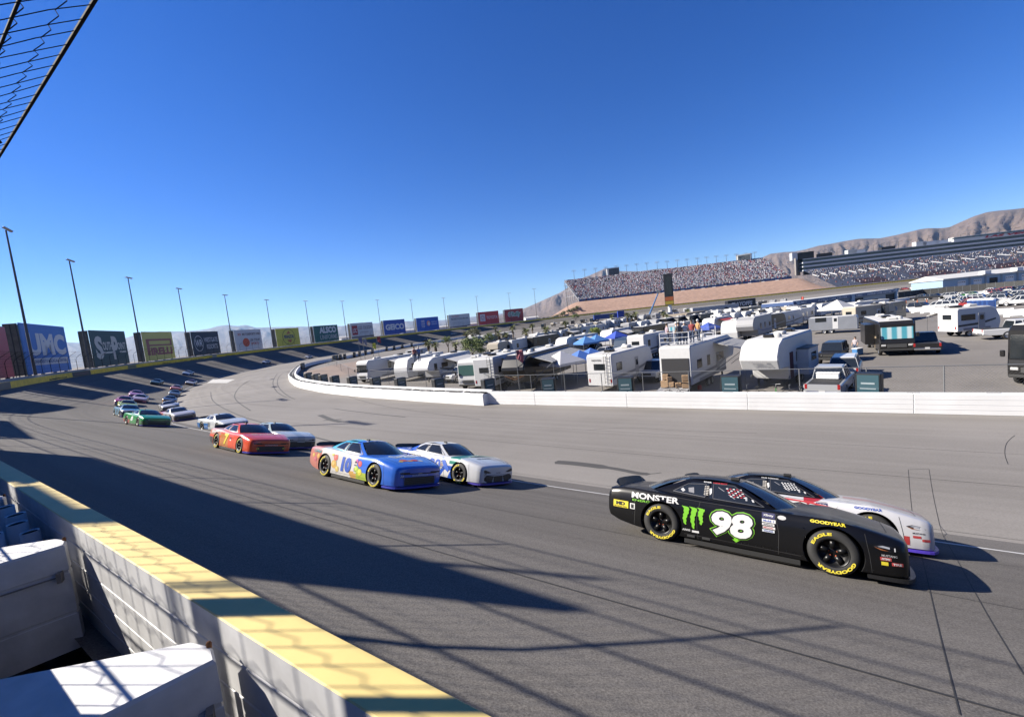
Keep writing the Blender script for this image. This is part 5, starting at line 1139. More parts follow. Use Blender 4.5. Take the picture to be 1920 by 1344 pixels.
for i in range(len(IWC) - 1):
    a, b = IWC[i], IWC[i + 1]; n = max(2, int(np.linalg.norm(b - a) / .5))
    for k in range(n):
        if i < 45 and rng.random() < .16: continue
        p = a + (b - a) * (k + rng.random()) / n; t = (b - a) / np.linalg.norm(b - a); nv = np.array([t[1], -t[0]]); p = p + nv * (.05 + .12 * rng.random()); tb_.box((p[0], p[1], zflat(p) + 1.05), (.55 + .4 * rng.random(), .28 + .12 * rng.random(), .05 + .06 * rng.random()), math.atan2(t[1], t[0]) + rng.uniform(-.15, .15))
o = tb_.build('torn_cover', DARK, fw); o['kind'] = 'stuff'
mb = MB(); mb.grid([[(p[0] + n_[0] * s, p[1] + n_[1] * s, zflat(p) + h) for s, h in ((.85, 0), (.85, 1.15), (1.1, 1.15), (1.1, 0))] for p, n_ in [(IWC[i], (lambda t: np.array([t[1], -t[0]]) / np.linalg.norm(t))(IWC[min(i + 1, len(IWC) - 1)] - IWC[max(i - 1, 0)])) for i in range(0, len(IWC), 2)]], close=True); mb.build('rear_wall', WW, fw)
TEAL = M('display_glass', (.055, .12, .15), .15, spec=.6); BOXK = M('display_black', (.015, .016, .018), .5)
BOXPX = [(1638, 738), (1374, 739), (1176, 738), (1028, 735), (912, 733), (824, 730), (755, 727), (702, 724), (662, 720), (629, 718), (605, 714), (591, 711), (579, 708), (571, 704.5)]
for i, (x, y) in enumerate(BOXPX):
    v = ray(x, y); best = None   # stands just inside the wall: walk out along the ray's bearing until past the wall line
    h = np.array(v[:2]) / math.hypot(v[0], v[1])
    line = [DD * a + NN * 30.6 for a in np.arange(-60, 23, .5)] + [p + 1.7 * (lambda t: np.array([t[1], -t[0]]) / np.linalg.norm(t))(IWC[min(k + 1, len(IWC) - 1)] - IWC[max(k - 1, 0)]) for k, p in enumerate(IWC[:52])]
    P = min(line, key=lambda q: abs(math.atan2(q[0], q[1]) - math.atan2(h[0], h[1])))
    t = thing('display_box', 'dark glass cabinet behind the white wall, %s from the right' % ORD[i], 'cabinet', (P[0], P[1], zflat(P)), math.atan2(-P[0], P[1]) + R(-10 if i < 4 else 30), 'glass cabinets along the inner wall')
    mb = MB(); mb.box((0, 0, 1.05), (1.15, .7, 1.9), bev=.04); mb.build('case', BOXK, t)
    mb = MB(); mb.box((-.0, -.365, 1.2), (.95, .03, 1.45)); mb.build('glass_front', TEAL, t)
    mb = MB(); mb.box((0, -.385, 1.45), (.6, .012, .10)); mb.box((0, -.385, 1.15), (.7, .012, .06)); mb.build('print', M('display_print', (.35, .42, .45), .5), t)
    mb = MB(); mb.box((-.5, 0, .05), (.1, .6, .1)); mb.box((.5, 0, .05), (.1, .6, .1)); mb.build('foot', BOXK, t)
for k in range(12):   # the smaller ones along the far branch of the wall
    j = 62 + k * (len(IWC) - 66) // 12; p = IWC[min(j, len(IWC) - 2)]; t_ = IWC[min(j, len(IWC) - 2) + 1] - p; nv = np.array([t_[1], -t_[0]]) / np.linalg.norm(t_); P = p + nv * 1.8
    t = thing('display_box', 'small dark cabinet on the far branch of the inner wall, %s from the left' % ORD[k], 'cabinet', (P[0], P[1], zflat(P)), math.atan2(t_[1], t_[0]), 'glass cabinets along the inner wall'); mb = MB(); mb.box((0, 0, 1.05), (1.15, .7, 2.1), bev=.04); mb.build('case', BOXK, t); mb = MB(); mb.box((0, -.365, 1.2), (.95, .03, 1.45)); mb.build('glass_front', TEAL, t)
cl = thing('chain_link_fence', 'low grey chain link fence with thin posts behind the white wall', 'fence')
FL = [DD * a + NN * 33.0 for a in np.arange(-62, 24, 3.4)] + [np.array(hit(*q, fn=zflat)[:2]) for q in ((880, 728), (800, 725), (730, 721), (690, 717), (655, 708), (640, 696), (632, 688), (616, 684))]
for p in FL: mb = MB(); mb.tube([(p[0], p[1], zflat(p)), (p[0], p[1], zflat(p) + 1.95)], .035, 6); mb.build('post', GAL, cl)
mb = MB(); mb.tube([(p[0], p[1], zflat(p) + 1.93) for p in FL], .028, 5); mb.build('top_rail', GAL, cl)
cw_ = MB(); wd = .0045
for a, b in zip(FL[:-1], FL[1:]):
    L = float(np.linalg.norm(b - a)); t = (b - a) / L; n = int(L / .16)
    for k in range(n):
        for s in (1, -1):
            u0 = L * k / n; u1 = u0 + s * 1.85
            pts = []
            for u, z in ((u0, .05), (u1, 1.9)):
                if u < 0: z = .05 + (0 - u0) / (u1 - u0) * 1.85; u = 0
                if u > L: z = .05 + (L - u0) / (u1 - u0) * 1.85; u = L
                p = a + t * u; pts.append((p[0], p[1], zflat(p) + z))
            p, q = pts; cw_.quad((p[0], p[1], p[2] - wd), (q[0], q[1], q[2] - wd), (q[0], q[1], q[2] + wd), (p[0], p[1], p[2] + wd))
o = cw_.build('wire_mesh', GAL, cl, fixn=False); o['kind'] = 'stuff'
# ------------------------------------------------------------------ vehicles
def bevprism(mb, prof_, w, ins=.06, shr=.05):
    cx = sum(p[0] for p in prof_) / len(prof_); cz = sum(p[1] for p in prof_) / len(prof_)
    sh = [(p[0] - math.copysign(min(shr, abs(p[0] - cx) * .5), p[0] - cx), p[1] - math.copysign(min(shr, abs(p[1] - cz) * .5), p[1] - cz)) for p in prof_]
    n = len(prof_); rings = [[(x, -w / 2, z) for x, z in sh], [(x, -w / 2 + ins, z) for x, z in prof_], [(x, w / 2 - ins, z) for x, z in prof_], [(x, w / 2, z) for x, z in sh]]
    o = len(mb.v); mb.grid(rings, close=True); mb.f += [tuple(o + k for k in range(n)), tuple(o + 3 * n + k for k in range(n))]; mb.m += [mb.cur, mb.cur]
VGL = M('vehicle_glass', (.02, .025, .03), .1, spec=.6); VTY = M('vehicle_tyre', (.02, .02, .02), .85); VRM = M('vehicle_rim', (.45, .45, .46), .35, .7); LRED = M('tail_lamp', (.4, .02, .02), .3); LWH = M('head_lamp', (.6, .6, .6), .2); VPL = M('vehicle_plastic', (.03, .03, .03), .7)
def frustum(mb, b, tp):
    "b, tp: (x0,x1,halfwidth,z)"
    vs = [(b[0], -b[2], b[3]), (b[1], -b[2], b[3]), (b[1], b[2], b[3]), (b[0], b[2], b[3]), (tp[0], -tp[2], tp[3]), (tp[1], -tp[2], tp[3]), (tp[1], tp[2], tp[3]), (tp[0], tp[2], tp[3])]
    mb.add(vs, [(3, 2, 1, 0), (4, 5, 6, 7), (0, 1, 5, 4), (1, 2, 6, 5), (2, 3, 7, 6), (3, 0, 4, 7)])
def wheel_mesh(r, w):
    t = MB(); t.lathe([(r * .62, w / 2 - .02), (r * .66, w / 2), (r * .93, w / 2), (r, w / 2 - .04), (r, -w / 2 + .04), (r * .93, -w / 2), (r * .62, -w / 2)], (0, 0, 0), 18, ax='y'); q = MB(); q.lathe([(r * .64, w / 2 - .01), (r * .5, w / 2 - .05), (r * .2, w / 2 - .02), (.001, w / 2 - .01)], (0, 0, 0), 14, ax='y'); return t.mesh('wheel', VTY, True), q.mesh('rim', VRM, True)
WV = wheel_mesh(.36, .24); WT_ = wheel_mesh(.42, .27); WTR = wheel_mesh(.34, .2)
def veh_proto(kind):
    t = bpy.data.objects.new('proto', None); COL.objects.link(t); P = M('placeholder', (.5, .5, .5)); mb = MB()
    spec = {'pickup': (5.7, 1.95, 1.75, -1.0, 1.95, WT_, .42), 'suv': (4.8, 1.9, 0, -1.42, 1.42, WV, .36), 'sedan': (4.7, 1.82, 0, -1.4, 1.4, WV, .36), 'jeep': (4.3, 1.85, 0, -1.25, 1.3, WT_, .42), 'van': (5.9, 2.0, 0, -1.7, 1.9, WV, .36)}[kind]; L, W = spec[0], spec[1]
    if kind == 'pickup':
        prof_ = [(-2.85, .55), (-2.85, 1.08), (.30, 1.10), (1.45, 1.10), (2.7, 1.02), (2.85, .85), (2.85, .5), (2.3, .42), (-2.4, .45)]; bevprism(mb, prof_, W); mb.build('body', P, t)
        mb = MB(); mb.box((-1.55, 0, 1.085), (2.3, W - .35, .03)); mb.build('bed', VPL, t)
        cab = ((-.62, 1.62, .86, 1.08), (-.42, .82, .72, 1.82))
    elif kind == 'suv': bevprism(mb, [(-2.4, .5), (-2.4, 1.0), (1.2, 1.02), (2.25, .92), (2.4, .75), (2.4, .42), (-2.2, .36)], W); mb.build('body', P, t); cab = ((-2.32, 1.35, .86, .98), (-1.95, .55, .70, 1.68))
    elif kind == 'sedan': bevprism(mb, [(-2.35, .42), (-2.35, .92), (-1.6, .95), (1.1, .90), (2.2, .76), (2.35, .62), (2.35, .34), (-2.2, .3)], W); mb.build('body', P, t); cab = ((-1.8, 1.2, .80, .9), (-1.05, .35, .62, 1.43))
    elif kind == 'jeep': bevprism(mb, [(-2.1, .6), (-2.1, 1.15), (.75, 1.16), (2.0, 1.12), (2.1, 1.0), (2.1, .55), (-2.0, .5)], W - .15); mb.build('body', P, t); cab = ((-2.0, .75, .80, 1.12), (-1.95, .45, .72, 1.82))
    else: bevprism(mb, [(-2.95, .42), (-2.95, 2.3), (-2.8, 2.5), (1.1, 2.5), (1.7, 2.2), (2.3, 1.3), (2.9, 1.1), (2.95, .5), (-2.7, .36)], W); mb.build('body', P, t); cab = ((1.05, 2.25, .97, 1.3), (1.05, 1.62, .88, 2.2))
    b, tp = cab; mb = MB(); frustum(mb, b, tp); mb.build('windows', VGL, t)
    if kind != 'van':
        mb = MB(); frustum(mb, (tp[0] - .03, tp[1] + .03, tp[2] + .02, tp[3] - .05), (tp[0] + .05, tp[1] - .06, tp[2] - .06, tp[3] + .045)); mb.build('roof', P, t)
        for u in (.02, .40, .72, .98):   # pillars
            for s in (-1, 1):
                mb = MB(); xb, xt = b[0] + (b[1] - b[0]) * u, tp[0] + (tp[1] - tp[0]) * u; mb.tube([(xb, s * (b[2] + .005), b[3]), (xt, s * (tp[2] + .005), tp[3])], .045, 4); mb.build('pillar', P, t)
    for x in spec[3:5]:
        for s in (-1, 1):
            w = link('wheel', spec[5][0], t); w.location = (x, s * (W / 2 - .13), spec[6]); w.rotation_euler = (0, 0, 0 if s > 0 else math.pi); link('rim', spec[5][1], w)
    z = {'pickup': .95, 'suv': .85, 'sedan': .75, 'jeep': .95, 'van': 1.0}[kind]; x1 = {'jeep': 2.07}.get(kind, L / 2 - .02)
    for s in (-1, 1):
        mb = MB(); mb.box((x1, s * (W / 2 - .3), z - .08), (.06, .3, .16), bev=.02); mb.build('headlight', LWH, t)
        mb = MB(); mb.box((-x1, s * (W / 2 - .14), z), (.06, .16, .32), bev=.02); mb.build('tail_light', LRED, t)
    mb = MB(); mb.box((x1 + .03, 0, .55), (.12, W - .2, .2), bev=.04); mb.build('bumper', VPL, t); mb = MB(); mb.box((-x1 - .03, 0, .58), (.12, W - .2, .2), bev=.04); mb.build('bumper', CHROME if kind == 'pickup' else VPL, t)
    mb = MB(); mb.box((x1 + .02, 0, z - .1), (.05, W - 1.0, .2)); mb.build('grille', VPL, t)
    mb = MB(); mb.box((-x1 - .095, 0, .68), (.01, .32, .16)); mb.build('number_plate', LWH, t)
    return t
PROTO = {k: veh_proto(k) for k in ('pickup', 'suv', 'sedan', 'jeep', 'van')}
def vehicle(kind, col, P, rz, label, group='parked road vehicles', name=None):
    o = copy_tree(PROTO[kind]); o.name = {'pickup': 'pickup_truck', 'suv': 'parked_suv', 'sedan': 'parked_car', 'jeep': 'off_roader', 'van': 'parked_van'}[kind]
    o.location = (P[0], P[1], zflat(P) if len(P) < 3 else P[2]); o.rotation_euler = (0, 0, rz); m = paint('vp_%.2f_%.2f_%.2f' % tuple(col), col, rough=.35, coat=.3)
    for c in o.children:
        if c.name.split('.')[0] in ('body', 'roof', 'pillar'): setmat(c, m)
    tag(o, label, {'pickup': 'pickup', 'suv': 'suv', 'sedan': 'car', 'jeep': 'off roader', 'van': 'van'}[kind], group); return o
def head(px0, px1): a, b = G(*px0), G(*px1); return math.atan2(b.y - a.y, b.x - a.x)
SILV, WHTV, BLKV = (.42, .43, .45), (.72, .72, .72), (.012, .012, .014)
vehicle('pickup', SILV, G(1558, 737), head((1556, 728), (1578, 706)), 'silver pickup with a white box in its bed behind the fence')
q = G(1553, 742); cr = thing('cargo_box', 'white cargo box lying in the bed of the silver pickup', 'box', (q.x, q.y, 1.10), head((1556, 728), (1578, 706))); mb = MB(); mb.box((.35, 0, .2), (.8, 1.2, .36), bev=.03); mb.build('case', WW, cr); mb = MB(); mb.box((.35, 0, .40), (.84, 1.24, .05)); mb.build('lid', WW, cr)
vehicle('suv', WHTV, G(1586, 704), head((1578, 712), (1586, 695)), 'white suv parked beyond the silver pickup')
vehicle('jeep', BLKV, G(1563, 678), head((1572, 664), (1556, 674)), 'black off roader facing the camera left of the black coach')
vehicle('pickup', BLKV, G(1733, 659), head((1729, 663), (1722, 654)), 'black pickup parked right of the black coach')
vehicle('pickup', WHTV, G(1905, 633), head((1880, 634), (1916, 632)), 'white pickup at the right edge hitched to the small white trailer')
vehicle('pickup', WHTV, G(1120, 665), head((1165, 657), (1120, 667)), 'white pickup under the blue canopies')
vehicle('sedan', (.50, .51, .52), G(1134, 668), head((1165, 660), (1120, 670)), 'silver saloon car parked next to the dark van')
vehicle('van', (.05, .08, .13), G(1172, 662), head((1195, 652), (1150, 668)), 'dark blue panel van beside the silver saloon')
vehicle('pickup', WHTV, G(1334, 645), head((1352, 640), (1318, 649)), 'white pickup in front of the pale caravan with a grey front')
vehicle('pickup', WHTV, G(872, 712), head((905, 706), (842, 720)), 'white pickup left of the white motorhome near the fence')
vehicle('pickup', (.62, .62, .62), G(1232, 709), head((1238, 706), (1222, 714)), 'pale pickup hitched behind the white caravan near the fence')
vehicle('suv', (.20, .24, .28), G(1006, 668), head((1035, 660), (1000, 670)), 'grey suv in front of the silver arched caravan')
vehicle('suv', (.30, .32, .35), G(895, 683), head((910, 678), (885, 686)), 'grey suv parked under the big green tree')
vehicle('suv', WHTV, G(754, 676), head((735, 679), (775, 673)), 'white suv beside the white trailer near the palms')
# ------------------------------------------------------------------ caravans and motorhomes
RVW, RVG, RVT, RVD = M('rv_white', (.72, .72, .72), .45, noise=.04), M('rv_grey', (.40, .40, .41), .5), M('rv_tan', (.52, .46, .36), .5), M('rv_black', (.018, .017, .017), .3)
RVROOF = M('rv_roof', (.70, .69, .66), .6, noise=.1, scale=2); AWN = M('awning_cloth', (.62, .61, .59), .7); AWB = M('awning_stripes', (.08, .12, .22), .7); STR = {k: M('stripe_' + k, c, .4) for k, c in dict(dark=(.03, .03, .035), grey=(.28, .28, .30), brown=(.12, .06, .03), blue=(.05, .10, .28), red=(.35, .04, .04), tan=(.42, .33, .22)).items()}
def awning_mat():
    m = M('awning_striped', (.6, .6, .6), .7); n = Nodes(m); s = n.sep(n.coord('Object')); w = n.math('GREATER_THAN', n.math('FRACT', n.math('MULTIPLY', s[0], 2.2)), .55); n.color(n.mix(w, (.62, .61, .59), (.06, .07, .09))); return m
AWS = awning_mat()
_rvn = 0
def rv(kind, P, rz, L, label, shell=None, stripe='dark', H=3.3, W=2.5, awn=None, slide=None, ladder=False, full=True, ac=2, group='caravans and motorhomes in the infield', extra=None, front=None):
    "local x towards the front, origin on the ground under the middle"
    global _rvn; _rvn += 1; shell = shell or RVW; rng = random.Random(_rvn)
    nm = {'trailer': 'travel_trailer', 'fifth': 'fifth_wheel_trailer', 'a': 'motorhome', 'c': 'motorhome', 'box': 'cargo_trailer'}[kind]
    t = thing(nm, label, {'travel_trailer': 'caravan', 'fifth_wheel_trailer': 'caravan', 'motorhome': 'motorhome', 'cargo_trailer': 'trailer'}[nm], (P[0], P[1], zflat(P)), rz, group); h = L / 2
    pr = {'trailer': [(-h, .62), (-h, H - .14), (-h + .12, H), (h - 1.0, H), (h - .45, H - .25), (h - .08, H * .62), (h, H * .45), (h - .15, .62)],
          'fifth': [(-h, .70), (-h, H - .12), (-h + .12, H), (h - 1.3, H), (h - .5, H - .35), (h - .05, H - 1.05), (h, H - 1.35), (h - .35, 1.72), (h - 2.35, 1.62), (h - 2.55, .70)],
          'a': [(-h, .48), (-h, H - .1), (-h + .1, H), (h - .35, H), (h - .06, H - .28), (h, 1.55), (h + .05, 1.2), (h, .48)],
          'c': [(-h, .55), (-h, H - .1), (-h + .1, H), (h - 1.0, H), (h - .35, H - .3), (h - .25, 2.15), (h - 1.2, 2.02), (h - .75, 1.35), (h + .25, 1.2), (h + .3, .55)],
          'box': [(-h, .5), (-h, H), (h - .15, H), (h, H - .3), (h, .5)]}[kind]
    mb = MB(); bevprism(mb, pr, W, .07, .06); mb.build('shell', shell, t)
    mb = MB(); x1 = {'trailer': h - 1.0, 'fifth': h - 1.3, 'a': h - .35, 'c': h - 1.0, 'box': h - .3}[kind]; mb.box(((-h + x1) / 2, 0, H + .02), (x1 + h - .2, W - .16, .06), bev=.02); mb.build('roof', RVROOF, t)
    for k in range(ac): mb = MB(); mb.box((-h + (x1 + h) * (k + .6) / (ac + .2), 0, H + .17), (.9, .7, .26), bev=.07); mb.build('roof_unit', RVD if (k + _rvn) % 2 else RVROOF, t)
    if full: mb = MB(); mb.lathe([(.001, .34), (.2, .3), (.3, .12), (.3, 0)], (-h + (x1 + h) * .82, .5, H + .04), 12); mb.build('satellite_dome', RVROOF, t, smooth=True)
    for s in (-1, 1):
        y = s * (W / 2 + .008); n = max(2, int(L / 2.6)); st = 'dark' if stripe is None else stripe
        for k in range(n):
            x = -h + L * (k + .55) / (n + .1) + rng.uniform(-.3, .3)
            if kind == 'box' and k > 0: continue
            if x > h - 1.6 or (s < 0 and abs(x - (h * .12)) < .8): continue
            ww, hh = rng.choice(((1.0, .7), (.65, .85), (1.4, .65))); mb = MB(); mb.box((x, y, 2.15), (ww, .03, hh), bev=.012); mb.build('window', VGL, t)
        if kind != 'box' or s < 0:
            mb = MB(); mb.box((h * .12, y, 1.62), (.68, .035, 1.85), bev=.012); d_ = mb.build('door', RVW if shell is not RVW else RVG, t) if s < 0 else None
            if d_: mb = MB(); mb.box((h * .12, y - .02, 2.05), (.36, .03, .5)); mb.build('door_window', VGL, d_)
        if kind != 'box':
            mb = MB(); z0 = 1.15; mb.prism([(-h + .1, z0), (-h + L * .55, z0 + .12), (h - (2.6 if kind == 'fifth' else .5), z0 + .55), (h - (2.6 if kind == 'fifth' else .5), z0 + .72), (-h + L * .5, z0 + .34), (-h + .1, z0 + .2)], y - .004, y + .004); mb.build('stripe', STR[st], t)
            mb = MB(); mb.box((-.1 * h, y, .86 if kind != 'a' else .72), (L * .62, .012, .26)); mb.build('lower_band', STR['grey'] if shell is not RVD else STR['tan'], t)
        if kind in ('trailer', 'fifth', 'box'):
            for dx in (-.42, .42): w = link('wheel', WTR[0], t); w.location = (-h * .22 + dx, s * (W / 2 - .14), .34); w.rotation_euler = (0, 0, 0 if s > 0 else math.pi); link('rim', WTR[1], w)
        else:
            for x in (-h * .5, h - 1.0): w = link('wheel', WT_[0], t); w.location = (x, s * (W / 2 - .16), .42); w.rotation_euler = (0, 0, 0 if s > 0 else math.pi); link('rim', WT_[1], w)
    mb = MB(); mb.box((-h - .012, 0, 2.25), (.03, 1.1, .55), bev=.01); mb.build('rear_window', VGL, t)
    for s in (-1, 1): mb = MB(); mb.box((-h - .012, s * (W / 2 - .2), 1.05), (.03, .12, .3)); mb.build('tail_light', LRED, t)
    if kind == 'a':
        mb = MB(); mb.prism([(h + .03, 1.62), (h - .06 + .03, H - .55), (h - .12, H - .52), (h - .05, 1.6)], -W / 2 + .12, W / 2 - .12); mb.build('windscreen', front or VGL, t)
        mb = MB(); mb.box((h + .045, 0, .95), (.06, W * .55, .34), bev=.02); mb.build('grille', M('rv_grille', (.12, .12, .12), .4, .4), t)
        for s in (-1, 1):
            mb = MB(); mb.box((h + .03, s * (W / 2 - .3), 1.02), (.07, .34, .18), bev=.02); mb.build('headlight', LWH, t); mb = MB(); mb.box((h + .18, s * (W / 2 + .14), 1.95), (.12, .22, .4), bev=.04); mb.build('mirror', RVD, t)
        mb = MB(); mb.box((h + .04, 0, .58), (.12, W - .1, .2), bev=.04); mb.build('bumper', VPL, t)
    if kind == 'c': mb = MB(); mb.prism([(h - 1.18, 2.0), (h - .72, 1.38), (h - .68, 1.42), (h - 1.1, 2.02)], -W / 2 + .25, W / 2 - .25); mb.build('windscreen', VGL, t)
    if kind in ('trailer', 'box'): mb = MB(); mb.tube([(h - .2, -.5, .55), (h + 1.0, 0, .5), (h - .2, .5, .55)], .05, 5); mb.tube([(h + .9, 0, .5), (h + .9, 0, 0)], .05, 5); mb.build('drawbar', VPL, t)
    if kind == 'fifth':
        for s in (-1, 1): mb = MB(); mb.box((h - 2.75, s * (W / 2 - .3), .45), (.12, .12, .9)); mb.build('landing_leg', VPL, t)
        mb = MB(); mb.box((h - .55, 0, H - .9), (.4, 1.0, .05), mat=Matrix.Rotation(R(58), 4, 'Y')); 
    if ladder:
        mb = MB(); y = -W / 2 + .35
        for s in (0, .36): mb.tube([(-h - .12, y + s, .8), (-h - .12, y + s, H + .1), (-h + .3, y + s, H + .15)], .018, 4)
        for k in range(8): mb.tube([(-h - .12, y, .95 + .31 * k), (-h - .12, y + .36, .95 + .31 * k)], .015, 4)
        mb.build('ladder', VPL, t)
    if slide:
        for s, x, ll in slide: mb = MB(); mb.box((x, s * (W / 2 + .38), 1.75), (ll, .78, 1.9), bev=.03); o = mb.build('slide_out', shell, t); mb = MB(); mb.box((x, s * (W / 2 + .78), 2.05), (ll * .5, .03, .6)); mb.build('slide_window', VGL, o); mb = MB(); mb.box((x, s * (W / 2 + .4), 2.73), (ll + .1, .85, .05)); mb.build('slide_topper', STR['dark'], o)
    if awn:
        s, x, ll, am = awn; mb = MB(); y0, y1 = s * W / 2, s * (W / 2 + 2.3)
        mb.add([(x - ll / 2, y0, H - .25), (x + ll / 2, y0, H - .25), (x + ll / 2, y1, H - .85), (x - ll / 2, y1, H - .85), (x - ll / 2, y0, H - .28), (x + ll / 2, y0, H - .28), (x + ll / 2, y1, H - .93), (x - ll / 2, y1, H - .93)], [(0, 1, 2, 3), (7, 6, 5, 4), (0, 4, 5, 1), (1, 5, 6, 2), (2, 6, 7, 3), (3, 7, 4, 0)])
        o = mb.build('awning', am, t)
        for xx in (x - ll / 2 + .05, x + ll / 2 - .05): mb = MB(); mb.tube([(xx, y0, 1.0), (xx, y1, H - .9)], .03, 4); mb.tube([(xx, y1, H - .9), (xx, y1, .0)], .025, 4); mb.build('awning_arm', GAL, o)
    if extra: extra(t, h, W, H)
    return t
def rva(kind, A, B, side, L, end, label, **kw):
    "A: px of the near corner on the ground of the side that shows, B: px towards its far corner; side: +1 when the body lies left of A->B; end: whether its front is 'near' or 'far'"
    a, b = G(*A), G(*B); f = (b - a).normalized(); l = Vector((-f.y, f.x, 0)) * side; W = kw.get('W', 2.5); c = a + f * L / 2 + l * W / 2
    rz = math.atan2(f.y, f.x) + (0 if end == 'far' else math.pi); return rv(kind, c, rz, L, label, **kw)
def txt_on(t, s, x0, z0, w, h_, face, L, W, mat):
    mb = MB(); fn = {'rear': lambda u, v: (-L / 2 - .03, -u, v), 'front': lambda u, v: (L / 2 + .06, u, v), 'right': lambda u, v: (u, -W / 2 - .03, v), 'left': lambda u, v: (-u, W / 2 + .03, v)}[face]; _put_plain(mb, s, x0, z0, w, h_, fn, .02); mb.build('lettering', mat, t, fixn=False)
t = rva('trailer', (1152, 737), (1234, 704), 1, 8.2, 'far', 'white caravan with a ladder and rear window right behind the fence', ladder=True, stripe='grey'); txt_on(t, 'WILDWOOD', -.75, 2.75, 1.0, .16, 'rear', 8.2, 2.5, STR['dark'])
def toyx(t, h, W, H):   # open garage tail with boxes, deck with railing on top
    mb = MB(); mb.box((-h - .02, 0, 1.75), (.06, W - .35, 2.05)); mb.build('garage_opening', M('dark_opening', (.02, .02, .025), .8), t)
    mb = MB(); mb.box((-h - 1.15, 0, .32), (2.3, W - .2, .07), mat=Matrix.Rotation(R(-14), 4, 'Y')); mb.build('ramp', RVG, t)
    for x, y in ((-h + .1, -W / 2 + .1), (-h + .1, W / 2 - .1), (h * .15, -W / 2 + .1), (h * .15, W / 2 - .1), (-h * .45, -W / 2 + .1), (-h * .45, W / 2 - .1)): mb = MB(); mb.tube([(x, y, H), (x, y, H + 1.1)], .025, 4); mb.build('railing_post', WW, t)
    for z in (.35, .7, 1.08): mb = MB(); mb.tube([(h * .15, -W / 2 + .1, H + z), (-h + .1, -W / 2 + .1, H + z), (-h + .1, W / 2 - .1, H + z), (h * .15, W / 2 - .1, H + z)], .018, 4); mb.build('railing', WW, t)
toy = rva('fifth', (1300, 739), (1352, 712), 1, 10.5, 'far', 'white toy hauler with open tail, cardboard boxes inside and people on its roof', H=3.7, stripe='grey', ac=0, awn=(-1, 2.0, 4.5, AWS), extra=toyx)
bmat = M('cardboard', (.42, .27, .15), .85, noise=.15); mwt = Matrix.Translation(toy.location) @ Matrix.Rotation(toy.rotation_euler.z, 4, 'Z')
for k, (x, y, z, s) in enumerate(((-5.5, .75, .8, .55), (-5.5, .3, .75, .45), (-5.45, .75, 1.35, .4), (-5.5, -.85, .8, .5), (-5.5, -.8, 1.3, .42), (-5.52, -.25, .72, .38), (-5.5, .45, 1.2, .34))):
    p = mwt @ Vector((x, y, z)); b_ = thing('cardboard_box', 'brown cardboard box in the open tail of the toy hauler, %s of the pile' % ORD[k], 'box', p, toy.rotation_euler.z + .1 * k, 'cardboard boxes in the toy hauler'); mb = MB(); mb.box((0, 0, 0), (s, s * 1.1, s), bev=.02); mb.build('carton', bmat, b_); mb = MB(); mb.box((0, 0, s / 2 + .004), (s * .98, .06, .006)); mb.build('tape', M('parcel_tape', (.35, .24, .12), .4), b_)
t = rva('fifth', (1462, 741), (1506, 715), 1, 8.6, 'near', 'big white fifth wheel caravan with open doors showing a dark red inside', H=3.75, stripe='grey', slide=[(1, -1.2, 2.6)], ac=3)
mb = MB(); mb.box((1.4, 1.27, 1.7), (.7, .04, 1.9)); mb.build('door_opening', M('dark_red_inside', (.10, .015, .015), .8), t); txt_on(t, 'CARRI-LITE', -.6, 2.2, 1.2, .18, 'front', 8.6, 2.5, STR['grey'])
t = rva('a', (899, 731), (962, 706), 1, 9.5, 'near', 'white motorhome with green windscreen facing the camera by the fence', stripe='tan', ac=3, front=M('green_screen', (.08, .16, .15), .15))
t = rva('trailer', (931, 734), (985, 712), 1, 8.6, 'far', 'white caravan tail with a black ladder beside the green windscreen motorhome', ladder=True, stripe='dark', awn=(-1, 0, 5, AWN), H=3.5)
def chev(t, h, W, H):
    for k, c in enumerate(('tan', 'brown', 'dark')):
        mb = MB()
        for s in (-1, 1): mb.quad((h - .36, 0, .95 + .28 * (2 - k)), (h - .30, s * 1.1, 1.35 + .28 * (2 - k)), (h - .27, s * 1.1, 1.55 + .28 * (2 - k)), (h - .33, 0, 1.15 + .28 * (2 - k)))
        mb.build('chevron', STR[c], t, fixn=False)
t = rva('fifth', (986, 738), (1092, 692), 1, 12.0, 'near', 'black fifth wheel caravan with a pale chevron and long striped awnings', shell=RVD, stripe='tan', H=3.6, awn=(1, -.5, 9.5, AWS), ac=2, extra=chev)
t = rva('a', (692, 718), (800, 694), 1, 11.0, 'near', 'dark fronted coach farthest left in the row behind the fence', stripe='blue', awn=(1, -1, 5, AWN), front=VGL)
t = rva('trailer', (766, 716), (850, 694), 1, 9.0, 'near', 'white caravan with a tent awning, second in the row behind the fence', stripe='dark', awn=(1, 0, 4.5, AWN)); t = rva('fifth', (806, 722), (900, 694), 1, 10.5, 'near', 'long white caravan with an open grey awning, third in the row', stripe='dark', awn=(1, -1, 5.5, AWN), ac=2)
def coachx(t, h, W, H):
    mb = MB(); mb.box((-.6, W / 2 + .38, 1.9), (3.5, .78, 2.0), bev=.03); mb.build('slide_out', RVD, t); mb = MB(); mb.box((h * .2, -W / 2 - .38, 1.9), (3.2, .78, 2.0), bev=.03); mb.build('slide_out', RVD, t)
def curtain_mat():
    m = M('sunshade_curtain', (.3, .6, .65), .3); n = Nodes(m); s = n.sep(n.coord('Object')); w = n.math('SINE', n.math('MULTIPLY', s[1], 9.0)); n.color(n.mix(n.ramp(w, -.3, .6), (.10, .42, .52), (.62, .76, .78))); return m
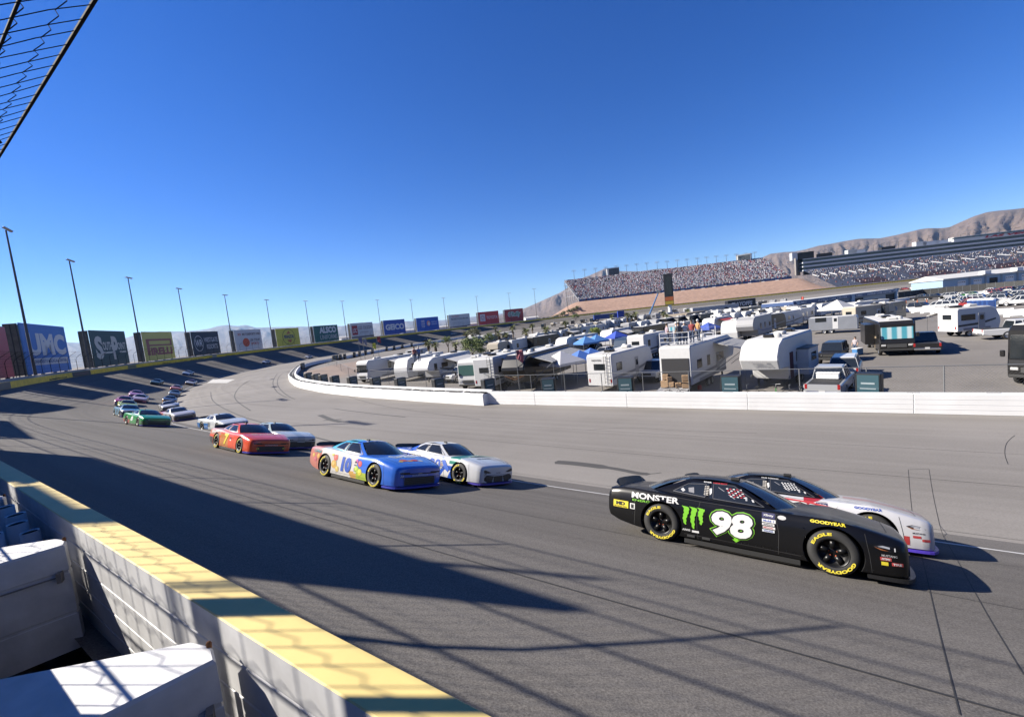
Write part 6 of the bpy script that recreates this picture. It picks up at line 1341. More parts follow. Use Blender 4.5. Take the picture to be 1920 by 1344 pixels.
c_ = G(1663, 667); rv('a', Vector((c_.x, c_.y, 0)) + Vector((c_.x, c_.y, 0)).normalized() * 5.0, math.atan2(-c_.y, -c_.x) + R(8), 10.5, 'black coach with a turquoise curtain in its windscreen', shell=RVD, stripe='tan', H=3.25, ac=3, extra=coachx, front=curtain_mat())
sg = rva('trailer', (1795, 633), (1863, 627), 1, 4.3, 'far', 'small white caravan on its own near the right edge with an open door', stripe=None, H=3.2, slide=[], awn=(1, 0, 3, AWN)); rva('box', (1517, 627), (1582, 624), 1, 6.0, 'far', 'silver ribbed cargo trailer with two wheels showing', shell=M('trailer_silver', (.46, .48, .52), .35, .5, noise=.1, scale=1), H=2.5, stripe=None, ac=0, full=False)
rva('a', (2012, 730), (2087, 704), 1, 11, 'near', 'black motorhome with white stripes cut by the right edge', shell=RVD, stripe='tan', H=3.6, awn=(1, 0, 7, AWN))
rva('fifth', (1414, 641), (1474, 619), 1, 10.5, 'near', 'white fronted fifth wheel caravan with a shaded blue grey side', shell=RVG, stripe='blue', H=3.7); rva('trailer', (1384, 641), (1420, 628), 1, 7.5, 'near', 'pale caravan with a grey front behind the white pickup', stripe='grey')
rva('trailer', (1063, 671), (1140, 655), 1, 9.0, 'near', 'silver and white arched caravan beside the grey suv', stripe='grey', awn=(1, 0, 4, AWN)); rva('trailer', (1210, 675), (1262, 660), 1, 8.0, 'far', 'white caravan tail with a small blue emblem beside the orange poster', stripe='dark'); rva('box', (1239, 668), (1285, 660), 1, 6.5, 'far', 'white food trailer with an orange fruit picture', H=2.9, stripe=None, ac=1, full=False)
rva('c', (935, 676), (985, 663), 1, 8.0, 'near', 'tan camper van with a bulging cab right of the big green tree', shell=RVT, stripe='brown'); rva('box', (778, 676), (815, 668), 1, 6.0, 'far', 'white box trailer beside the palms', H=2.7, stripe=None, ac=0, full=False)
rva('trailer', (1148, 652), (1196, 640), 1, 9, 'near', 'white caravan behind the dark blue van', stripe='dark', awn=(1, 0, 4, AWN)); rva('a', (1208, 645), (1290, 628), 1, 12, 'near', 'long dark coach behind the rooftop party', shell=RVD, stripe='tan'); rva('a', (1275, 640), (1330, 622), 1, 10, 'near', 'coach with a turquoise windscreen behind the rooftop party', shell=RVG, stripe='brown', front=curtain_mat())
rva('trailer', (1340, 628), (1400, 614), 1, 9, 'near', 'white caravan with a red awning', awn=(1, 0, 5, M('awning_red', (.40, .05, .05), .7))); rva('fifth', (1500, 611), (1545, 600), 1, 9, 'near', 'white fifth wheel caravan with a blue shaded side beyond the cargo trailer', stripe='blue'); rva('trailer', (1605, 612), (1655, 606), 1, 8, 'far', 'cream caravan tail with a large dark window', shell=RVT, stripe='brown'); rva('trailer', (1600, 597), (1660, 590), 1, 9, 'near', 'bright white caravan below the care centre', stripe='grey'); rva('trailer', (1522, 596), (1575, 590), 1, 8, 'far', 'cream caravan with two dark windows below the care centre', shell=RVT); rva('a', (1660, 606), (1680, 602), 1, 8, 'near', 'dark coach tail right of the cream caravan', shell=RVD)
# ------------------------------------------------------------------ more rows of caravans, small in the picture
rng = random.Random(21); SH = [RVW, RVW, RVW, RVG, RVT, RVD, RVD]; cn = {id(RVW): 'white', id(RVG): 'grey', id(RVT): 'cream', id(RVD): 'dark'}  # extra dark shells stand in for deeply shaded caravan sides
ROWS = [((1010, 650), (1130, 628), 6, 'behind the palms'), ((1060, 630), (1180, 611), 7, 'in the row beyond the green bush'), ((1180, 628), (1330, 608), 7, 'in the row behind the rooftop party'), ((1350, 614), (1490, 597), 6, 'in the row below the black race banner'), ((1140, 611), (1240, 600), 5, 'in the row left of the white banners'), ((1300, 604), (1420, 592), 6, 'in the row beside the white trailer'), ((1010, 613), (1120, 600), 6, 'in the row nearest the far banking'), ((1440, 588), (1500, 582), 3, 'left of the care centre'), ((1310, 588), (1370, 582), 2, 'beside the tall pylon'), ((880, 648), (960, 636), 3, 'in the row under the trees'), ((960, 668), (1040, 655), 2, 'right of the tan camper van'), ((1230, 592), (1300, 586), 3, 'in the row below the gravel slope'), ((1100, 600), (1200, 590), 5, 'in the last row before the far banking'), ((1400, 578), (1480, 571), 4, 'in the row behind the black race banner'), ((1420, 628), (1490, 612), 2, 'between the big fifth wheels'), ((1490, 600), (1560, 592), 3, 'below the care centre steps')]
for a, b, n, where in ROWS:
    for k in range(n):
        u = (k + .5) / n; x, y = a[0] + (b[0] - a[0]) * u, a[1] + (b[1] - a[1]) * u; P = G(x, y); sh = rng.choice(SH); kd = rng.choice(('trailer', 'fifth', 'a', 'trailer', 'c'))
        rz = math.atan2(G(x + 60, y - 12).y - P.y, G(x + 60, y - 12).x - P.x) + (math.pi if rng.random() < .6 else 0) + rng.uniform(-.12, .12)
        rv(kd, P, rz, rng.uniform(7.5, 11), '%s %s %s, %s from the left' % (cn[id(sh)], {'trailer': 'caravan', 'fifth': 'tall caravan', 'a': 'coach', 'c': 'camper van'}[kd], where, ORD[k]), shell=sh, stripe=rng.choice(('dark', 'grey', 'blue', 'brown')), full=False, ac=rng.choice((1, 2)), awn=(rng.choice((-1, 1)), 0, 4.5, AWN) if rng.random() < .35 else None)
# ------------------------------------------------------------------ car park on the right
CARC = {'white': (.72, .72, .72), 'silver': (.42, .43, .45), 'black': (.015, .015, .018), 'grey': (.15, .16, .17), 'red': (.32, .02, .02), 'blue': (.03, .07, .18), 'green': (.02, .14, .03)}
PARK = [((1712, 582), (1935, 571), 7, 'the front row of the car park', ['black', 'white', 'white', 'red', 'grey', 'silver', 'white']), ((1770, 573), (1930, 562), 6, 'the second row of the car park', ['white', 'white', 'white', 'silver', 'black', 'grey']), ((1718, 563), (1930, 549), 9, 'the third row of the car park', ['black', 'black', 'silver', 'white', 'green', 'white', 'red', 'black', 'blue']), ((1850, 552), (1935, 545), 4, 'the fourth row of the car park', ['white', 'red', 'black', 'silver']), ((1690, 544), (1790, 535), 7, 'the row before the dark screen fence', ['red', 'white', 'white', 'grey', 'silver', 'black', 'white']), ((1640, 549), (1690, 544), 3, 'the row behind the care centre', ['red', 'white', 'black']), ((1860, 560), (1940, 553), 4, 'the crowded right part of the car park', ['black', 'black', 'blue', 'red']), ((1400, 600), (1480, 590), 4, 'the lane below the race banner', ['white', 'silver', 'black', 'white']), ((1060, 606), (1180, 594), 5, 'the lane by the far banking', ['white', 'silver', 'blue', 'black', 'white']), ((1150, 640), (1320, 618), 7, 'the lane between the caravan rows', ['white', 'black', 'silver', 'white', 'blue', 'grey', 'white']), ((1010, 640), (1120, 620), 5, 'the lane beside the palms', ['white', 'grey', 'white', 'black', 'silver']), ((1330, 608), (1480, 592), 7, 'the lane behind the white fronted caravan', ['black', 'white', 'silver', 'white', 'grey', 'black', 'white']), ((1490, 578), (1690, 556), 8, 'the lane behind the blue building', ['white', 'black', 'grey', 'white', 'silver', 'red', 'black', 'white']), ((1780, 568), (1935, 556), 7, 'the middle row of the car park', ['white', 'silver', 'white', 'black', 'grey', 'white', 'black'])]
for a, b, n, where, cs in PARK:
    for k in range(n):
        u = (k + .5) / n; x, y = a[0] + (b[0] - a[0]) * u, a[1] + (b[1] - a[1]) * u; P = G(x, y); kd = rng.choice(('pickup', 'suv', 'suv', 'sedan', 'pickup')); c = cs[k]
        rz = math.atan2(P.y, P.x) + rng.choice((R(70), R(70), R(-110))) + rng.uniform(-.15, .15)
        vehicle(kd, CARC[c], P, rz, '%s %s, %s from the left in %s' % (c, {'pickup': 'pickup', 'suv': 'suv', 'sedan': 'saloon car'}[kd], ORD[k], where), 'vehicles in the far car park')
for o in list(PROTO.values()):
    for c in list(o.children):
        for g in list(c.children): bpy.data.objects.remove(g)
        bpy.data.objects.remove(c)
    bpy.data.objects.remove(o)
# road barriers, toilets, cones
JB = [(1690, 583), (1704, 584), (1720, 584.5), (1738, 585.5), (1757, 586), (1776, 586.5), (1797, 587), (1878, 590), (1905, 592)]
for k, (x, y) in enumerate(JB):
    P = G(x, y + 1.5); t = thing('road_barrier', 'white water filled road barrier, %s from the left of the row' % ORD[k], 'barrier', P, math.atan2(-P.x, P.y), 'white road barriers before the car park'); W = 1.9 if k < 7 else 2.4
    mb = MB(); mb.prism([(-.35, 0), (.35, 0), (.28, .2), (.16, .95), (.12, 1.05), (-.12, 1.05), (-.16, .95), (-.28, .2)], -W / 2, W / 2, ax='x'); mb.build('shell', WW, t); mb = MB(); mb.box((W * .3, 0, 1.07), (.2, .12, .05)); mb.build('cap', VPL, t); mb = MB(); mb.box((0, -.34, .1), (W * .5, .06, .1)); mb.build('fork_slot', VPL, t)
for k in range(5):
    P = G(1822 + 9.2 * k, 585.5); t = thing('portable_toilet', 'blue portable toilet with a white roof, %s of five from the left' % ORD[k], 'toilet', P, math.atan2(-P.x, P.y), 'portable toilets by the road barriers')
    mb = MB(); mb.box((0, 0, 1.08), (1.1, 1.1, 2.1), bev=.04); mb.build('cabin', M('toilet_blue', (.03, .10, .33), .5), t); mb = MB(); mb.box((0, -.57, 1.0), (.7, .04, 1.8)); mb.build('door', M('toilet_door', (.02, .06, .22), .5), t); mb = MB(); mb.lathe([(.62, 0), (.55, .2), (.2, .3), (.001, .32)], (0, 0, 2.12), 8, a0=R(22)); mb.build('roof', WW, t)
for k, (x, y) in enumerate(((1672, 571), (1699, 569), (1720, 568), (1738, 567))):
    P = G(x, y); t = thing('traffic_cone', 'orange traffic cone, %s from the left near the car park' % ORD[k], 'cone', P, 0, 'orange cones'); mb = MB(); mb.lathe([(.16, .05), (.03, .95), (.001, .96)], (0, 0, 0), 10); mb.build('cone_body', M('cone_orange', (.65, .16, .04), .6), t); mb = MB(); mb.box((0, 0, .03), (.4, .4, .06)); mb.build('base', VPL, t)
# ------------------------------------------------------------------ low blue care centre, garages, screen fence
CB, CLB, CGY = M('centre_blue', (.035, .085, .24), .5), M('centre_light_blue', (.36, .50, .66), .6), M('centre_grey', (.30, .36, .43), .6)
A_, B_ = G(1487, 592), G(1682, 563.5); v_ = B_ - A_; Lc = v_.length; cc = thing('care_centre', 'long low blue building with white lettering in the infield', 'building', A_, math.atan2(v_.y, v_.x))
mb = MB(); mb.box((Lc / 2, 4.5, 1.5), (Lc, 9, 3.0)); mb.build('wall', CGY, cc); mb = MB(); mb.box((Lc / 2, 4.4, 3.5), (Lc + .4, 9.6, 1.05), bev=.03); mb.build('fascia', CB, cc); mb = MB(); mb.box((Lc / 2, 4.5, 4.12), (Lc, 9.2, .2)); mb.build('roof', RVROOF, cc)
for u, w in ((.03, 3.4), (.515, 4.2), (.975, 2.2)): mb = MB(); mb.box((Lc * u, .5, 1.95), (w * .42, 2.2, 3.9)); mb.build('pier', CLB, cc)
for u, w in ((.09, 5.0), (.58, 6.0), (.93, 7.0)): mb = MB(); mb.box((Lc * u, -.06, 1.35), (w, .1, 2.6)); mb.build('bay_opening', M('dark_opening', (.02, .02, .025), .8), cc)
for u0, w, s in ((.20, .26, 'INFIELD CARE CENTER'), (.66, .26, 'INFIELD CARE CENTER'), (.04, .06, 'UMC'), (.55, .06, 'UMC'), (.94, .05, 'UMC')): mb = MB(); _put_plain(mb, s, Lc * u0, 3.25, Lc * w, .5, lambda u, v: (u, -.46, v), .02); mb.build('lettering', WW, cc, fixn=False)
for k in range(9): mb = MB(); mb.box((Lc * (.17 + .036 * k * (1 if k < 8 else 1)), -.03, 1.7), (1.0, .08, .9)); mb.build('window', VGL, cc)
A_, B_ = G(1768, 543), G(2010, 518); v_ = B_ - A_; v_ = v_.normalized() * 130; gr = thing('garage_building', 'pale blue garage building with white doors and a white roof at the right', 'building', A_, math.atan2(v_.y, v_.x)); Lg = 130.0
mb = MB(); mb.box((Lg / 2, 9, 2.4), (Lg, 18, 4.8)); mb.build('wall', CLB, gr); mb = MB(); mb.prism([(-.8, 4.75), (-.8, 5.25), (9, 7.4), (18.8, 5.25), (18.8, 4.75)], -.5, Lg + .5, ax='x'); mb.build('roof', RVROOF, gr)
for k in range(16):
    x = 9 + k * 7.6; mb = MB(); mb.box((x, -.05, 1.8), (3.8, .12, 3.4)); o = mb.build('roller_door', WW if k % 5 != 2 else M('dark_opening', (.02, .02, .025), .8), gr)
    for j in range(4): mb = MB(); mb.box((x - 1.35 + .9 * j, -.12, 2.75), (.6, .04, .4)); mb.build('door_pane', VGL, o)
    if k % 2: mb = MB(); mb.box((x + 3.8, .2, 6.4), (3.0, 3.0, 1.6)); mb.build('roof_vent', WW, gr)
    mb = MB(); mb.box((x + 3.8, -.1, 2.4), (.7, .25, 4.8)); mb.build('pilaster', CGY, gr)
sf = thing('screen_fence', 'dark screened fence between the car park and the garages', 'fence'); SFP = [G(x, y) for x, y in ((1684, 559), (1730, 553), (1790, 548), (1850, 543), (1920, 538), (2000, 531))]
for a, b in zip(SFP[:-1], SFP[1:]): L = (b - a).length; mb = MB(); c = (a + b) / 2; mb.box((c.x, c.y, 1.2), (L, .05, 2.3), math.atan2(b.y - a.y, b.x - a.x)); mb.build('screen_panel', M('screen_cloth', (.05, .05, .05), .8, noise=.3, scale=2), sf); 
for a, b in zip(SFP[:-1], SFP[1:]):
    for u in (0, .25, .5, .75): p = a.lerp(b, u); mb = MB(); mb.tube([(p.x, p.y, 0), (p.x, p.y, 2.6)], .06, 5); mb.build('post', GAL, sf)
lw = thing('lane_wall', 'low white kerb wall curving past the car park', 'wall'); LWP = crom([np.array(G(x, y)[:2]) for x, y in ((1664, 570), (1700, 563), (1740, 558), (1790, 553))], 3)
for a, b in zip(LWP[:-1], LWP[1:]): seg_wall('wall_block', a, b, .9, .4, WW, lw)
# ------------------------------------------------------------------ pylon, boom lift, boards and banners
def z_at(px, py, P): v = ray(px, py); return CAMH + v[2] / math.hypot(v[0], v[1]) * math.hypot(P[0], P[1])
P = G(1257, 592); zt, zb_ = z_at(1257, 513, P), z_at(1257, 571, P); py_ = thing('scoring_pylon', 'tall black scoring pylon with a white foot and a yellow strip', 'pylon', P, math.atan2(-P.x, P.y))
mb = MB(); mb.tube([(0, 0, 0), (0, 0, zb_ + .5)], 1.1, 12); mb.build('foot', WW, py_); mb = MB(); mb.box((0, 0, (zt + zb_) / 2), (5.2, 4.0, zt - zb_), bev=.1); mb.build('tower', BOXK, py_); mb = MB(); mb.box((0, -2.03, zb_ + 1.2), (4.8, .1, 2.0)); mb.build('yellow_panel', M('pylon_yellow', (.45, .33, .03), .5), py_); mb = MB(); mb.box((0, -2.03, zb_ + 3.6), (4.8, .1, 2.4)); mb.build('orange_panel', M('pylon_orange', (.45, .12, .03), .5), py_)
for k in range(10): mb = MB(); mb.box((.3, -2.05, zb_ + 6.5 + k * (zt - zb_ - 8) / 10), (3.2, .1, 1.0)); mb.build('score_row', M('score_row', (.03, .035, .03), .4), py_)
P = G(1216, 601); Q = G(1216, 601); zt = z_at(1237, 548, P); bl_ = thing('boom_lift', 'blue boom lift with its arm raised beside the pylon', 'lift', P, math.atan2(-P.x, P.y)); k = math.hypot(P.x, P.y) / FPX
mb = MB(); mb.tube([(0, 0, 1.6), (20 * k, 0, zt)], [.5, .28], 6); mb.build('arm', M('lift_blue', (.06, .18, .40), .5), bl_); mb = MB(); mb.box((0, 0, .9), (3.5, 2.2, 1.2), bev=.1); mb.build('chassis', M('lift_blue', (.06, .18, .40), .5), bl_); mb = MB(); mb.box((20 * k, 0, zt + .3), (1.8, 1.0, 1.1)); mb.build('basket', GAL, bl_)
for sx in (-1, 1):
    for sy in (-1, 1): w = link('wheel', WT_[0], bl_); w.location = (sx * 1.2, sy * 1.1, .42)
def board(px0, px1, yt, yb, yg, col, label, txt=None, tcol=(.75, .75, .75), depth=2.5, cat='banner', dx=0.0, name='board', boxlike=True):
    P0, P1 = G(px0, yg), G(px1, yg - (px1 - px0) * .105); v = P1 - P0; L = v.length; zt, zb_ = z_at(px0, yt, P0), max(z_at(px0, yb, P0), .0); t = thing(name, label, cat, P0, math.atan2(v.y, v.x))
    mb = MB(); mb.box((L / 2, depth / 2, (zt + zb_) / 2), (L, depth, zt - zb_), bev=.03); mb.build('panel', M('board_%.2f_%.2f_%.2f' % col, col, .5), t)
    if txt: mb = MB(); _put_plain(mb, txt, L * .12, zb_ + (zt - zb_) * .25, L * .76, (zt - zb_) * .5, lambda u, v: (u, -.04, v), .04, .2); mb.build('lettering', M('board_t_%.2f_%.2f_%.2f' % tcol, tcol, .5), t, fixn=False)
    for u in (.06, .94): mb = MB(); mb.box((L * u, depth / 2, zb_ / 2), (.25, .25, max(zb_, .3))); mb.build('leg', BLKST, t)
    return t, L, zb_, zt
board(1366, 1418, 564, 580, 590, (.015, .015, .02), 'black race banner with white slanted lettering', 'PLAYOFFS', (.7, .7, .72)); t, L, z0, z1 = board(1300, 1386, 577.5, 596, 602, (.50, .50, .52), 'long white hauler trailer with a black round emblem', None, name='hauler_trailer', cat='trailer', depth=2.6)
mb = MB(); mb.lathe([(.9, 0), (.001, 0)], (L * .73, -.05, (z0 + z1) / 2), 16, ax='y'); mb.build('emblem', BOXK, t, fixn=False); mb = MB(); _put_plain(mb, 'pennzoil', L * .80, (z0 + z1) / 2 - .4, L * .17, .8, lambda u, v: (u, -.05, v), .03); mb.build('lettering', BOXK, t, fixn=False)
board(1381, 1398, 547.5, 558, 561, (.04, .045, .05), 'dark video screen on legs before the gravel slope', depth=1.0, cat='screen', name='video_screen')
board(1115, 1172, 591, 599.5, 608, (.03, .07, .28), 'blue team hauler with a bright red stripe', None, depth=2.6, cat='trailer', name='hauler_trailer'); board(1160, 1172, 583, 603, 607, (.02, .05, .36), 'deep blue upright banner tower', depth=1.5, name='banner_tower')
for k, x in enumerate((1252, 1264, 1276, 1290, 1303)):
    t, L, z0, z1 = board(x, x + 11, 585.5, 595, 603, (.62, .62, .64), 'white hospitality banner with an oval mark, %s of five from the left' % ORD[k], depth=.3); mb = MB(); mb.grid([[(L / 2 + L * .33 * math.cos(a) * s, -.05, (z0 + z1) / 2 + (z1 - z0) * .26 * math.sin(a) * s) for s in (1, .72)] for a in np.linspace(0, 2 * math.pi, 21)]); mb.build('oval_mark', M('oval_blue', (.08, .12, .36) if k != 2 else (.5, .12, .08), .5), t, fixn=False)
P = G(1288, 606); pv = thing('shade_roof', 'flat brown shade roof below the white banners', 'pavilion', P, R(40)); mb = MB(); mb.prism([(-9, 2.6), (9, 2.6), (7, 3.6), (-7, 3.6)], -4, 4); mb.build('roof', M('shade_brown', (.30, .25, .19), .8), pv)
for x in (-8, 0, 8):
    for y in (-3.5, 3.5): mb = MB(); mb.tube([(x, y, 0), (x, y, 2.7)], .1, 6); mb.build('post', GAL, pv)
# ------------------------------------------------------------------ canopies and parasol
def canopy(px, py, col, label, w=3.0, peak=3.3, eave=2.3, rot=.4):
    P = G(px, py); t = thing('pop_up_canopy', label, 'canopy', P, rot, 'pop up canopies'); m = M('canopy_%.2f_%.2f_%.2f' % col, col, .7); h = w / 2
    mb = MB(); mb.add([(-h, -h, eave), (h, -h, eave), (h, h, eave), (-h, h, eave), (0, 0, peak), (-h, -h, eave - .25), (h, -h, eave - .25), (h, h, eave - .25), (-h, h, eave - .25)], [(0, 1, 4), (1, 2, 4), (2, 3, 4), (3, 0, 4), (0, 5, 6, 1), (1, 6, 7, 2), (2, 7, 8, 3), (3, 8, 5, 0)]); mb.build('roof', m, t)
    for x in (-h, h):
        for y in (-h, h): mb = MB(); mb.tube([(x * .97, y * .97, 0), (x * .97, y * .97, eave)], .03, 4); mb.build('leg', GAL, t)
canopy(1057, 722, (.68, .67, .68), 'white canopy right behind the fence beside the black caravan', 3.4, 3.5, 2.4, .6)
canopy(1092, 715, (.06, .17, .55), 'blue canopy behind the white one near the fence'); canopy(1112, 709, (.06, .17, .55), 'blue canopy partly hidden by the white caravan with a ladder')
canopy(1101, 668, (.08, .25, .62), 'bright blue canopy above the silver saloon, left of two'); canopy(1121, 664, (.08, .25, .62), 'bright blue canopy above the silver saloon, right of two'); canopy(1158, 655, (.03, .08, .50), 'royal blue canopy behind the dark van'); canopy(1330, 640, (.05, .10, .42), 'dark blue canopy behind the white pickup'); canopy(1571, 602, (.70, .69, .67), 'white peaked tent below the care centre', 5, 4.4, 2.6); canopy(890, 640, (.68, .67, .66), 'white canopy in front of the far banking', 4, 4, 2.6)
# ------------------------------------------------------------------ palms, trees, bushes
FROND = leafmat('palm_frond', (.20, .22, .08)); TRK = M('palm_trunk', (.20, .15, .10), .9, noise=.3, scale=8); SKIRT = leafmat('palm_skirt', (.17, .13, .08))
def palm(px, yb, yt, label, seed):
    P = G(px, yb); h = max(z_at(px, yt, P), 2.5) * .86; r_ = random.Random(seed); t = thing('palm_tree', label, 'palm', P, r_.random() * 6, 'palms in the infield')
    mb = MB(); mb.tube([(0, 0, -.1), (.06, 0, h * .5), (.1, .04, h)], [.26, .19, .16], 8); mb.build('trunk', TRK, t)
    mb = MB()
    for k in range(46):
        a = r_.random() * 6.283; e = r_.uniform(-.5, 1.25); L = r_.uniform(1.0, 1.5); d = Vector((math.cos(a) * math.cos(e), math.sin(a) * math.cos(e), math.sin(e))); s = d.cross(Vector((0, 0, 1))).normalized(); p = Vector((.1, .04, h)); q = p + d * L * .6; q2 = q + (d + Vector((0, 0, -.7))).normalized() * L * .5
        for w in (-.32, -.16, 0, .16, .32): mb.quad(p, q + s * w * L * .55 + Vector((0, 0, .05)), q2 + s * w * L * 1.2, q + s * (w + .10) * L * .55)
    mb.build('crown', FROND, t, fixn=False); mb = MB()
    for k in range(26): a = r_.random() * 6.283; zz = h - r_.uniform(0, 1.1); mb.quad((.1 + .14 * math.cos(a), .04 + .14 * math.sin(a), zz), (.1 + .42 * math.cos(a), .04 + .42 * math.sin(a), zz - .5), (.1 + .3 * math.cos(a + .5), .04 + .3 * math.sin(a + .5), zz - .75))
    mb.build('dead_fronds', SKIRT, t, fixn=False)
PALMS = [(806, 676, 639), (819, 667, 643), (856, 668, 642), (876, 651, 622), (937, 650, 622), (951, 648, 625), (989, 655, 617), (1027, 648, 614), (964, 643, 611), (1178, 622, 587), (1186, 621, 590), (1194, 620, 585), (1245, 607, 585), (1291, 604, 580), (1149, 616, 590), (1062, 632, 602), (1000, 634, 608), (1016, 588, 573), (1024, 586, 572), (1250, 612, 591), (930, 634, 612)]
for k, (x, a, b) in enumerate(sorted(PALMS)): palm(x, a, b, 'palm, %s from the left among the infield palms' % ORD[k], 100 + k)
def tree(px, yb, yc, rad_px, label, seed, mat=None, squash=.75):
    P = G(px, yb); k = math.hypot(P.x, P.y) / FPX; rad = rad_px * k; zc = max(z_at(px, yc, P), rad * .6); r_ = random.Random(seed); t = thing('desert_tree', label, 'tree', P, 0, 'desert trees in the infield')
    mb = MB(); mb.tube([(0, 0, -.1), (.1, .05, zc * .35), (.0, .0, zc * .6)], [.16, .12, .1], 7)
    mb.build('trunk', BARK, t); lb = MB()
    for q in range(6): a = 6.283 * q / 6 + r_.random(); lb.tube([(.05, .02, zc * .4), (math.cos(a) * rad * .3, math.sin(a) * rad * .3, zc * .8), (math.cos(a) * rad * .65, math.sin(a) * rad * .65, zc + rad * .2 * r_.random())], [.07, .05, .02], 5)
    lb.build('limbs', BARK, t); mb = MB()
    for q in range(52):
        a = r_.random() * 6.283; e = r_.uniform(-.55, 1.3); rr = rad * r_.uniform(.45, .95); c = (math.cos(a) * math.cos(e) * rr, math.sin(a) * math.cos(e) * rr, zc + math.sin(e) * rr * squash); leaves(mb, c, rad * r_.uniform(.16, .32), 60, max(.07, rad * .045), r_, .8)
    mb.build('crown', mat or LEAF, t, fixn=False)
LEAFB = leafmat('leaf_bright', (.26, .32, .05))
for k, a in enumerate(((887, 673, 652, 29, 'big dense green tree left of the tan camper van'), (841, 660, 638, 11, 'small thin leaved tree left of the big green one'), (892, 644, 625, 14, 'grey green tree before the red billboards'), (920, 655, 633, 13, 'dark leaning tree right of the big green one'), (1117, 638, 624, 14, 'bright yellow green bushy tree behind the caravans'), (1203, 588, 578, 9, 'round green tree before the gravel slope'), (1080, 606, 593, 7, 'small green tree by the far banking'), (1120, 602, 590, 7, 'small green tree left of the blue hauler'), (975, 660, 641, 10, 'olive tree among the palms'))): tree(*a, 300 + k, LEAFB if k == 4 else (LEAFD if k in (2, 8) else LEAF))
for k, (x, y, r) in enumerate(((800, 680, 5), (826, 672, 5), (838, 671, 6), (850, 670, 5), (1002, 652, 8), (1030, 650, 9), (905, 672, 6), (1015, 656, 7), (760, 678, 5), (735, 682, 7), (990, 657, 7), (870, 674, 5), (1045, 648, 8))):
    P = G(x, y); kk = math.hypot(P.x, P.y) / FPX * r; t = thing('bush', 'low dark bush, %s from the left in the infield planting' % ORD[sorted([800, 826, 838, 850, 1002, 1030, 905, 1015, 760, 735, 990, 870, 1045]).index(x)], 'bush', P, 0, 'bushes in the infield'); mb = MB(); r_ = random.Random(k)
    for q in range(9): leaves(mb, (r_.uniform(-.8, .8) * kk, r_.uniform(-.8, .8) * kk, kk * r_.uniform(.3, .7)), kk * .45, 50, .13, r_, .8)
    mb.build('foliage', LEAFD, t, fixn=False); mb = MB(); [mb.tube([(0, 0, -.05), (kk * .4 * math.cos(q * 2.1), kk * .4 * math.sin(q * 2.1), kk * .5)], .03, 4) for q in range(3)]; mb.build('stems', BARK, t)
# ------------------------------------------------------------------ flags on poles
def flag(px, yb, yt, col, label, stripes=None):
    P = G(px, yb); h = z_at(px, yt, P); t = thing('flag_pole', label, 'flag', P, math.atan2(-P.x, P.y), 'flag poles'); mb = MB(); mb.tube([(0, 0, 0), (0, 0, h)], [.05, .03], 6); mb.build('pole', GAL, t)
    mb = MB(); mb.grid([[(.05 + .13 * i + .02 * math.sin(j), .10 * math.sin(i * 1.1 + j * .4), h - .1 - .16 * j - .05 * i * j * .5) for j in range(6)] for i in range(6)]); mb.build('cloth', M('flag_%.2f_%.2f_%.2f' % col, col, .8), t, fixn=False); mb = MB(); mb.lathe([(.001, .05), (.05, 0), (.001, -.05)], (0, 0, h + .04), 8); mb.build('finial', GAL, t)
flag(680, 697, 631, (.12, .14, .30), 'flag pole with a dark blue flag, leftmost behind the coaches'); flag(688, 697, 634, (.25, .26, .34), 'flag pole with a grey flag beside the dark blue one'); flag(704, 694, 642, (.62, .60, .06), 'flag pole with a yellow flag'); flag(714, 692, 630, (.35, .05, .06), 'flag pole with a red flag right of the yellow one'); flag(975, 738, 654, (.36, .10, .13), 'flag pole with a red striped flag before the black caravan'); flag(1696, 625, 601, (.06, .03, .03), 'small dark flag above the black coach'); flag(1503, 588, 556, (.50, .06, .04), 'tall red feather flag left of the care centre')
# ------------------------------------------------------------------ people
def person_mesh(pose_):
    st = pose_ == 'stand'; V = [(0, 0, .98), (0, 0, 1.2), (0, 0, 1.42), (0, 0, 1.52), (.01, 0, 1.62), (.01, 0, 1.74)]; Rr = [.15, .15, .16, .06, .10, .085]; E_ = [(0, 1), (1, 2), (2, 3), (3, 4), (4, 5)]
    for s in (-1, 1):
        o = len(V)
        if st: V += [(0, s * .10, .92), (.02, s * .11, .5), (0, s * .11, .08), (.14, s * .12, .04)]
        else: V += [(.04, s * .10, .92), (.42, s * .12, .90), (.44, s * .12, .50), (.56, s * .12, .46)]
        Rr += [.10, .07, .05, .04]; E_ += [(0, o), (o, o + 1), (o + 1, o + 2), (o + 2, o + 3)]; o = len(V)
        V += [(0, s * .2, 1.40), (-.02, s * .27, 1.13), (.12, s * .24, .93), (.18, s * .22, .88)]; Rr += [.065, .05, .04, .035]; E_ += [(2, o), (o, o + 1), (o + 1, o + 2), (o + 2, o + 3)]
    me = bpy.data.meshes.new('p'); me.from_pydata(V, E_, []); ob = link('p', me); md = ob.modifiers.new('s', 'SKIN'); sv = me.skin_vertices[0].data
    for i, r in enumerate(Rr): sv[i].radius = (r, r * 1.15 if i < 3 else r)
    sv[0].use_root = True; ss_ = ob.modifiers.new('u', 'SUBSURF'); ss_.levels = 1; dg = bpy.context.evaluated_depsgraph_get(); dg.update(); res = bpy.data.meshes.new_from_object(ob.evaluated_get(dg)); bpy.data.objects.remove(ob)
    for n_ in ('shirt', 'trousers', 'skin'): res.materials.append(M('placeholder', (.5, .5, .5)))
    for p in res.polygons:
        z = p.center.z; y = abs(p.center.y); p.material_index = 2 if z > 1.49 or (y > .20 and z < 1.22) else (0 if z > 1.0 else 1); p.use_smooth = True
    res.name = 'body'; return res
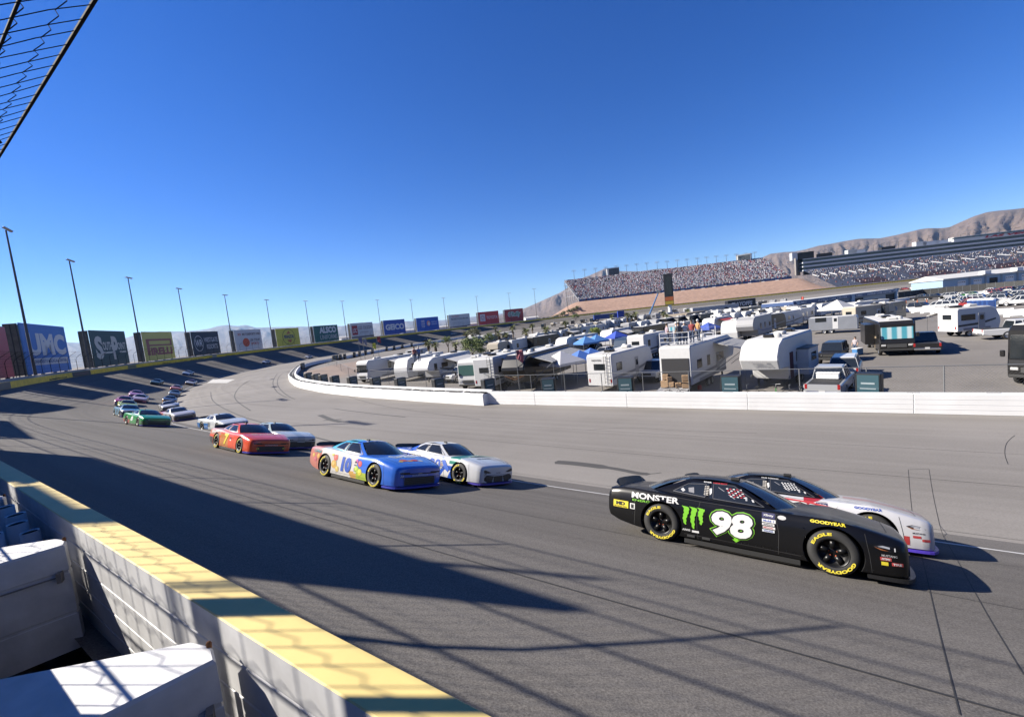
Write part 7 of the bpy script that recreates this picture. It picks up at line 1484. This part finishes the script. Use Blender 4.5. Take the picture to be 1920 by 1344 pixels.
PM = {k: person_mesh(k) for k in ('stand', 'sit')}; SKIN = M('skin', (.50, .32, .23), .6); HAIRM = M('hair_dark', (.05, .035, .025), .8); CAPM = M('cap_white', (.7, .7, .7), .7); JEAN = M('jeans', (.06, .09, .16), .8)
def person(P, rz, shirt, label, pose_='stand', cap=False, trousers=None):
    t = thing('person', label, 'person', P, rz, 'spectators in the infield'); b = link('body', PM[pose_], t); setmat(b, M('shirt_%.2f_%.2f_%.2f' % shirt, shirt, .8), 0); setmat(b, trousers or JEAN, 1); setmat(b, SKIN, 2)
    mb = MB(); mb.lathe([(.001, .125), (.07, .105), (.105, .03), (.1, -.03), (.085, -.05)], (-.012, 0, 1.70), 10); mb.build('cap' if cap else 'hair', CAPM if cap else HAIRM, t, smooth=True); return t
P = G(1604, 664); person(P, R(200), (.45, .40, .42), 'person in a pale top and jeans standing by the black coach'); P = G(1586, 664); person((P.x, P.y, -.42), R(160), (.06, .07, .12), 'person in dark clothes sitting beside the blue cooler', 'sit'); P = G(1589, 666)
ck = thing('cooler_box', 'blue cooler box on the ground before the black coach', 'cooler', (P.x + .8, P.y - .3, 0), .3); mb = MB(); mb.box((0, 0, .3), (.9, .5, .6), bev=.04); mb.build('tub', M('cooler_blue', (.06, .22, .5), .5), ck); mb = MB(); mb.box((0, 0, .64), (.94, .54, .09), bev=.02); mb.build('lid', WW, ck)
ch = thing('camp_chair', 'dark folding chair under the sitting person by the black coach', 'chair', (G(1586, 664).x, G(1586, 664).y, 0), R(160)); mb = MB(); mb.box((.1, 0, .43), (.5, .5, .05)); mb.build('seat', VPL, ch); mb = MB(); mb.box((-.2, 0, .75), (.05, .5, .6)); mb.build('backrest', VPL, ch)
for sx in (-.12, .32):
    for sy in (-.22, .22): mb = MB(); mb.tube([(sx, sy, 0), (sx, sy, .43)], .02, 4); mb.build('leg', GAL, ch)
for k, (x, y, sh, lb, ps, cap) in enumerate(((-4.9, .6, (.45, .35, .40), 'person in a mauve shirt on the toy hauler roof', 'stand', False), (-4.2, -.5, (.70, .70, .72), 'person in a white shirt and cap on the toy hauler roof', 'stand', True), (-3.6, .4, (.65, .64, .62), 'person in a cream shirt on the toy hauler roof', 'stand', True), (-3.0, -.6, (.30, .04, .04), 'person in a dark red shirt on the toy hauler roof', 'stand', False), (-2.4, .2, (.04, .05, .10), 'person in a navy shirt on the toy hauler roof', 'stand', False), (-1.9, -.7, (.55, .30, .12), 'person in an orange shirt on the toy hauler roof', 'stand', True), (-4.6, -.2, (.10, .10, .12), 'person in black near the tail rail of the toy hauler roof', 'stand', False))):
    p = mwt @ Vector((x, y, 3.76)); person(p, k * 1.3, sh, lb, ps, cap)
for x, yy, sh, lb, cap in ((787, 690, (.08, .16, .40), 'person in a blue shirt and white hat standing on a caravan roof', True), (779, 691, (.45, .16, .14), 'person in a red top beside the one in blue on the roof', False)): q = G(x, yy, 0); v = ray(x, 677 if cap else 678); tt = (3.38 - CAMH) / v[2]; person((v[0] * tt, v[1] * tt, 3.38), 2.5, sh, lb, 'stand', cap)
# ------------------------------------------------------------------ bicycles leaning by the fence
def bike(px, col, label, rz):
    P0 = DD * 0; h = np.array(ray(px, 730)[:2]); h /= np.linalg.norm(h); d = 32.3 / float(h @ NN); P = h * d; t = thing('bicycle', label, 'bicycle', (P[0], P[1], 0), rz, 'bicycles by the fence'); m = M('bike_%.2f_%.2f_%.2f' % col, col, .4)
    for x in (-.52, .52):
        mb = MB(); mb.tube([(x + .33 * math.cos(a), 0, .34 + .33 * math.sin(a)) for a in np.linspace(0, 6.2832, 21)], .02, 5, cap=False); w = mb.build('wheel', VTY, t); mb = MB(); [mb.tube([(x, 0, .34), (x + .33 * math.cos(a), 0, .34 + .33 * math.sin(a))], .004, 3) for a in np.linspace(0, 6.28, 13)]; mb.build('spokes', GAL, w)
    mb = MB(); mb.tube([(-.52, 0, .34), (-.1, 0, .32), (.38, 0, .72), (-.22, 0, .80), (-.1, 0, .32)], .02, 5); mb.tube([(-.22, 0, .8), (-.52, 0, .34)], .014, 5); mb.build('frame', m, t); mb = MB(); mb.tube([(.36, 0, .78), (.52, 0, .34)], .018, 5); mb.build('fork', m, t)
    mb = MB(); mb.tube([(.30, -.28, 1.02), (.40, 0, .98), (.30, .28, 1.02)], .015, 5); mb.tube([(.36, 0, .75), (.40, 0, .98)], .015, 5); mb.build('handlebar', GAL, t); mb = MB(); mb.box((-.25, 0, .90), (.26, .13, .06), bev=.02); mb.build('saddle', VPL, t); return t
bike(1266, BLKV, 'black bicycle leaning left of the glass cabinet by the toy hauler', R(150)); bike(1412, BLKV, 'black bicycle lying before the big white fifth wheel', R(140)); bike(1455, (.03, .25, .05), 'green bicycle with a white basket by the fence', R(60)); bike(1493, (.10, .10, .11), 'grey bicycle right of the green one', R(145)); bike(1508, BLKV, 'black bicycle under the fence post near the silver pickup', R(20))
P = G(1312, 731); rb = thing('fuel_can', 'red fuel can on the ground beside the toy hauler', 'can', (P.x, P.y, 0), .4); mb = MB(); mb.box((0, 0, .2), (.32, .22, .4), bev=.05); mb.build('can_body', M('can_red', (.5, .03, .03), .5), rb); mb = MB(); mb.tube([(0, 0, .4), (.12, 0, .5)], .025, 6); mb.build('spout', VPL, rb)
P = G(878, 716); hy = thing('gas_bottle', 'tan upright gas bottle left of the white motorhome', 'bottle', (P.x, P.y, 0)); mb = MB(); mb.lathe([(.2, 0), (.22, .1), (.22, 1.4), (.12, 1.6), (.06, 1.65), (.06, 1.8), (.001, 1.8)], (0, 0, 0), 12); mb.build('cylinder', M('bottle_tan', (.52, .40, .24), .5), hy, smooth=True); mb = MB(); mb.lathe([(.1, 1.75), (.1, 1.95), (.001, 1.95)], (0, 0, 0), 8); mb.build('valve', GAL, hy)
# white marquee roofs and sheds beyond the turn wall
for k, (x0, x1, y, h) in enumerate(((640, 655, 633, 4.5), (758, 780, 622, 5), (822, 842, 614, 5), (882, 895, 606, 5), (985, 1010, 592, 5))):
    P0, _ = circ(x0, y, RW + 28); P1, _ = circ(x1, y, RW + 28); c = (P0 + P1) / 2; L = float(np.linalg.norm(P1 - P0)); t = thing('storage_shed', 'pale low shed beyond the wall, %s from the left between the billboards' % ORD[k], 'shed', (c[0], c[1], 3.2), math.atan2(P1[1] - P0[1], P1[0] - P0[0]), 'sheds beyond the turn'); mb = MB(); mb.box((0, 4, h / 2), (L, 8, h)); mb.build('wall', WW, t); mb = MB(); mb.prism([(-.3, h), (4, h + 1.2), (8.3, h)], -L / 2 - .3, L / 2 + .3, ax='x'); mb.build('roof', RVROOF, t)
